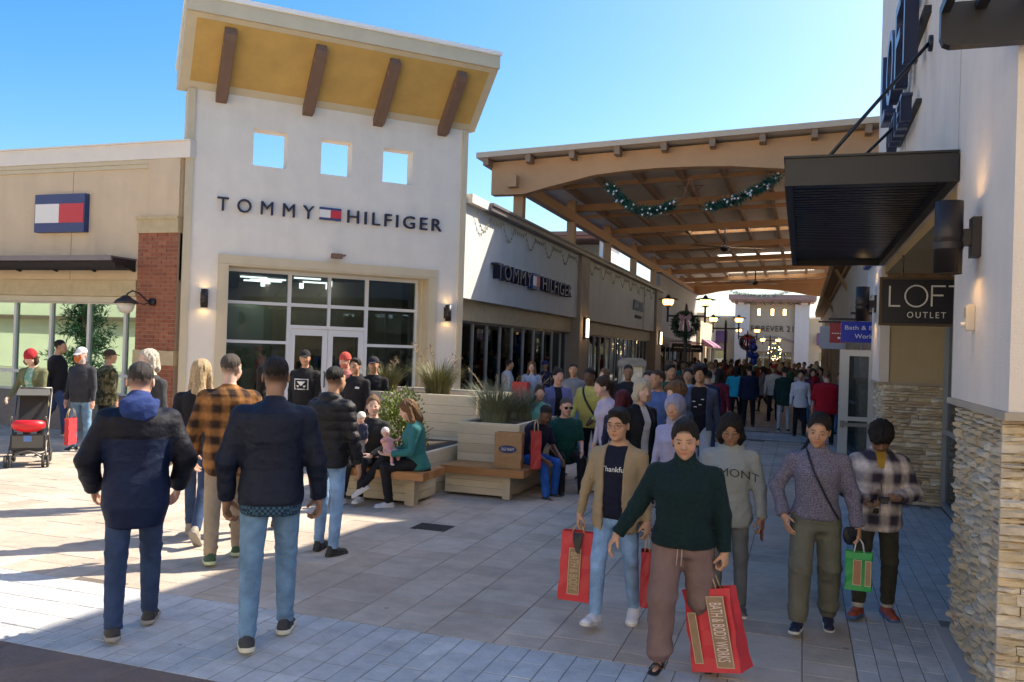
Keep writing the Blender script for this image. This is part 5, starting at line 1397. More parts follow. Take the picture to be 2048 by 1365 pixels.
# solid flat canopy on tie rods
SC1 = empty('flat_canopy', 'black ribbed metal canopy held by rods beside the large raised letters', 'canopy', (1.0, 9.35, 0))
b = MB(); b.box((-1.15, -2.85, 3.13), (-1.09, 2.85, 3.33)); b.box((-1.09, -2.85, 3.13), (-.01, -2.79, 3.33)); b.box((-1.09, 2.79, 3.13), (-.01, 2.85, 3.33)); b.box((-.07, -2.79, 3.13), (-.01, 2.79, 3.3)); b.box((-1.16, -2.87, 3.33), (-.01, 2.87, 3.345)); b.build('edge_channel', BLACKM, SC1)
b = MB()
for i in range(46):
    y = -2.79+i*.1213; b.box((-1.09, y, 3.20), (-.07, y+.07, 3.22)); b.box((-1.09, y+.07, 3.213), (-.07, y+.1213, 3.22))
b.build('ribbed_deck', mat('deck_black', (.014, .014, .022), .3), SC1)
for k, (yy, zt) in enumerate(((-1.26, 4.64), (.39, 4.46))):
    t = b = MB(); b.tube([(-.98, yy-.35, 3.42), (-.03, yy, zt)], .016, 8); b.build('tie_rod', BLACKM, SC1, True)
    b = MB(); b.box((-1.03, yy-.38, 3.34), (-.93, yy-.34, 3.47)); b.tube([(-.98, yy-.40, 3.43), (-.98, yy-.32, 3.43)], .03, 10); b.build('rod_foot', BLACKM, SC1)
    b = MB(); b.tube([(-.03, yy, zt), (-.0, yy, zt)], .07, 12); b.build('rod_plate', BLACKM, SC1)
# open trellis canopy over the corner
TC = empty('slatted_canopy', 'black slatted canopy cut off by the top right corner of the picture', 'canopy', (.62, 4.72, 3.47))
b = MB(); b.prism([(.045, 0, 0), (3.2, 0, 0), (3.2, 0, .22), (.0, 0, .22), (.0, 0, .05), (.014, 0, .015)], (0, .07, 0)); b.build('wall_rail', BLACKM, TC)
b = MB(); b.box((0, -1.4, .17), (.04, -.0, .22)); b.build('side_rail', BLACKM, TC)
for i in range(10): b = MB(); b.box((.15+i*.22, -1.36, .17), (.20+i*.22, -.004, .21)); b.build('slat', BLACKM, TC)
# raised letters seen from the side
LT = frame('raised_letters', 'large raised dark shop letters on the upper wall seen nearly edge on', 'sign', (1.0, 13.6, 0), -90)
LB = mat('letter_side_blue', (.05, .065, .13), .35, metal=.3)
for ch, x0, x1 in (('L', 2.75, 3.2), ('O', 3.35, 4.05), ('F', 4.25, 4.7), ('T', 4.8, 5.35)):
    put(fit(ch, x0, x1, 4.62, 5.42, .06), 'letter', LB, LT, (0, -.13, 0))
for i, ch in enumerate('OUTLET'): put(fit(ch, 3.2+i*.27, 3.38+i*.27, 4.2, 4.45, .05), 'letter', LB, LT, (0, -.11, 0))
b = MB(); b.box((3.1, -.05, 4.3), (4.9, 0, 4.34)); b.box((2.7, -.06, 4.95), (5.4, -.0, 5.02)); b.build('raceway', BLACKM, LT)
cylsconce('large dark bronze cylinder lamp on the near right pier', (1.0, 5.75, 2.64), -90, .08, .44, .17)
cylsconce('dark cylinder lamp on the far right pier behind the hanging sign', (1.0, 12.95, 2.67), -90, .09, .48, .2)
WP = empty('wall_speaker', 'small cream box unit on the near right pier below the lamp', 'wall box', (1.0, 5.85, 2.16), R_(-90))
b = MB(); b.box((-.035, -.05, -.08), (.035, 0, .08)); b.build('case', mat('box_cream', (.62, .56, .46), .5), WP, bevel=.006); b = MB(); b.box((-.025, -.054, .0), (.025, -.05, .06)); b.build('grille', mat('grille', (.3, .27, .22), .6), WP); b = MB(); b.tube([(0, -.05, -.04), (0, -.075, -.045)], .014, 8); b.build('knob', WHITEM, WP)
BS = empty('blade_sign', 'black hanging LOFT OUTLET sign with white letters by the right pier', 'sign', (1.17, 10, 0))
b = MB(); b.box((-.36, -.035, 2.285), (.54, .035, 2.755)); b.build('panel', mat('sign_black', (.012, .012, .022), .4), BS)
b = MB(); b.box((-.385, -.04, 2.26), (.565, .04, 2.283)); b.box((-.385, -.04, 2.757), (.565, .04, 2.78)); b.box((-.385, -.04, 2.283), (-.362, .04, 2.757)); b.box((.542, -.04, 2.283), (.565, .04, 2.757)); b.build('border', mat('sign_border', (.10, .06, .03), .5), BS)
for x in (-.16, .3): b = MB(); b.tube([(x, 0, 2.79), (x, 0, 3.02)], .012, 8); b.box((x-.03, -.03, 2.78), (x+.03, .03, 2.80)); b.build('hanger', mat('sign_border', (.1, .06, .03)), BS)
w_ = .017
def strokes(b, segs, y=-.04):
    for p, q in segs: b.bar((p[0], y, p[1]), (q[0], y, q[1]), .008, w_, up=(0, 0, 1) if abs(q[0]-p[0]) > abs(q[1]-p[1]) else (1, 0, 0))
b = MB()
L0, z0_, z1_ = -.285, 2.47, 2.685
strokes(b, [((L0, z0_), (L0, z1_)), ((L0-.008, z0_), (L0+.105, z0_))])
ring = [(-.025+.108*math.sin(a), -.04, (z0_+z1_)/2+.113*math.cos(a)) for a in np.linspace(0, 2*math.pi, 33)]
b.tube(ring, .0085, 5, caps=False)
strokes(b, [((.125, z0_), (.125, z1_)), ((.117, z1_), (.255, z1_)), ((.117, (z0_+z1_)/2+.01), (.235, (z0_+z1_)/2+.01))])
strokes(b, [((.285, z1_), (.475, z1_)), ((.38, z0_), (.38, z1_))])
b.build('lettering', mat('sign_white', (.82, .80, .74), .5), BS)
put(fit('OUTLET', -.11, .265, 2.345, 2.41, .003, 1.35), 'lettering', MATS['sign_white'], BS, (0, -.039, 0))
# open glass door beyond the pier
DO = empty('open_glass_door', 'open grey aluminium shop door standing out from the right wall', 'door', (1.02, 13.45, 0), R_(4))
b = MB(); b.box((-.48, -.025, .02), (-.35, .025, 2.02)); b.box((-.08, -.025, .02), (.0, .025, 2.02)); b.box((-.35, -.025, .02), (-.08, .025, .26)); b.box((-.35, -.025, 1.93), (-.08, .025, 2.02)); b.box((-.35, -.025, .98), (-.08, .025, 1.04)); b.build('door_frame', mat('door_alu', (.42, .46, .50), .4, metal=.2), DO)
b = MB(); b.box((-.35, -.004, .26), (-.08, .004, .98)); b.box((-.35, -.004, 1.04), (-.08, .004, 1.93)); b.build('pane', GL_D, DO)
b = MB(); b.box((-.44, -.06, .9), (-.05, -.035, .95)); b.box((-.46, -.07, .88), (-.40, -.025, .98)); b.build('push_bar', mat('bar_grey', (.25, .26, .28), .35, metal=.6), DO)
# right hand row under the canopy
RR = frame('right_shop_row', 'grey shop row on the right under the canopy with timber eave', 'building', (1.25, 40.0, 0), -90)
b = MB(); b.box((-20, 0, 2.9), (26.3, .4, 4.6)); b.build('wall', mat('stucco_cool_grey', (.50, .47, .43), .9, var=.12, vscale=1.2, bump=.3), RR)
b = MB(); b.box((-20, -.42, 4.6), (26.3, .5, 4.72)); b.box((-20, -.45, 4.72), (26.3, -.3, 4.95)); b.box((-20, -.1, 4.45), (26.3, .0, 4.6)); b.build('eave', mat('timber_eave', (.28, .17, .08), .75, var=.2, vscale=3), RR)
for i in range(3):
    b = MB(); x = 24.5-i*12.; b.prism([(x, 0, 3.9), (x, -.38, 4.58), (x, -.28, 4.58), (x, 0, 4.1)], (.14, 0, 0)); b.build('eave_brace', MATS['timber_eave'], RR)
for i in range(9):
    b = MB(); x = 25.8-i*5.2; b.box((x, -.08, 0), (x+.6, .4, 2.9)); b.build('pier', mat('pier_stone', (.36, .29, .22), .9, var=.2, vscale=8, bump=.6, bscale=30), RR)
    if i < 8: storefront(RR, .3, [x-.02-4.55, x-3.4, x-2.3, x-1.1, x-.02], [.1, 2.88], .08, .1, ALU2, GL_D)
interior(RR, -19, 26, .7, 5, 2.88, 51, 40, racks=24)
b = MB(); b.box((-20, .4, 4.0), (26.3, 10, 4.1)); b.build('roof', GREYM, RR)
b = MB(); b.box((21.6, -.03, 3.1), (26.2, .0, 4.4)); b.build('sign_panel', mat('panel_white', (.6, .62, .64), .6), RR)
put(fit('Bath & Body Works', 21.9, 25.9, 3.5, 4.1, .05), 'lettering', mat('letter_blue', (.02, .06, .30), .4), RR, (0, -.09, 0))
BW = empty('blade_sign', 'royal blue hanging Bath & Body Works sign', 'sign', (1.25, 15.0, 0))
b = MB(); b.box((-.64, -.03, 2.16), (.08, .03, 2.5)); b.build('panel', mat('sign_blue', (.006, .03, .40), .35), BW); b = MB(); b.box((-.5, -.02, 2.62), (.1, .02, 2.66)); b.box((-.4, -.01, 2.5), (-.385, .01, 2.62)); b.box((-.05, -.01, 2.5), (-.035, .01, 2.62)); b.build('hanger', DARK, BW)
put(fit('Bath & Body', -.58, .03, 2.345, 2.435, .003), 'lettering', MATS['sign_white'], BW, (0, -.034, 0)); put(fit('Works', -.43, -.12, 2.225, 2.30, .003), 'lettering', MATS['sign_white'], BW, (0, -.034, 0))
RS = empty('blade_sign', 'small dark red hanging sign behind the blue one', 'sign', (.7, 18.2, 0))
b = MB(); b.box((-.17, -.03, 2.2), (.12, .03, 2.6)); b.build('panel', mat('sign_red', (.34, .02, .03), .4), RS); b = MB(); b.box((-.2, -.02, 2.655), (.56, .02, 2.7)); b.box((-.1, -.01, 2.6), (-.09, .01, 2.66)); b.build('hanger', DARK, RS)
b = MB(); [b.box((-.13+q*.05, -.036, 2.38), (-.095+q*.05, -.031, 2.40)) for q in range(4)]; b.box((-.02, -.036, 2.28), (.03, -.031, 2.32)); b.build('faint_marks', MATS['sign_white'], RS, kind='stuff')
GS = empty('blade_sign', 'pale grey hanging sign behind the red one', 'sign', (.8, 20.2, 0))
b = MB(); b.box((-.42, -.03, 2.1), (.12, .03, 2.6)); b.build('panel', mat('sign_grey', (.34, .36, .40), .5), GS); b = MB(); b.box((-.45, -.02, 2.68), (.45, .02, 2.72)); b.box((-.3, -.01, 2.6), (-.29, .01, 2.69)); b.build('hanger', DARK, GS)

# ------------------------------------------------------------------ the opposite side of the plaza, behind us (seen only in the glass)
OB = empty('opposite_shops', 'cream shop row across the plaza seen reflected in the left windows', 'building', (-20, -9, 0))
b = MB(); b.box((-60, -8, 0), (45, 0, 9.5)); b.build('wall', mat('stucco_opposite', (.76, .69, .52), .9, var=.06, vscale=1), OB)  # brought near, raised and paled to bounce warm fill light
b = MB(); b.box((-60, 0, 2.6), (45, .6, 2.8)); b.box((-60, -.1, 9.5), (45, .3, 9.8)); b.build('cornice', BROWN, OB)
# ------------------------------------------------------------------ benches and planters
TILE = piecemat('plank_tile', [(.60, .52, .38), (.54, .46, .33), (.64, .56, .42), (.57, .50, .38)], .75, .12, 6, .3, 30, (1, 1, 9))
WOOD = piecemat('seat_wood', [(.42, .20, .07), (.36, .165, .055), (.47, .24, .085)], .5, .2, 7, .3, 20, (.6, 6, 6))
SOIL = mat('soil', (.05, .035, .025), .95, var=.4, vscale=20, bump=.8, bscale=40)
def plankbox(par, x0, x1, y0, y1, z0, z1, rows, name='cladding', th=.03):
    """box clad on its four sides with horizontal boards, each a piece of its own"""
    b = MB(); b.box((x0+.01, y0+.01, z0), (x1-.01, y1-.01, z1-.02)); b.build('core', mat('core_dark', (.08, .07, .055), .9), par)
    h = (z1-z0)/rows
    for k in range(rows):
        a, c = z0+k*h+.002, z0+(k+1)*h-.002
        for lo, hi in (((x0, y0, a), (x1, y0+.012, c)), ((x0, y1-.012, a), (x1, y1, c)), ((x0, y0+.013, a), (x0+.012, y1-.013, c)), ((x1-.012, y0+.013, a), (x1, y1-.013, c))):
            b = MB(); b.box(lo, hi); b.build('board', TILE, par)
def slab(par, x0, x1, y0, y1, z0, z1, along='x', n=4):
    for k in range(n):
        b = MB()
        if along == 'x': w = (y1-y0)/n; b.box((x0, y0+k*w+.003, z0), (x1, y0+(k+1)*w-.003, z1))
        else: w = (x1-x0)/n; b.box((x0+k*w+.003, y0, z0), (x0+(k+1)*w-.003, y1, z1))
        b.build('seat_board', WOOD, par, bevel=.006)
def bench(label, loc):
    return empty('bench', label, 'bench', loc)
def planter(label, x0, x1, y0, y1, z0, z1, rows):
    t = empty('planter', label, 'planter', (x0, y0, 0)); plankbox(t, 0, x1-x0, 0, y1-y0, z0, z1, rows)
    b = MB(); b.box((.0, .0, z1-.002), (x1-x0, .07, z1+.03)); b.box((0, y1-y0-.07, z1-.002), (x1-x0, y1-y0, z1+.03)); b.box((0, .07, z1-.002), (.07, y1-y0-.07, z1+.03)); b.box((x1-x0-.07, .07, z1-.002), (x1-x0, y1-y0-.07, z1+.03)); b.build('rim', mat('planter_rim', (.62, .55, .42), .8, var=.08, vscale=6), t)
    b = MB(); b.box((.07, .07, z1-.04), (x1-x0-.07, y1-y0-.07, z1+.005)); b.build('soil', SOIL, t); return t
B1 = bench('wooden slab bench nearest us with tiled base where two women sit', (-5.35, 9.08, 0))
plankbox(B1, 0, 1.1, 0, .65, .04, .32, 3)
b = MB(); b.box((1.0, -.02, 0), (1.12, .10, .32)); b.build('leg', TILE, B1)
slab(B1, -.05, 1.32, -.22, .42, .325, .42, 'x', 4)
B2 = bench('wooden slab bench on the right of the near one holding a brown paper bag', (-4.25, 10.02, 0))
plankbox(B2, 0, .86, 0, 2.3, .03, .29, 3)
b = MB(); b.box((.78, -.02, 0), (.88, .08, .29)); b.build('leg', TILE, B2)
slab(B2, 0.0, 1.1, -.17, .40, .295, .39, 'x', 4); slab(B2, .55, 1.1, .41, 2.35, .295, .39, 'y', 4)
planter('plank clad planter behind the seated women with a leafy bush', -5.7, -4.35, 9.55, 11.4, 0, .52, 4)
planter('low pale planter box behind the paper bag with tall grass', -4.27, -3.42, 10.45, 12.4, .0, .86, 7)
planter('tallest pale planter at the back with two grass clumps', -6.9, -4.45, 11.55, 13.2, 0, 1.13, 9)
def leafmat(name, c):
    if name in MATS: return MATS[name]
    m = piecemat(name, c, .6, .15, 20, .1, 50); return m
GRS = leafmat('grass_blades', [(.10, .13, .035), (.16, .16, .06), (.24, .20, .10), (.08, .11, .03)]); BUSH = leafmat('bush_leaves', [(.16, .21, .02), (.09, .15, .015), (.24, .27, .03), (.06, .11, .012)])
GRS2 = leafmat('grass_grey', [(.16, .19, .12), (.22, .24, .15), (.11, .14, .08), (.28, .26, .17)])
def grass(label, x, y, z, rad, h, n, seed, m, lean=.55, stems=3):
    r = np.random.RandomState(seed); t = empty('ornamental_grass', label, 'plant', (x, y, z))
    b = MB()
    for _ in range(n):
        a = r.rand()*6.283; d = np.array([math.cos(a), math.sin(a), 0]); p = d*rad*.35*r.rand()**.6; L = h*r.uniform(.55, 1.1); o = lean*r.uniform(.2, 1.2)
        w0 = r.uniform(.004, .008); s_ = np.array([-d[1], d[0], 0])*w0; prev = None
        for k in range(5):
            u = k/4; q = p+d*L*o*u**1.7+np.array([0, 0, L*(u-.33*o*u**2.4)]); ww = s_*(1-u*.92)
            cur = (len(b.v), len(b.v)+1); b.v += [tuple(q-ww), tuple(q+ww)]
            if prev: b.f.append((prev[0], prev[1], cur[1], cur[0])); b.mi.append(0)
            prev = cur
    me = b.mesh('blades'); me.materials.append(m); link('blades', me, None, t)
    if stems:
        b = MB()
        for _ in range(stems):
            a = r.rand()*6.28; d = np.array([math.cos(a), math.sin(a), 0]); L = h*r.uniform(1.2, 1.7)
            pts = [d*L*.45*u**1.4+np.array([0, 0, L*u*(1-.2*u)]) for u in (0, .3, .6, .85, 1.)]; b.tube(pts, [.005, .004, .004, .006, .002], 5)
            leafmass(b, pts[2:], .035, 26, .05, r)
        b.build('seed_stems', mat('seed_stem', (.30, .22, .13), .8), t)
grass('low feathery grass clump on the left of the tallest planter', -6.25, 12.2, 1.12, .5, .5, 620, 1, GRS, .7)
grass('fuller green grass clump on the right of the tallest planter', -5.3, 12.1, 1.12, .55, .62, 800, 2, GRS, .8, 6)
grass('wiry grey green grass in the low planter behind the paper bag', -3.95, 11.0, .85, .6, .62, 1000, 3, GRS2, .75, 3)
grass('second grey green grass at the rear of the low planter', -3.75, 11.7, .85, .5, .55, 600, 4, GRS2, .7, 2)
def bush(label, x, y, z, rx, rz, n, seed):
    r = np.random.RandomState(seed); t = empty('bush', label, 'plant', (x, y, z)); b = MB()
    for _ in range(9):
        d = r.normal(size=3); d[2] = abs(d[2])+.8; d /= np.linalg.norm(d); b.tube([(0, 0, 0), d*rz*.4, d*rz*.8], [.012, .008, .004], 5)
    b.build('stems', mat('stem', (.10, .07, .04), .9), t); b = MB()
    for _ in range(n):
        d = r.normal(size=3); d /= np.linalg.norm(d); d[2] = abs(d[2])*1.1-.1; q = d*np.array([rx, rx, rz])*r.uniform(.55, 1.05)*(1+.18*math.sin(5*d[0]+seed)*math.cos(6*d[1]))+[0, 0, rz*.15]
        a = d+r.normal(size=3)*.5+[0, 0, .5]; a /= np.linalg.norm(a); s_ = np.cross(a, r.normal(size=3)); s_ /= np.linalg.norm(s_); L = r.uniform(.03, .055)
        b.add([q, q+a*L*.5+s_*L*.28, q+a*L, q+a*L*.5-s_*L*.28], [(0, 1, 2, 3)])
    me = b.mesh('leaves'); me.materials.append(BUSH); link('leaves', me, None, t)
bush('bright yellow green bush between the two seated women', -4.88, 9.95, .5, .36, .68, 3200, 5)
# paper bags on the bench
def paperbag(name, label, x, y, z, wx, wy, h, m, rz=0., handles=True, top=.0, group=None, taper=0.):
    t = empty(name, label, 'shopping bag', (x, y, z), R_(rz), group)
    n = 7; vs = []; rr = np.random.RandomState(int(abs(x)*100)+3)
    for k in range(n):
        u = k/(n-1); zz = h*u; a, c = wx/2*(1-taper*u), wy/2*(1-taper*.5*u)*(1-.35*u*(top)); wv = .006
        ring = [(-a, -c), (-a*.33, -c), (a*.33, -c), (a, -c), (a*1.0, 0), (a, c), (a*.33, c), (-a*.33, c), (-a, c), (-a*(1.0), 0)]
        ring = [(px*(1-(.10*u if j in (4, 9) else 0)), py) for j, (px, py) in enumerate(ring)]
        vs += [(px+rr.uniform(-wv, wv), py+rr.uniform(-wv, wv), zz+(rr.uniform(-.004, .004) if k else 0)) for px, py in ring]
    b = MB(); fs = [(k*10+i, k*10+(i+1) % 10, (k+1)*10+(i+1) % 10, (k+1)*10+i) for k in range(n-1) for i in range(10)]+[tuple(range(9, -1, -1))]
    b.add(vs, fs); me = b.mesh('bag_body'); me.materials.append(m); me.shade_flat(); o = link('bag_body', me, None, t)
    sm = o.modifiers.new('thickness', 'SOLIDIFY'); sm.thickness = .003
    if handles:
        for sg in (-1, 1):
            b = MB(); yy = sg*wy/2*(1-taper*.5)*(1-.35*top); pts = [(-wx*.2, yy, h-.01), (-wx*.17, yy*.8, h+.08), (-wx*.06, yy*.4, h+.135), (wx*.06, yy*.4, h+.135), (wx*.17, yy*.8, h+.08), (wx*.2, yy, h-.01)]
            b.tube(pts, .0045, 6); b.build('handle', mat('twine', (.45, .34, .2), .9), t, True)
    return t
KRAFT = mat('kraft_paper', (.36, .21, .10), .8, var=.08, vscale=12, bump=.3, bscale=25)
REDP = mat('bag_red', (.56, .035, .045), .5, var=.08, vscale=8, bump=.3, bscale=15); GREENP = mat('bag_green', (.015, .30, .07), .5, var=.1, vscale=8, bump=.3, bscale=15); REDD = mat('bag_dark_red', (.36, .012, .02), .5, bump=.3, bscale=15)
ON = paperbag('paper_bag', 'brown paper shopping bag with a dark blue oval mark on the bench', -3.42, 10.08, .39, .34, .17, .44, KRAFT, 6, handles=False)
b = MB(); el = [(.115*math.cos(a), -.093, .235+.048*math.sin(a)) for a in np.linspace(0, 2*math.pi, 28)[:-1]]; b.prism(el, (0, .003, 0)); b.build('oval_mark', mat('oval_blue', (.015, .03, .13), .5), ON)
put(fit('OLD NAVY', -.085, .085, .217, .254, .001), 'lettering', WHITE, ON, (0, -.0945, 0))
paperbag('red_bag', 'red bag leaning beside the brown paper bag on the bench', -3.12, 10.22, .39, .13, .26, .46, REDD, 20, top=.8)
# directory kiosk
KI = empty('directory_kiosk', 'grey stone framed map kiosk standing among the crowd', 'kiosk', (-3.4, 18.0, 0), R_(8))
b = MB(); b.box((-.28, -.12, 0), (-.22, .12, 1.60)); b.box((.22, -.12, 0), (.28, .12, 1.60)); b.box((-.30, -.14, 1.58), (.30, .14, 1.70)); b.prism([(-.27, -.1, 1.70), (.27, -.1, 1.70), (.2, -.1, 1.76), (-.2, -.1, 1.76)], (0, .2, 0)); b.box((-.28, -.12, 0), (.28, .12, .4)); b.build('stone_frame', mat('kiosk_stone', (.30, .27, .23), .85, var=.2, vscale=8, bump=.4), KI)
b = MB(); b.box((-.22, -.06, .4), (.22, .06, 1.58)); b.build('map_board', mat('map_cream', (.72, .66, .52), .5, var=.25, vscale=9), KI)
# lamp posts
def lantern(par, x, z):
    h = MB(); h.tube([(x, 0, z-.32), (x, 0, z-.12)], .028, 8); h.lathe([(.03, -.14), (.11, -.11), (.12, -.09)], (x, 0, z), 12); h.lathe([(.01, .22), (.05, .19), (.07, .14), (.30, .09), (.31, .075), (.05, .08)], (x, 0, z), 14); ho = h.build('lantern', DARK, par, True)
    g_ = MB(); g_.lathe([(.11, -.10), (.155, -.03), (.165, .04), (.16, .08)], (x, 0, z), 14); g_.build('glass', mat('lantern_amber', (1, .6, .2), .4, emit=(1, .5, .13), es=1.5), ho, True)
    for k in range(4):
        a = k*math.pi/2+.4; rb = MB(); rb.tube([(x+.115*math.cos(a), .115*math.sin(a), z-.10), (x+.17*math.cos(a), .17*math.sin(a), z+.04), (x+.165*math.cos(a), .165*math.sin(a), z+.08)], .007, 4); rb.build('rib', DARK, ho)
def lamppost(label, x, y, span=1.07, ztop=3.36, rz=0.):
    t = empty('lamp_post', label, 'lamp post', (x, y, 0), rz, 'twin lantern lamp posts down the mall')
    b = MB(); b.lathe([(.16, 0), (.16, .06), (.11, .12), (.09, .5), (.06, .6), (.05, 3.2), (.035, 3.3), (.001, 3.36)], n=12); b.build('post', DARK, t, True)
    b = MB(); b.bar((-span/2, 0, 2.98), (span/2, 0, 2.98), .05, .06); 
    for sg in (-1, 1): b.tube([(sg*span/2, 0, 2.80), (sg*span/2, 0, 3.1)], .03, 8)
    b.build('cross_arm', DARK, t)
    for sg in (-1, 1): lantern(t, sg*span/2, ztop)
    return t
lamppost('nearest lamp post with two amber lanterns and a green wreath', -3.19, 25, 1.07, 3.38)
lamppost('second lamp post with two amber lanterns and no wreath', -2.97, 36, 1.03, 3.34)
lamppost('third lamp post, its wreath dull red', -2.9, 50, 1.0, 3.32)  # the wreath's red is its needle colour
lamppost('farthest small lamp post with lit lanterns before the end store', -2.0, 60, 1.0, 3.0)
def wreath(label, x, y, z, R, bow, seed, m):
    t = empty('wreath', label, 'wreath', (x, y, z)); r = np.random.RandomState(seed)
    ring = [(R*math.cos(a), 0, R*math.sin(a)) for a in np.linspace(0, 2*math.pi, 25)]
    b = MB(); leafmass(b, ring, R*.36, 3400, R*.26, r); b.build('needles', m, t)
    b = MB()
    for sg in (-1, 1):
        b.prism([(0, -R*.45, R*.75), (sg*R*.5, -R*.5, R*1.05), (sg*R*.62, -R*.5, R*.7), (sg*R*.4, -R*.5, R*.45)], (0, .02, 0))
        b.prism([(sg*R*.05, -R*.45, R*.6), (sg*R*.3, -R*.5, R*.5), (sg*R*.62, -R*.48, -R*.55), (sg*R*.35, -R*.48, -R*.65)], (0, .015, 0))
    b.obox((0, -R*.5, R*.68), ((1, 0, 0), (0, 1, 0), (0, 0, 1)), (R*.12, .03, R*.14))
    if bow: b.build('bow', bow, t)
    else: b.build('bow', ORN, t)
RIB = cloth('ribbon_red', (.35, .03, .05), 'check', (.55, .45, .45), .6, .5) if 'cloth' in globals() else RED
wreath('big green wreath with red plaid bow on the nearest lamp post', -3.19, 24.85, 2.72, .30, RIB, 1, mat('needle_dark', (.012, .05, .03), .6, var=.4, vscale=12))
wreath('small dark red wreath on the third lamp post', -2.9, 49.85, 2.65, .34, RED, 2, mat('needle_red', (.12, .03, .02), .6, var=.4, vscale=12))
b = MB(); LT4 = empty('lit_tree', 'small tree wound with warm lights in front of the end store', 'tree', (-1.75, 62, 0))
b.tube([(0, 0, 0), (0, 0, 1.3), (.03, 0, 2.0)], [.06, .05, .03], 7); b.build('trunk', BROWN, LT4)
rr_ = np.random.RandomState(4); b = MB(); leafmass(b, [(0, 0, 1.9), (0, 0, 2.6)], .42, 900, .14, rr_); b.build('crown', mat('needle_dark', (.012, .05, .03)), LT4)
b = MB()
for _ in range(34):
    d = rr_.normal(size=3); d /= np.linalg.norm(d); p = np.array([0, 0, 2.25])+d*[.45, .45, .6]; b.obox(p, ((1, 0, 0), (0, 1, 0), (0, 0, 1)), (.018, .018, .018))
b.build('lights', LAMPW, LT4, kind='stuff')
t = empty('brick_column', 'brick red round column in the distant crowd', 'column', (-1.62, 40, 0)); b = MB(); b.lathe([(.34, 0), (.34, .1), (.30, .12), (.30, 1.22), (.33, 1.24), (.33, 1.36), (.001, 1.38)], n=16); b.build('drum', mat('drum_red', (.24, .05, .035), .8, var=.15, vscale=6), t, True)
t = empty('blue_banner', 'bright blue star balloon bunch above the distant crowd', 'balloons', (-1.95, 38, 0))
for k, (dx, z, r_) in enumerate(((0, 2.25, .19), (-.1, 1.95, .17), (.1, 1.9, .16), (.02, 1.65, .17), (-.06, 2.5, .12))):
    b = MB(); b.lathe([(.001, -r_), (r_*.6, -r_*.8), (r_, 0), (r_*.6, r_*.8), (.001, r_)], (dx, 0, z), 10); b.build('balloon', mat('balloon_blue', (.01, .05, .45), .3), t, True)
b = MB(); b.tube([(0, 0, 0), (0, 0, 1.6)], .015, 5); b.build('string', WHITEM, t)
# utility: slim column and further parts on the left of the mall floor
# mirrored tree behind us on the left
TR = empty('evergreen_tree', 'dark broad evergreen tree outside the frame reflected in the left windows', 'tree', (-24.5, 2.0, 0)); rt_ = np.random.RandomState(9)
b = MB(); b.tube([(0, 0, 0), (.05, 0, 1.5), (0, .1, 3.5)], [.14, .11, .05], 8); b.build('trunk', BROWN, TR)
b = MB()
for k in range(46):
    z = .7+k*.085; R0 = 1.5*(1-k/56); a = rt_.rand()*6.28; d = np.array([math.cos(a), math.sin(a), -.1]); leafmass(b, [np.array([0, 0, z]), np.array([0, 0, z])+d*R0*rt_.uniform(.6, 1.1)], .24, 130, .2, rt_)
b.build('crown', mat('needle_tree', (.02, .06, .025), .7, var=.4, vscale=3), TR)

# ------------------------------------------------------------------ stroller
ST = empty('stroller', 'folding baby stroller with bright red tray front and black frame', 'stroller', (-10.33, 9.25, 0), R_(42))
SBK = mat('stroller_black', (.03, .03, .032), .7); SGY = mat('stroller_tube', (.16, .15, .14), .4, metal=.6)
for sx in (-.23, .23):
    for y, rr0 in ((-.28, .088), (.36, .10)):
        for dx in ((-.03, .03) if y < 0 else (0,)):
            wl = MB(); ring = [(sx+dx, y+rr0*.82*math.cos(a), rr0+rr0*.82*math.sin(a)) for a in np.linspace(0, 2*math.pi, 15)]; wl.tube(ring, rr0*.2, 6, caps=False); wo_ = wl.build('wheel', SBK, ST, True)
            h = MB(); h.tube([(sx+dx-.012, y, rr0), (sx+dx+.012, y, rr0)], rr0*.5, 10); h.build('hub', SGY, wo_)
b = MB()
for sx in (-.23, .23):
    b.tube([(sx, -.28, .1), (sx, -.27, .2), (sx*.95, -.18, .30), (sx*.95, .0, .42), (sx*.95, .38, 1.0), (sx*.9, .50, 1.06)], .013, 7); b.tube([(sx, .36, .1), (sx*.97, .15, .36), (sx*.95, -.14, .62), (sx*.9, -.22, .70)], .013, 7)
b.tube([(-.22, -.26, .2), (.22, -.26, .2)], .01, 6); b.tube([(-.22, .33, .14), (.22, .33, .14)], .01, 6); b.tube([(-.21, .5, 1.06), (.21, .5, 1.06)], .017, 8)
arcp = [(-.2+.4*k/8, -.27, .12+.11*math.sin(math.pi*k/8)) for k in range(9)]; b.tube(arcp, .014, 6); b.build('frame', SGY, ST, True)
b = MB(); b.box((-.2, -.22, .22), (.2, .3, .24)); b.box((-.2, -.25, .24), (.2, -.23, .46)); b.box((-.215, -.24, .24), (-.2, .3, .44)); b.box((.2, -.24, .24), (.215, .3, .44)); b.build('basket', SBK, ST)
b = MB(); b.box((-.19, -.262, .27), (.19, -.25, .44)); b.build('basket_front', mat('stroller_grey', (.10, .10, .09), .7), ST)
V = Vol((-.3, -.42, .4), (.3, .1, .8), .014)
V.ell((0, -.2, .585), (.215, .14, .105), None, .02); V.ell((0, -.17, .67), (.17, .10, .075), None, .03, 's'); V.cut((0, 0, .66), (0, 0, 1), .4)
Vt, Q = V.surf(); link('tray', qmesh('tray', Vt, Q), mat('stroller_red', (.62, .012, .02), .4), ST)
b = MB(); b.box((-.18, -.1, .5), (.18, .22, .54)); b.prism([(-.18, .2, .5), (-.18, .36, .95), (-.18, .40, .94), (-.18, .24, .48)], (.36, 0, 0)); b.build('seat', SBK, ST)
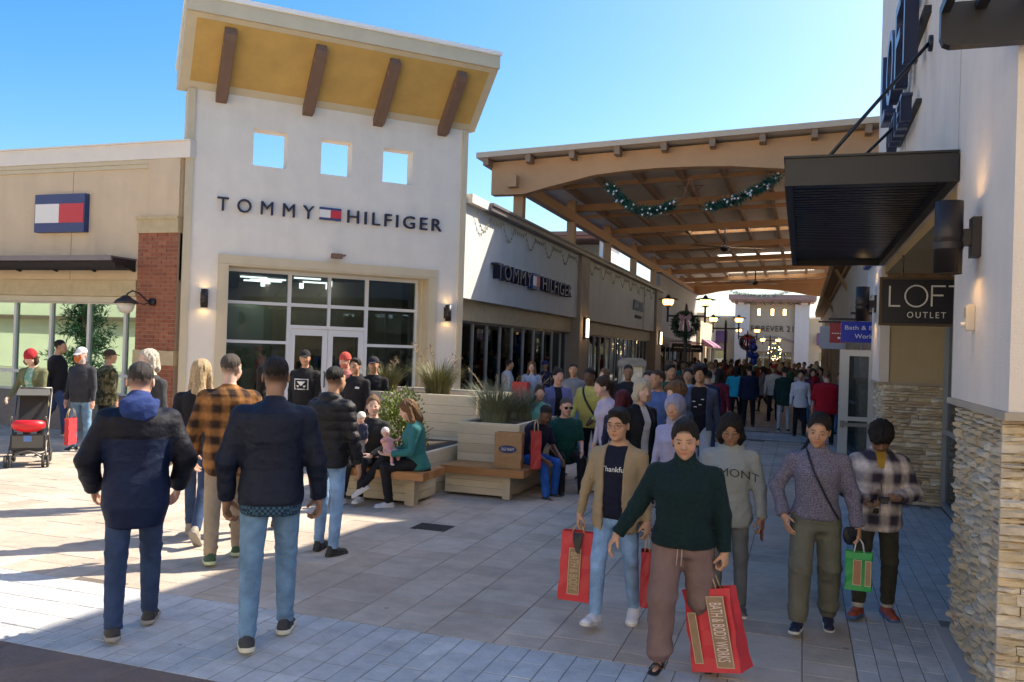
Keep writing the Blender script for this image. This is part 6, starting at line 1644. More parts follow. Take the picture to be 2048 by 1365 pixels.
cn = MB(); cn.prism([(-.2, .1, .98), (-.2, .26, 1.06), (-.2, .42, 1.0), (-.2, .44, .9), (-.2, .3, .98)], (.4, 0, 0)); cn.build('canopy', mat('stroller_grey', (.1, .1, .09)), ST)
b = MB(); b.box((-.05, -.265, .36), (.05, -.262, .44)); b.build('badge', mat('badge_blue', (.1, .2, .5), .5), ST)
RB = paperbag('red_bag', 'thin red shopping bag hung on the side of the stroller', -9.98, 9.62, .28, .06, .24, .38, REDP, 20)
# ------------------------------------------------------------------ people
def hor(px): return 716-.033*(1602-px)
def spot(px, d):
    q = gnd(px, hor(px)+HC*FPX/d); return (q[0], q[1])
SK = dict(tan=(.46, .26, .165), fair=(.62, .40, .31), dark=(.13, .07, .045), brown=(.30, .165, .10), rosy=(.64, .37, .28))
HB = (.014, .010, .009); HD = (.05, .028, .016); HM = (.16, .085, .04); HL = (.45, .33, .19); HG = (.07, .06, .055)
sole_w = mat('sole_white', (.62, .60, .56), .6); sole_k = mat('sole_black', (.03, .03, .03), .7); sole_g = mat('sole_grey', (.30, .28, .25), .7)
def SH(c, sole=sole_w, rough=.6, **k):
    nm = 'shoe_%02d%02d%02d' % tuple(int(x*99) for x in c); return dict(m=mat(nm, c, rough, bump=.2, bscale=50), sole=sole, **k)
JEAN = cloth('denim_mid', (.10, .19, .36), 'denim'); JEAND = cloth('denim_dark', (.035, .06, .13), 'denim'); JEANL = cloth('denim_light', (.22, .36, .58), 'denim'); JEANS = cloth('denim_steel', (.15, .26, .40), 'denim')
BLK = cloth('cloth_black', (.014, .014, .018)); CHA = cloth('cloth_charcoal', (.05, .05, .055))
POSES['stepL'] = dict(POSES['stand'], legL=((.03, -.16, -1), (.0, -.30, -1)), legR=((.03, .30, -1), (.01, .02, -1)), feet=((.02, .15), (.12, .1)), armR=((.16, .1, -1), (.05, .28, -1)), armL=((.16, -.08, -1), (.08, .12, -1)))
POSES['stepR'] = dict(POSES['stand'], legR=((.03, .06, -1), (.02, -.04, -1)), legL=((.02, -.03, -1), (.0, -.5, -1)), feet=((.05, .1), (.75, .1)), armL=((.16, .1, -1), (.05, .28, -1)), armR=((.16, -.08, -1), (.08, .12, -1)))
def strap(pr, garment, pts, wd, m, name='strap', off=.008, back=False):
    ob, V, Q = pr['built'][garment]; J = pr['J']; s = pr['s']; bv = BVHTree.FromPolygons(V.tolist(), Q.tolist()); sg = -1 if back else 1
    L = []
    n = 22
    for k in range(n):
        u = k/(n-1)*(len(pts)-1); i = min(int(u), len(pts)-2); f = u-i
        x = pts[i][0]*(1-f)+pts[i+1][0]*f; y = pts[i][1]*(1-f)+pts[i+1][1]*f
        o = J['pel']+J['rt']*x+J['ax']*y+J['fw']*sg*.6; h = bv.ray_cast(Vector(o), Vector(-J['fw']*sg))
        if h[0] is not None: L.append(np.array(h[0])+J['fw']*sg*off)
    b = MB()
    if len(L) > 1: b.tube(L, wd/2, 6); 
    return b.build(name, m, pr['e'], True)

# --- the five people walking towards us on the right
knit = cloth('knit_mauve', (.055, .05, .085), 'knit', (.26, .245, .33)); 
p_tan = person(gnd(1228, 1250), 186, 1.485, 'm', 1.04, .3, SK['tan'], ('short', HB), 'walkR',
    dict(armR=((.30, .05, -1), (.16, .12, -1)), armL=((.16, -.1, -1), (.1, .1, -1)), curlR=1., curlL=.6, head=(.05, .12, .0), legR=((.05, .32, -1), (.0, .1, -1)), legL=((.05, -.10, -1), (0, -.35, -1)), feet=((-.1, .15), (.35, .15))),
    top=dict(m=cloth('tee_navy', (.010, .011, .028)), ease=.012, hem=-.055, sleeve=.3), outer=dict(m=cloth('blazer_tan', (.33, .245, .145), 'heather'), ease=.026, hem=-.115, open=.072, lapel=1.0, collar=(.012, .066), name='blazer', flare=.12, fold=.009),
    bottom=dict(m=JEANL, name='jeans'), shoes=SH((.70, .70, .76), sole_w, bulk=1.12, lace=mat('lace', (.75, .75, .8))), tier=0, seed=3, label='man in an open tan blazer over a navy tee and light jeans')
chest_print(p_tan, 'shirt', 'Thankful', .05, 0, .185, mat('print_white', (.75, .75, .75), .7), name='print')
b = MB()
hc, Hm = p_tan['J']['hc'], p_tan['J']['Hm']
def glasses(pr, m, dark=False):
    hc, Hm = pr['J']['hc'], pr['J']['Hm']; k = (pr['s']/1.72)**.5*1.05; b = MB()
    for sg in (-1, 1):
        ring = [hc+Hm@(np.array((sg*.034+.022*math.cos(a), .108-.006*abs(math.cos(a)), .008+.017*math.sin(a)))*k) for a in np.linspace(0, 2*math.pi, 15)]
        b.tube(ring, .0014 if not dark else .003, 5, caps=False); b.tube([hc+Hm@(np.array((sg*.056, .10, .012))*k), hc+Hm@(np.array((sg*.078, .0, .012))*k)], .0014, 5)
        if dark: b.v += [tuple(q) for q in ring[:-1]]; b.f.append(tuple(range(len(b.v)-14, len(b.v)))); b.mi.append(0)
    b.tube([hc+Hm@(np.array((-.012, .109, .012))*k), hc+Hm@(np.array((.012, .109, .012))*k)], .0014, 5)
    b.build('glasses', m, pr['e'], True)
glasses(p_tan, mat('spectacle_wire', (.10, .08, .07), .3, metal=.7))
p_gr = person(gnd(1358, 1345), 180, 1.475, 'f', 1.2, .35, SK['tan'], ('tied', HB), 'walkR',
    dict(armR=((.50, .12, -1), (.62, .42, -1)), armL=((.24, -.06, -1), (.10, .10, -1)), curlL=1., curlR=.45, head=(-.06, .22, 0.04), legR=((.06, .25, -1), (.02, .0, -1)), legL=((.10, -.05, -1), (.12, -.42, -1)), feet=((0, .1), (.5, .1))),
    top=dict(m=cloth('fleece_green', (.004, .017, .019), 'fleece'), ease=.028, hem=-.045, r=(.066, .062, .048), collar=(.055, .062), name='turtleneck', fold=.008),
    bottom=dict(m=cloth('sweat_taupe', (.19, .125, .115)), jog=1, w=1.22, r=(.10, .078, .062), fold=.014, name='sweatpants'), shoes=dict(m=mat('sandal_black', (.015, .014, .014), .6), sole=sole_k, sandal=1), tier=0, seed=4, label='woman in a dark green turtleneck and taupe sweatpants walking nearest to us')
b = MB(); J = p_gr['J']
for sx in (-.012, .014):
    q = J['pel']+J['rt']*sx+J['fw']*.128; b.tube([q+[0, 0, -.05], q+[0, .012, -.10], q+[.004, .012, -.155]], .0035, 5)
b.build('drawstring', mat('cord_pink', (.42, .30, .28), .8), p_gr['e'], True)
p_hd = person(spot(1452, 6.25), 180, 1.475, 'f', 1.0, 0, SK['brown'], ('bob', HB), 'stand',
    dict(armR=((.18, .0, -1), (.05, .2, -1)), armL=((.26, -.02, -1), (.1, .18, -1)), curlL=.8, head=(-.05, .42, .0), legR=((.03, .1, -1), (0, 0, -1))),
    top=dict(m=cloth('hoodie_grey', (.27, .29, .29), 'heather'), ease=.034, hem=-.11, r=(.066, .064, .05), hood=1., name='hoodie', cuff=1, fold=.012), bottom=dict(m=cloth('cloth_grey_dk', (.12, .13, .14))), shoes=SH((.1, .1, .1)), tier=0, seed=5, label='young woman in a pale grey VERMONT hoodie with glasses looking down')
chest_print(p_hd, 'shirt', 'VERMONT', .085, 0.01, .175, mat('print_dark', (.035, .04, .05), .8), curve=1.4, name='print', w=1.1)
glasses(p_hd, mat('spectacle_dark', (.02, .015, .012), .35))
p_kn = person(gnd(1625, 1262), 178, 1.50, 'f', 1.08, .1, SK['tan'], ('ponytail', HB), 'walkR',
    dict(armR=((.50, -.22, -1), (-.30, .50, -1)), armL=((.30, .05, -1), (.16, .22, -1)), curlL=1., curlR=.2, head=(.14, .30, -.12), legR=((.06, .30, -1), (.02, .04, -1)), legL=((.06, -.05, -1), (.02, -.34, -1)), feet=((-.05, .2), (.3, .05))),
    top=dict(m=knit, ease=.024, hem=-.03, r=(.060, .060, .046), collar=(.028, .062), puffcuff=1, name='sweater', fold=.009),
    bottom=dict(m=cloth('cargo_olive', (.135, .135, .105)), jog=1, w=1.2, r=(.096, .076, .062), cargo=1, high=1, fold=.015, name='cargo_trousers'), shoes=SH((.012, .015, .045), sole_w, low=1), tier=0, seed=6, label='woman in a mauve speckled knit sweater and olive cargo trousers')
strap(p_kn, 'shirt', [(.085, .46), (.03, .30), (-.06, .12), (-.15, -.04)], .016, mat('strap_black', (.012, .012, .02), .5))
J = p_kn['J']; PURSE = empty('crossbody_purse', 'small black purse hanging at the hip of the woman in the mauve sweater', 'purse', tuple(wpos(p_kn, J['pel']+J['rt']*-.215+J['fw']*.09+np.array([0, 0, -.12]))), R_(20))
V = Vol((-.1, -.06, -.1), (.1, .06, .1), .01); V.ell((0, 0, 0), (.05, .028, .07), None, .02); V.cut((0, 0, .055), (0, 0, 1), .1); Vt, Q = V.surf(); link('purse_body', qmesh('purse', Vt, Q), mat('purse_black', (.012, .012, .018), .4), PURSE)
b = MB(); b.box((-.035, -.032, .0), (.035, -.026, .045)); b.build('flap', mat('purse_black', (0, 0, 0)), PURSE)
plaid1 = cloth('shacket_plaid', (.045, .038, .06), 'plaid', (.72, .63, .60), .9, .15)
p_pl = person(gnd(1748, 1232), 176, 1.46, 'm', 1.0, 0, SK['brown'], ('mop', HB), 'walkL',
    dict(armR=((.34, .02, -1), (-.62, .8, -.28)), armL=((.42, .05, -1), (-.62, .8, -.1)), curlR=.8, curlL=.7, head=(.0, .85, 0), palmR=(-.2, .1, .9), palmL=(-.2, .1, .9), legL=((.05, .12, -1), (.0, -.18, -1)), legR=((.1, .22, -1), (.05, .0, -1)), feet=((-.05, .45), (.1, .25))),
    top=dict(m=plaid1, ease=.05, hem=-.105, r=(.076, .074, .06), collar=(.02, .075), name='shacket', fold=.016, fz=18),
    bottom=dict(m=cloth('sweat_olive', (.055, .05, .035)), w=1.05, r=(.09, .07, .058), len=.88, name='sweatpants', fold=.012), shoes=SH((.30, .06, .03), mat('sole_blue', (.06, .12, .28), .6), bulk=1.15, lace=mat('lace_yellow', (.5, .45, .05))), tier=0, seed=7, label='young man in a puffy grey and white plaid jacket looking at his phone')
J = p_pl['J']
for sd in 'RL':
    b = MB(); a = J['an'+sd]; b.tube([a+J['shin'+sd]*.0, a-J['shin'+sd]*.09], .043, 12); b.build('sock', mat('sock_white', (.6, .6, .6), .9), p_pl['e'], True)
b = MB(); b.prism([J['neck']+J['fw']*.07+J['rt']*.035+[0, 0, .01], J['neck']+J['fw']*.125+J['rt']*.02-J['ax']*.1, J['neck']+J['fw']*.125-J['rt']*.02-J['ax']*.1, J['neck']+J['fw']*.07-J['rt']*.035+[0, 0, .01]], J['fw']*.012); b.build('mustard_shirt', cloth('mustard', (.42, .24, .03)), p_pl['e'])
b = MB(); b.tube([J['neck']+J['fw']*.135-J['ax']*.1, J['neck']+J['fw']*.16-J['ax']*.3], .005, 6); b.build('zip', mat('zip', (.3, .3, .3), .3, metal=.8), p_pl['e'])
ph = (J['wrR']+J['wrL'])/2+J['fw']*.06
t = empty('phone', 'dark phone in the hands of the young man in the plaid jacket', 'phone', tuple(wpos(p_pl, ph+np.array([0, 0, .01]))), R_(0)); b = MB(); b.obox((0, 0, 0), (nrm((1, 0, 0)), nrm((0, 1, -.5)), nrm((0, .5, 1))), (.035, .07, .004)); b.build('case', mat('phone_black', (.02, .02, .025), .2), t, bevel=.002)
q = p_hd['J']; t = empty('phone', 'phone held low in the hand of the young woman in the grey hoodie', 'phone', tuple(wpos(p_hd, q['wrL']+q['hdL']*.085+q['fw']*.02))); b = MB(); b.obox((0, 0, 0), (nrm((1, .2, 0)), nrm((-.2, 1, 0)), (0, 0, 1)), (.006, .035, .07)); b.build('case', mat('phone_red', (.10, .02, .02), .3), t)
# bags in their hands
def heldbag(pr, sd, label, wx, wy, h, m, rz, tilt=0., strip=True, name='shopping_bag', drop=.15, hm=None):
    J = pr['J']; c = wpos(pr, J['wr'+sd]+J['hd'+sd]*.095)
    t = paperbag(name, label, c[0], c[1], c[2]-h-drop+.02, wx, wy, h, m, rz, handles=False, top=1.2)
    t.rotation_euler = (0, tilt, R_(rz)); 
    b = MB()
    for sg in (-1, 1):
        yy = sg*wy*.18; b.tube([(-wx*.2, yy, h-.01), (-wx*.13, yy*.7, h+drop*.6), (0, 0, h+drop), (wx*.13, yy*.7, h+drop*.6), (wx*.2, yy, h-.01)], .0045, 6)
    b.build('handle', hm or mat('twine', (.45, .34, .2), .9), t, True)
    return t, h
KR2 = mat('label_kraft', (.30, .20, .115), .8, var=.1, vscale=14)
def bagstrip(t, x0, x1, z0, z1, y, text=None, tcol=None, vertical=True, edge=True):
    b = MB(); b.box((x0, y-.004, z0), (x1, y, z1)); o = b.build('label_panel', KR2, t)
    if edge:
        b = MB()
        for lo, hi in (((x0-.004, y-.006, z0-.004), (x0, y-.001, z1+.004)), ((x1, y-.006, z0-.004), (x1+.004, y-.001, z1+.004)), ((x0, y-.006, z0-.004), (x1, y-.001, z0)), ((x0, y-.006, z1), (x1, y-.001, z1+.004))): b.box(lo, hi)
        b.build('label_edge', mat('label_edge', (.55, .42, .3), .8), t)
    if text:
        me = textmesh(text, 1., .0); co = np.empty(len(me.vertices)*3); me.vertices.foreach_get('co', co); co = co.reshape(-1, 3); mn, mx = co.min(0), co.max(0)
        u = (co[:, 0]-mn[0])/(mx[0]-mn[0]); v = (co[:, 1]-mn[1])/(mx[1]-mn[1]); pad = .12
        if vertical: X = x0+(x1-x0)*(pad+(1-2*pad)*v); Z = z1-(z1-z0)*(.08+.84*u)
        else: X = x0+(x1-x0)*(.08+.84*u); Z = z0+(z1-z0)*(.15+.7*v)
        me.vertices.foreach_set('co', np.stack([X, np.full(len(X), y-.007), Z], 1).ravel()); me.update(); link('lettering', me, tcol or WHITE, t)
t, h = heldbag(p_tan, 'R', 'tall red paper bag in the right hand of the man in the tan blazer', .22, .13, .47, REDP, 4, .03, drop=.05)
bagstrip(t, -.045, .03, .05, .36, -.062, 'BATH & BODY', mat('print_tan', (.5, .4, .25), .8)); b = MB(); b.prism([(-.03, -.05, .47), (.04, -.05, .47), (.035, -.075, .40), (.02, -.08, .33), (.0, -.08, .35), (-.025, -.075, .42)], (0, -.012, 0)); b.build('black_glove', BLACKM, t)
t, h = heldbag(p_gr, 'L', 'largest red paper bag, swinging from the hand of the woman in green', .30, .16, .46, REDP, -20, -.22, drop=.14)
bagstrip(t, .015, .115, .03, .42, -.076, 'BATH & BODY WORKS', mat('print_red_white', (.75, .60, .55), .7)); bagstrip(t, -.12, -.075, .05, .33, -.076, None)
t, h = heldbag(p_tan, 'L', 'narrow red bag half hidden behind the leg of the woman in green', .08, .2, .36, REDD, 10, 0., drop=.12)
t, h = heldbag(p_kn, 'L', 'small green bag with brown labels held by the woman in the mauve sweater', .165, .10, .25, GREENP, -6, 0., drop=.09, hm=mat('handle_pale', (.6, .62, .66), .7))
bagstrip(t, -.03, .015, .04, .20, -.047, 'BATH', mat('print_rust', (.5, .15, .06), .8)); bagstrip(t, .045, .075, .04, .20, -.047, None)

# --- people walking away on the left
navy2 = cloth('nylon_navy', (.006, .014, .050), rough=.6)
p1 = person(gnd(262, 1262), -41, 1.74, 'm', 1.02, .3, SK['rosy'], ('crew', (.045, .038, .036)), 'stepL', dict(armL=((.42, -.1, -1), (-.18, .75, -1)), armR=((.42, -.1, -1), (-.18, .75, -1)), head=(.02, .12, 0), curlL=.6),
    top=dict(m=navy2, ease=.046, hem=-.15, r=(.075, .072, .058), collar=(.03, .075), name='jacket', fold=.008, yoke=(.175, cloth('nylon_black', (.004, .005, .014), rough=.55)), flare=.02),
    bottom=dict(m=JEAND, name='jeans', w=1.05), shoes=SH((.03, .026, .024), sole_g, bulk=1.1), tier=0, fade=.8, seed=11, label='man from behind in a two tone navy jacket with blue hood')
J = p1['J']; fs = p1['fs']; V = Vol(J['neck']-.25, J['neck']+.2, .011); Rm = np.stack([J['rt'], J['fw'], J['ax']], 1)
V.ell(J['neck']-J['fw']*.07+J['ax']*.015, (.125, .085, .055), Rm, .03); V.ell(J['neck']-J['fw']*.125-J['ax']*.03, (.11, .045, .065), Rm, .03); V.cone(J['neck']-J['ax']*.02, J['neck']+J['ax']*.035, .085, .08, .03)
Vt, Q = V.surf(); Vt = folds(Vt, vnormals(Vt, Q), .016, 5, 30, 20); link('hood', qmesh('hood', relax(Vt, Q, 1), Q), cloth('hood_blue', (.022, .045, .17)), p1['e'])
p2 = person(gnd(532, 1282), -32, 1.81, 'm', 1.02, .1, SK['brown'], ('crew', (.012, .009, .008)), 'stepL', dict(armL=((.30, -.06, -1), (.0, .24, -1)), armR=((.30, .0, -1), (.08, .30, -1)), curlR=.7, curlL=.7, head=(.1, .05, 0)),
    top=dict(m=cloth('check_shirt', (.015, .025, .055), 'check', (.05, .12, .17), .9, 1.), ease=.03, hem=-.095, sleeve=.3, name='check_shirt'), outer=dict(m=cloth('bomber_navy', (.008, .012, .028), rough=.55), ease=.04, hem=-.06, r=(.072, .064, .05), collar=(.032, .066), name='bomber_jacket', fold=.010),
    bottom=dict(m=JEANS, name='jeans', w=1.0, fold=.011, r=(.092, .066, .052)), shoes=SH((.03, .03, .035), mat('sole_cream', (.62, .58, .46), .6), bulk=1.12), tier=0, fade=.8, seed=12, label='man from behind in a black bomber jacket over a checked shirt')
p3 = person(gnd(447, 1120), -36, 1.78, 'm', 1.05, .2, SK['fair'], ('crew', (.07, .055, .045)), 'stepL', dict(armL=((.32, 0, -1), (.0, .5, -1)), armR=((.32, 0, -1), (.0, .5, -1)), head=(.5, 0, 0)),
    top=dict(m=cloth('plaid_brown', (.03, .016, .010), 'plaid', (.36, .16, .05), .9, .13), ease=.035, hem=-.13, r=(.07, .062, .05), collar=(.02, .068), name='plaid_shirt', fold=.01),
    bottom=dict(m=cloth('chino_beige', (.38, .29, .20)), name='chinos', w=1.05, fold=.012), shoes=SH((.04, .08, .03), mat('sole_lime', (.55, .6, .35), .6), bulk=1.15), tier=0, fade=.7, seed=13, label='grey haired man in a brown plaid shirt and beige chinos seen from behind')
p4 = person(spot(388, 7.9), -25, 1.69, 'f', .98, 0, SK['fair'], ('long', HL), 'walkL', None, top=dict(m=BLK, ease=.022, hem=-.06, name='jacket'), bottom=dict(m=JEAND, w=.9, name='jeans'), shoes=SH((.30, .25, .20), sole_g), tier=1, seed=14, label='blonde woman in a black jacket mostly hidden behind the plaid shirt man')
p5 = person(gnd(652, 1108), 8, 1.68, 'm', 1.0, .1, SK['tan'], ('crew', HB), 'walkL', dict(armR=((.20, .05, -1), (.12, .25, -1)), armL=((.2, 0, -1), (.1, .3, -1)), legL=((.08, .16, -1), (.04, -.02, -1)), legR=((.04, .02, -1), (.0, -.10, -1)), feet=((.05, .1), (-.05, .3))),
    top=dict(m=cloth('parka_black', (.012, .012, .016), rough=.38), ease=.04, hem=-.08, r=(.072, .066, .056), hood=.9, quilt=.085, name='puffer_jacket', fold=.010), bottom=dict(m=JEANL, name='jeans', w=.95), shoes=SH((.02, .02, .02), sole_k), tier=0, fade=.7, seed=15, label='man in a shiny black puffer jacket and pale jeans walking away by the bench')
person(spot(518, 8.3), -10, 1.66, 'f', 1., 0, SK['brown'], ('long', HB), 'walkR', None, top=dict(m=BLK, ease=.025, hem=-.08), bottom=dict(m=BLK, w=.9), shoes=SH((.09, .06, .05), sole_k), tier=1, seed=16, label='person in dark clothes almost wholly hidden behind the bomber jacket man')
person(spot(294, 9.4), -170, 1.76, 'f', 1., 0, SK['fair'], ('bob', (.5, .45, .38)), 'stand', None, top=dict(m=CHA, ease=.02, hem=-.08), tier=1, seed=17, label='white haired person peeking out behind the head of the navy jacket man')
def pocket(pr, u, t, w_, h_, m, back=True):
    k = MB(); k.add([(-w_, h_, 0), (w_, h_, 0), (w_, -h_*.6, 0), (0, -h_, 0), (-w_, -h_*.6, 0)], [(4, 3, 2, 1, 0)]); chest_print(pr, 'trousers', '', 0, u, t, m, back=back, mesh=k.mesh('pocket'), name='pocket')
for pr, m in ((p2, cloth('denim_patch', (.11, .19, .30), 'denim')), (p5, cloth('denim_patch2', (.17, .28, .46), 'denim')), (p3, cloth('chino_patch', (.31, .235, .16)))):
    for u in (-.078, .078): pocket(pr, u, -.035, .058, .062, m)
# --- by the left shop
pj = person(gnd(66, 912), 166, 1.66, 'f', 1., 0, SK['fair'], ('beanie', (.4, .02, .03), cloth('beanie_red', (.34, .018, .025), 'knit', (.45, .03, .04)), 'bob', HD), 'stand', dict(lean=(0, .16), armR=((.2, .35, -1), (-.05, .9, -.55)), armL=((.2, .35, -1), (-.05, .9, -.55)), head=(-.1, .45, 0), curlR=.9, curlL=.9),
    top=dict(m=cloth('tee_mint', (.16, .36, .29), 'floral', (.40, .5, .42)), ease=.012, hem=-.07, sleeve=.3), outer=dict(m=cloth('jacket_olive', (.14, .15, .075)), ease=.028, hem=-.1, open=.07, name='jacket'), bottom=dict(m=BLK), tier=1, seed=21, label='woman in a red beanie and olive jacket pushing the stroller')
pk = person(gnd(160, 902), 172, 1.69, 'm', 1.08, .3, SK['rosy'], ('cap', (.6, .6, .6), cloth('cap_white', (.62, .60, .60)), 'crew', HD), 'stand', dict(head=(-.1, .15, 0)), top=dict(m=cloth('sweat_dark', (.045, .045, .055)), ease=.028, hem=-.07, hood=.8, name='hoodie'), bottom=dict(m=JEANS, name='jeans'), tier=1, seed=22, beard=.9, label='man in a white cap and dark hoodie with faded jeans beside the stroller')
hc, Hm = pk['J']['hc'], pk['J']['Hm']; b = MB(); b.prism([hc+Hm@np.array(q_)*1.02 for q_ in ((-.06, .075, -.005), (-.055, .10, -.06), (0, .112, -.115), (.055, .10, -.06), (.06, .075, -.005))], Hm[:, 1]*.012); b.build('orange_bandana', cloth('bandana_orange', (.62, .16, .05)), pk['e'])
person(gnd(208, 898), 20, 1.66, 'm', 1.02, .1, SK['tan'], ('cap', (.1, .08, .06), cloth('cap_brown', (.05, .035, .028)), 'crew', HD), 'stand', dict(armL=((.2, .2, -1), (.0, .8, -.8))), top=dict(m=cloth('camo_coat', (.16, .14, .075), 'camo', (.07, .075, .035)), ease=.035, hem=-.1, name='jacket'), bottom=dict(m=BLK), tier=1, seed=23, label='person in a camouflage jacket and brown cap turned away beside the white cap man')
person(spot(108, 15.4), 60, 1.78, 'm', 1.05, .2, SK['tan'], ('crew', HB), 'walkR', None, top=dict(m=BLK, ease=.035, hem=-.1), bottom=dict(m=JEAND), tier=1, seed=24, label='man in black walking behind the woman with the stroller')
# --- at the tower door
pf = person(spot(605, 13.4), 170, 1.77, 'm', 1.05, .1, SK['tan'], ('cap', (.05, .05, .05), cloth('cap_black', (.02, .02, .024)), 'crew', HB), 'stand', dict(armL=((.16, .0, -1), (-.1, .35, -1)), armR=((.16, 0, -1), (-.1, .35, -1)), head=(-.35, .05, 0)), top=dict(m=cloth('hoodie_black', (.016, .015, .017)), ease=.03, hem=-.075, hood=.9, name='hoodie'), bottom=dict(m=JEANL), tier=1, seed=31, label='man in a black hoodie with a white square print standing at the tower doors')
fr = MB(); fr.box((-.115, -.085, 0), (.115, -.07, .001)); fr.box((-.115, .07, 0), (.115, .085, .001)); fr.box((-.115, -.07, 0), (-.1, .07, .001)); fr.box((.1, -.07, 0), (.115, .07, .001))
fr.add([(-.07, .045, 0), (.07, .045, 0), (.03, .0, 0), (.0, -.03, 0), (-.03, .0, 0)], [(0, 1, 2, 3, 4)]); fr.add([(-.08, -.02, 0), (-.03, -.02, 0), (-.05, -.055, 0)], [(0, 1, 2)]); fr.add([(.08, -.02, 0), (.03, -.02, 0), (.05, -.055, 0)], [(0, 1, 2)])
chest_print(pf, 'shirt', '', 0, 0, .155, mat('print_white', (.75, .75, .75)), mesh=fr.mesh('print'), name='print')
person(spot(688, 13.6), 200, 1.74, 'm', 1.08, .2, SK['rosy'], ('beanie', (.5, .05, .04), cloth('beanie_coral', (.52, .08, .06))), 'stand', dict(head=(-.3, .1, 0)), top=dict(m=cloth('hoodie_coral', (.55, .20, .17)), ease=.03, hem=-.08, hood=1., name='hoodie'), bottom=dict(m=BLK), tier=1, seed=32, beard=.6, label='man in a red cap and coral hoodie behind the boy at the tower doors')
ph_ = person(spot(706, 12.6), 172, 1.68, 'm', .95, 0, SK['tan'], ('short', HB), 'stand', None, top=dict(m=cloth('hoodie_black2', (.018, .016, .02)), ease=.028, hem=-.1, hood=.9, name='hoodie'), bottom=dict(m=BLK), tier=1, seed=33, label='boy in a black hoodie with a small white chest mark by the tall planter')
mk = MB(); mk.add([(-.03, -.01, 0), (.03, -.015, 0), (.035, .01, 0), (-.02, .02, 0)], [(0, 1, 2, 3)]); chest_print(ph_, 'shirt', '', 0, -.07, .2, MATS['print_white'], mesh=mk.mesh('m'), name='print')
person(spot(742, 13.1), 165, 1.70, 'm', 1., 0, SK['tan'], ('cap', (.02, .02, .03), cloth('cap_navy', (.02, .018, .03)), 'crew', HB), 'stand', dict(armR=((.2, .3, -1), (-.2, .5, -.9))), top=dict(m=BLK, ease=.02, hem=-.08, sleeve=.45), bottom=dict(m=BLK), tier=1, seed=34, label='young man in a dark cap and black tee leaning at the tall planter')

# --- seated on the benches
pP = person((-4.86, 9.22), 182, 1.62, 'f', 1., .1, SK['fair'], ('bun', HM), 'sit', dict(lean=(0, .05), armR=((.2, .25, -1), (-.15, .9, -.5)), armL=((.25, .3, -1), (-.5, .9, -.45)), head=(-.55, .0, 0), legR=((.1, 1, -.08), (.05, .2, -1)), legL=((.02, 1, .02), (-.05, .05, -1)), curlR=.6),
    top=dict(m=cloth('sweater_charcoal', (.028, .028, .028), 'heather'), ease=.024, hem=-.05, r=(.06, .056, .044)), bottom=dict(m=BLK, w=.9, name='leggings'), shoes=SH((.55, .5, .46), sole_w), tier=0, seat=.42, seed=41, label='woman in a charcoal sweater with a bun seated on the bench holding a toddler')
pQ = person((-4.22, 9.12), 238, 1.64, 'f', 1.02, .1, SK['fair'], ('side', HM), 'sit', dict(lean=(0, .16), armR=((.12, .3, -1), (-.1, .9, -.2)), armL=((.18, .2, -1), (-.3, .8, .0)), head=(-.1, .38, 0), legR=((-.02, 1, .1), (-.1, .62, -.75)), legL=((.0, 1, -.1), (.0, -.15, -1)), feet=((.55, .0), (0, .1)), palmL=(0, -.2, 1), palmR=(0, 0, 1)),
    top=dict(m=cloth('sweater_teal', (.035, .17, .17), 'heather'), ease=.022, hem=-.055, r=(.058, .052, .04)), bottom=dict(m=BLK, w=1.05, name='leggings'), shoes=SH((.60, .58, .62), sole_w, low=1), tier=0, seat=.42, seed=42, label='woman in a teal sweater seated with crossed legs holding a baby in pink')
J = pQ['J']; 
person((-4.90, 8.97), 178, .58, 'm', 1.15, .5, SK['rosy'], ('beanie', (.7, .68, .62), cloth('bonnet_white', (.66, .62, .55), 'knit', (.7, .66, .6))), 'stand', dict(head=(.1, .1, 0)), top=dict(m=cloth('toddler_navy', (.03, .035, .07)), ease=.014, hem=-.07), bottom=dict(m=cloth('toddler_grey', (.2, .2, .22))), shoes=SH((.5, .5, .5)), tier=1, yoff=.46, seed=43, label='toddler in a white knit hat standing on the lap of the seated woman in charcoal')
pbaby = person((-4.52, 8.95), 120, .52, 'f', 1.2, .6, SK['rosy'], ('beanie', (.7, .6, .6), cloth('bonnet_lace', (.68, .60, .58), 'knit', (.75, .68, .66))), 'sit', dict(lean=(0, -.5), head=(.3, -.35, 0), armR=((.3, .7, -.4), (0, 1, .2)), armL=((.3, .7, -.4), (0, 1, .2))), top=dict(m=cloth('baby_pink', (.60, .28, .27), 'speckle', (.7, .42, .40)), ease=.018, hem=-.07), bottom=dict(m=cloth('baby_pink', (0, 0, 0)), w=1.2), shoes=SH((.6, .5, .5)), tier=1, yoff=.0, seat=.62, seed=44, label='baby in pink with a white bonnet lying in the arms of the woman in teal')
pr_ = person((-3.33, 10.62), 118, 1.66, 'm', 1.02, .1, SK['dark'], ('crew', HB), 'sit', dict(lean=(0, .42), armR=((.15, .5, -1), (-.2, .9, -.2)), armL=((.15, .5, -1), (-.2, .9, -.3)), head=(.3, .5, 0), legR=((.1, 1, -.1), (0, .15, -1)), legL=((.1, 1, -.1), (0, -.1, -1))),
    top=dict(m=cloth('tee_navy2', (.008, .009, .026)), ease=.025, hem=-.05, sleeve=.42), bottom=dict(m=cloth('denim_bright', (.02, .10, .40), 'denim'), name='jeans'), shoes=SH((.05, .04, .04), sole_k), tier=1, seat=.39, seed=45, label='hunched person in a navy tee and bright blue jeans seated beside the red bag')
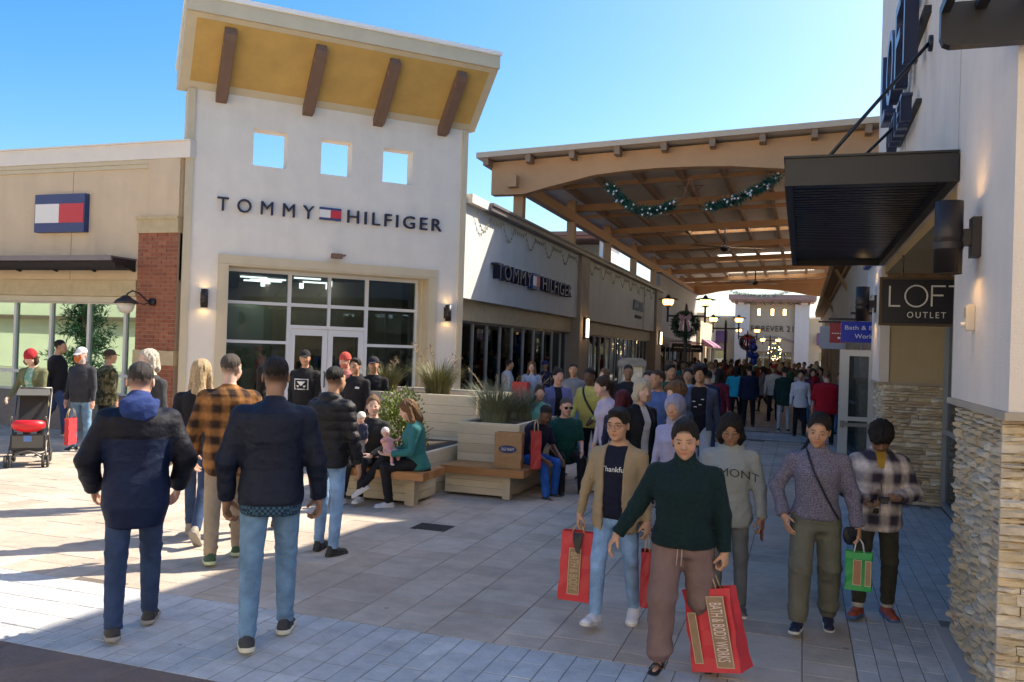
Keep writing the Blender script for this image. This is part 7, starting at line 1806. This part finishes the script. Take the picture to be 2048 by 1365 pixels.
ps = person((-3.02, 11.2), 150, 1.70, 'm', 1.15, .4, SK['rosy'], ('crew', HG), 'sit', dict(lean=(.05, .2), head=(-.1, .1, 0)), top=dict(m=cloth('shirt_darkgreen', (.008, .06, .05)), ease=.03, hem=-.06, sleeve=.45), bottom=dict(m=BLK), tier=1, seat=.39, seed=46, label='heavy man in a dark green shirt and sunglasses seated behind the navy tee')
glasses(ps, MATS['phone_black'], True)
B3 = bench('wooden slab bench under the man in the light blue shirt', (-2.72, 11.0, 0)); plankbox(B3, .05, .85, .08, .52, .02, .33, 3); slab(B3, 0, .92, 0, .6, .335, .42, 'x', 4)
person((-2.30, 11.32), -8, 1.74, 'm', 1.2, .5, SK['fair'], ('crew', HD), 'sit', dict(lean=(0, .15), head=(.1, .3, 0), armR=((.3, .3, -1), (-.2, .9, -.2)), armL=((.3, .3, -1), (-.2, .9, -.2))), top=dict(m=cloth('shirt_skyblue', (.25, .46, .58)), ease=.034, hem=-.08, r=(.066, .06, .05), name='shirt', fold=.014), bottom=dict(m=cloth('teal_trousers', (.05, .14, .15))), tier=1, seat=.42, fade=.8, seed=47, label='man in a light blue shirt seated with his back to us')
person(spot(1072, 12.2), 150, 1.36, 'f', 1., 0, SK['rosy'], ('bun', HD), 'stand', None, top=dict(m=cloth('top_aqua', (.15, .42, .40)), ease=.02, hem=-.07), tier=1, seed=48, label='child in an aqua top behind the grey green grass of the low planter')
person(spot(1108, 12.8), 150, 1.62, 'f', 1.05, .1, SK['rosy'], ('bun', HB), 'stand', dict(armL=((.2, .3, -1), (-.1, .9, .5)), head=(-.2, .1, 0)), top=dict(m=BLK, ease=.012, hem=-.07, sleeve=.3), outer=dict(m=cloth('denim_jacket_mauve', (.13, .14, .32), 'heather'), ease=.03, hem=-.08, open=.06, name='jacket'), tier=1, seed=49, label='woman in a mauve blue jacket with dark curly hair clapping behind the planter')
pyl = person(spot(1180, 12.4), 195, 1.66, 'm', 1.12, .3, SK['dark'], ('crew', HB), 'stand', dict(lean=(0, .12), armR=((.2, .3, -1), (-.3, .9, -.6)), armL=((.2, .3, -1), (-.3, .9, -.6)), head=(.0, .15, 0)), top=dict(m=cloth('sweater_yellow', (.50, .44, .12)), ease=.03, hem=-.07, name='sweater'), bottom=dict(m=BLK), tier=1, seed=50, label='dark skinned man in a yellow sweater with a black cross strap')
strap(pyl, 'shirt', [(.10, .47), (.0, .3), (-.12, .1), (-.19, -.02)], .035, BLACKM)
person(spot(1216, 10.2), 235, 1.60, 'f', 1.05, .1, SK['fair'], ('bun', HD), 'stand', dict(head=(-.1, .25, 0), lean=(0, .15)), top=dict(m=cloth('top_lavender', (.50, .44, .56)), ease=.022, hem=-.08), bottom=dict(m=BLK), tier=1, seed=51, label='woman in a lavender top with pinned up hair seen in profile')
person(spot(1235, 9.3), 10, 1.47, 'f', 1., 0, SK['tan'], ('long', (.09, .012, .02)), 'stand', None, top=dict(m=cloth('top_navy3', (.015, .018, .05)), ease=.022, hem=-.08), tier=1, seed=52, label='maroon haired person in navy turned away behind the tan blazer man')
pbl = person(spot(1270, 8.9), 130, 1.62, 'f', 1.0, 0, SK['fair'], ('bob', (.52, .44, .32)), 'stand', dict(head=(.1, .1, 0)), top=dict(m=cloth('top_white', (.62, .60, .62)), ease=.012, hem=-.07, sleeve=.3), outer=dict(m=cloth('blazer_black', (.012, .012, .016)), ease=.024, hem=-.1, open=.05, name='blazer'), bottom=dict(m=cloth('jeans_ink', (.02, .022, .10), 'denim')), tier=1, seed=53, label='woman with a blonde bob in a black blazer over white')
person(spot(1312, 10.4), 215, 1.70, 'm', 1.05, .2, SK['tan'], ('crew', HD), 'stand', None, top=dict(m=cloth('shirt_steelblue', (.10, .15, .34)), ease=.03, hem=-.08), tier=1, seed=54, label='man in a steel blue shirt behind the blonde bob')
person(spot(1352, 8.7), 232, 1.61, 'm', .95, 0, SK['fair'], ('mop', (.17, .09, .045)), 'stand', dict(head=(-.1, .05, 0)), top=dict(m=cloth('hoodie_slate', (.06, .07, .10), 'heather'), ease=.032, hem=-.08, hood=1., name='hoodie'), bottom=dict(m=JEAND), tier=1, seed=55, label='boy with a brown mop of hair in a slate grey hoodie seen in profile')
person(spot(1345, 7.9), 200, 1.50, 'f', 1., 0, SK['tan'], ('hoodup', (.2, .2, .3), cloth('hood_lilac', (.30, .29, .40))), 'stand', dict(head=(-.1, .1, 0)), top=dict(m=cloth('hoodie_lilac', (.36, .34, .50)), ease=.03, hem=-.09, name='hoodie'), bottom=dict(m=CHA), tier=1, seed=56, label='girl with a lilac hood up just behind the woman in green')
pbt = person(spot(1393, 11.2), 178, 1.77, 'm', .98, 0, SK['tan'], ('mop', HB), 'walkL', None, top=dict(m=cloth('tee_black', (.014, .012, .02)), ease=.014, hem=-.08, sleeve=.3), outer=dict(m=cloth('jacket_denimgrey', (.07, .085, .14), 'denim'), ease=.03, hem=-.08, open=.10, lapel=1, name='jacket'), bottom=dict(m=cloth('jeans_white', (.55, .54, .55)), name='jeans'), tier=1, seed=57, label='young man in a black tee, denim jacket and white jeans')
mk = MB()
for q in ((-.06, .02), (.05, .05), (-.04, -.05), (.02, -.02)): mk.add([(q[0]-.02, q[1]-.006, 0), (q[0]+.02, q[1]-.006, 0), (q[0]+.015, q[1]+.006, 0), (q[0]-.02, q[1]+.004, 0)], [(0, 1, 2, 3)])
chest_print(pbt, 'shirt', '', 0, 0, .17, MATS['print_white'], mesh=mk.mesh('m'), name='print')
person(spot(1010, 19.5), 60, 1.64, 'm', 1., .1, SK['tan'], ('crew', HB), 'stand', None, top=dict(m=cloth('shirt_paleblue', (.45, .50, .56)), ease=.03, hem=-.1), bottom=dict(m=cloth('khaki', (.3, .26, .2))), tier=1, seed=61, label='man in a pale blue shirt in front of the long wing windows')
prb = person(spot(1060, 19.0), 170, 1.62, 'f', 1., 0, SK['fair'], ('long', HM), 'stand', dict(armR=((.2, .1, -1), (0, .6, -.6))), top=dict(m=cloth('top_paleblue', (.30, .38, .55)), ease=.02, hem=-.07), bottom=dict(m=JEAND), tier=1, seed=62, label='woman with long hair and a big red bag by the long wing windows')
q = wpos(prb, prb['J']['wrR']); t = paperbag('tote_bag', 'bright red tote bag on the arm of the woman by the long wing windows', q[0]+.03, q[1]-.08, .68, .40, .14, .46, REDP, -15)
person(spot(1088, 21), 190, 1.62, 'm', 1.05, 0, SK['brown'], ('cap', (.03, .03, .1), cloth('cap_blue', (.02, .03, .10)), 'crew', HB), 'stand', None, top=dict(m=cloth('shirt_ink', (.02, .02, .06)), ease=.03, hem=-.08), tier=1, seed=63, label='man in a blue cap and ink dark shirt behind the mauve jacket woman')
for px_, d_, fc_, H_, sx_, sk_, hr_, cn_, cc_, lb_ in (
    (1142, 15.5, 170, 1.66, 'm', 'tan', ('crew', HB), 'jacket_ash', (.22, .22, .24), 'man in an ash grey jacket standing between the mauve jacket and yellow sweater'),
    (1206, 14.6, 200, 1.60, 'f', 'fair', ('long', HM), 'top_rust', (.34, .10, .05), 'woman in a rust top behind the yellow sweater man'),
    (1250, 13.6, 165, 1.70, 'm', 'brown', ('crew', HB), 'top_black5', (.02, .02, .025), 'man in black in front of the map kiosk'),
    (1292, 12.6, 190, 1.62, 'f', 'fair', ('bun', HD), 'top_blush', (.55, .36, .34), 'woman in a blush pink top right of the map kiosk'),
    (1332, 13.2, 150, 1.74, 'm', 'tan', ('short', HB), 'top_forest', (.03, .10, .06), 'man in a forest green top above the boy with the brown mop'),
    (1372, 14.2, 185, 1.66, 'f', 'tan', ('ponytail', HB), 'top_sky', (.22, .38, .55), 'woman in a sky blue top left of the young man in white jeans'),
    (1418, 19.0, 15, 1.72, 'm', 'rosy', ('crew', HM), 'top_sand', (.45, .38, .27), 'man in a sand coloured jacket behind the burgundy jacket'),
    (1545, 24.5, 185, 1.68, 'm', 'tan', ('cap', (.3, .02, .02), cloth('cap_red', (.3, .02, .03)), 'crew', HB), 'top_offwhite', (.5, .48, .45), 'man in an off white top and red cap in the walkway'),
    (1622, 24.0, 170, 1.60, 'f', 'fair', ('long', HD), 'top_plum', (.12, .03, .10), 'woman in a plum top right of the white hoodie girl')):
    person(spot(px_, d_), fc_, H_, sx_, 1.02, .1, SK[sk_], hr_, 'stand', None, top=dict(m=cloth(cn_, cc_), ease=.026, hem=-.08), bottom=dict(m=[BLK, JEAND, JEAN][int(px_) % 3]), tier=1, seed=int(px_), label=lb_)
# --- in the walkway
ptq = person(spot(1470, 22.8), 5, 1.62, 'f', 1.15, .2, SK['tan'], ('long', HB), 'stand', dict(armR=((.35, .1, -1), (-.3, .8, -.5)), armL=((.35, .1, -1), (-.3, .8, -.5))), top=dict(m=cloth('sweater_turquoise', (.02, .36, .52)), ease=.035, hem=-.06, r=(.066, .062, .05)), bottom=dict(m=BLK), tier=1, seed=71, label='woman in a turquoise sweater with long black hair standing in the walkway')
person(spot(1496, 22.4), -15, 1.66, 'm', 1.15, .2, SK['tan'], ('crew', HB), 'stand', None, top=dict(m=cloth('jacket_inkblue', (.012, .016, .045)), ease=.04, hem=-.1), bottom=dict(m=BLK), tier=1, seed=72, label='broad person in an ink blue jacket right of the turquoise sweater')
prs = person(spot(1650, 18.4), -12, 1.63, 'm', 1.3, .6, SK['fair'], ('crew', HM), 'stand', dict(armR=((.3, .05, -1), (.0, .4, -1)), armL=((.3, .05, -1), (.0, .4, -1))), top=dict(m=cloth('shirt_crimson', (.36, .008, .022)), ease=.065, fold=.003, hem=-.12, sleeve=.6, r=(.075, .068, .06), name='shirt'), bottom=dict(m=BLK), tier=1, seed=73, label='large man in a crimson shirt with his back to us in the walkway')
person(spot(1598, 20.2), 172, 1.60, 'f', .95, 0, SK['tan'], ('tied', HB), 'stand', dict(head=(.2, .1, 0)), top=dict(m=cloth('hoodie_white', (.56, .58, .64), 'speckle', (.62, .62, .66)), ease=.03, hem=-.1), bottom=dict(m=BLK), tier=1, seed=74, label='girl in a white hoodie facing us left of the crimson shirt')
person(spot(1566, 21.5), 0, 1.66, 'm', 1.05, 0, SK['tan'], ('crew', HB), 'stand', None, top=dict(m=cloth('coat_darkgreen', (.012, .035, .03)), ease=.04, hem=-.14), bottom=dict(m=cloth('pale_grey_cloth', (.4, .4, .42))), tier=1, seed=75, label='person in a dark green coat with pale trousers left of the white hoodie girl')
person(spot(1526, 28), -80, 1.56, 'f', 1.02, 0, SK['fair'], ('bob', HB), 'walkR', None, top=dict(m=cloth('wrap_grey', (.17, .17, .21), 'heather'), ease=.045, hem=-.16, r=(.075, .07, .055), flare=.2), bottom=dict(m=BLK, w=.85), tier=1, seed=76, label='striding woman in a grey wrap with black leggings')
person(spot(1678, 21), 200, 1.55, 'f', 1., 0, SK['tan'], ('tied', HD), 'stand', None, top=dict(m=cloth('top_cyan', (.05, .35, .45)), ease=.02, hem=-.08), bottom=dict(m=JEAN), tier=1, seed=77, label='person in cyan half hidden behind the crimson shirt by the open door')
person(spot(1433, 17), 25, 1.62, 'f', 1.05, .1, SK['tan'], ('long', HB), 'stand', None, top=dict(m=cloth('jacket_burgundy', (.13, .012, .03)), ease=.03, hem=-.1), bottom=dict(m=BLK), tier=1, seed=78, label='person in a burgundy jacket left of the turquoise sweater')
person(spot(1412, 15.5), -20, 1.62, 'm', 1., 0, SK['tan'], ('crew', HB), 'stand', None, top=dict(m=cloth('jacket_navy4', (.02, .025, .06)), ease=.03, hem=-.1), bottom=dict(m=JEAND), tier=1, seed=79, label='person in a navy coat behind the young man in white jeans')
# --- the distant crowd, each one a figure
cols = [('black', (.016, .016, .02)), ('grey', (.17, .17, .18)), ('maroon', (.13, .015, .03)), ('teal', (.03, .17, .17)), ('white', (.5, .5, .5)), ('brown', (.10, .06, .04)), ('navy', (.015, .02, .06)), ('olive', (.08, .085, .045)), ('purple', (.09, .03, .13)), ('red', (.3, .02, .03))]
hairs = [('crew', HB, 'short black hair'), ('long', HB, 'long black hair'), ('bun', HD, 'a dark bun'), ('bob', HL, 'a blonde bob'), ('short', HM, 'brown hair'), ('ponytail', HD, 'a ponytail')]
rc = np.random.RandomState(77); k = 0
zones = [('beside the map kiosk', 1330, 1385, 20, 27), ('below the nearest wreath', 1385, 1440, 24, 40), ('left of the red column', 1440, 1510, 28, 52), ('right of the red column', 1540, 1600, 27, 50), ('near the right hand shopfronts', 1600, 1662, 23, 42)]
used = set()
for zi, (zn, a0, a1, d0, d1) in enumerate(zones):
    for i in range(9):
        for _ in range(50):
            ci, hi_ = rc.randint(len(cols)), rc.randint(len(hairs))
            if (zi, ci, hi_) not in used: break
        used.add((zi, ci, hi_)); px = a0+(a1-a0)*((i*.618+.1*zi) % 1); d = d0+(d1-d0)*((i+.5)/9)
        cn_, cc = cols[ci]; hk, hcol, hn = hairs[hi_]; sex = 'f' if hk in ('long', 'bun', 'bob', 'ponytail') else 'm'
        sp = spot(px, d)
        if sp[0] > .75: sp = (.7-.1*rc.rand(), sp[1])
        person(sp, rc.choice([0, 175, 190, -10, 90, 200, 20]), rc.uniform(1.55, 1.78), sex, rc.uniform(.95, 1.15), 0, [SK['tan'], SK['fair'], SK['brown'], SK['rosy']][rc.randint(4)], (hk, hcol), ['stand', 'walkR', 'walkL'][rc.randint(3)], None,
               top=dict(m=cloth('crowd_'+cn_, cc), ease=.03, hem=-.09), bottom=dict(m=[BLK, JEAND, JEAN, CHA][rc.randint(4)]), tier=2, seed=100+k, group='people in the distant crowd down the mall',
               label='distant person in %s with %s %s' % (cn_, hn, zn)); k += 1
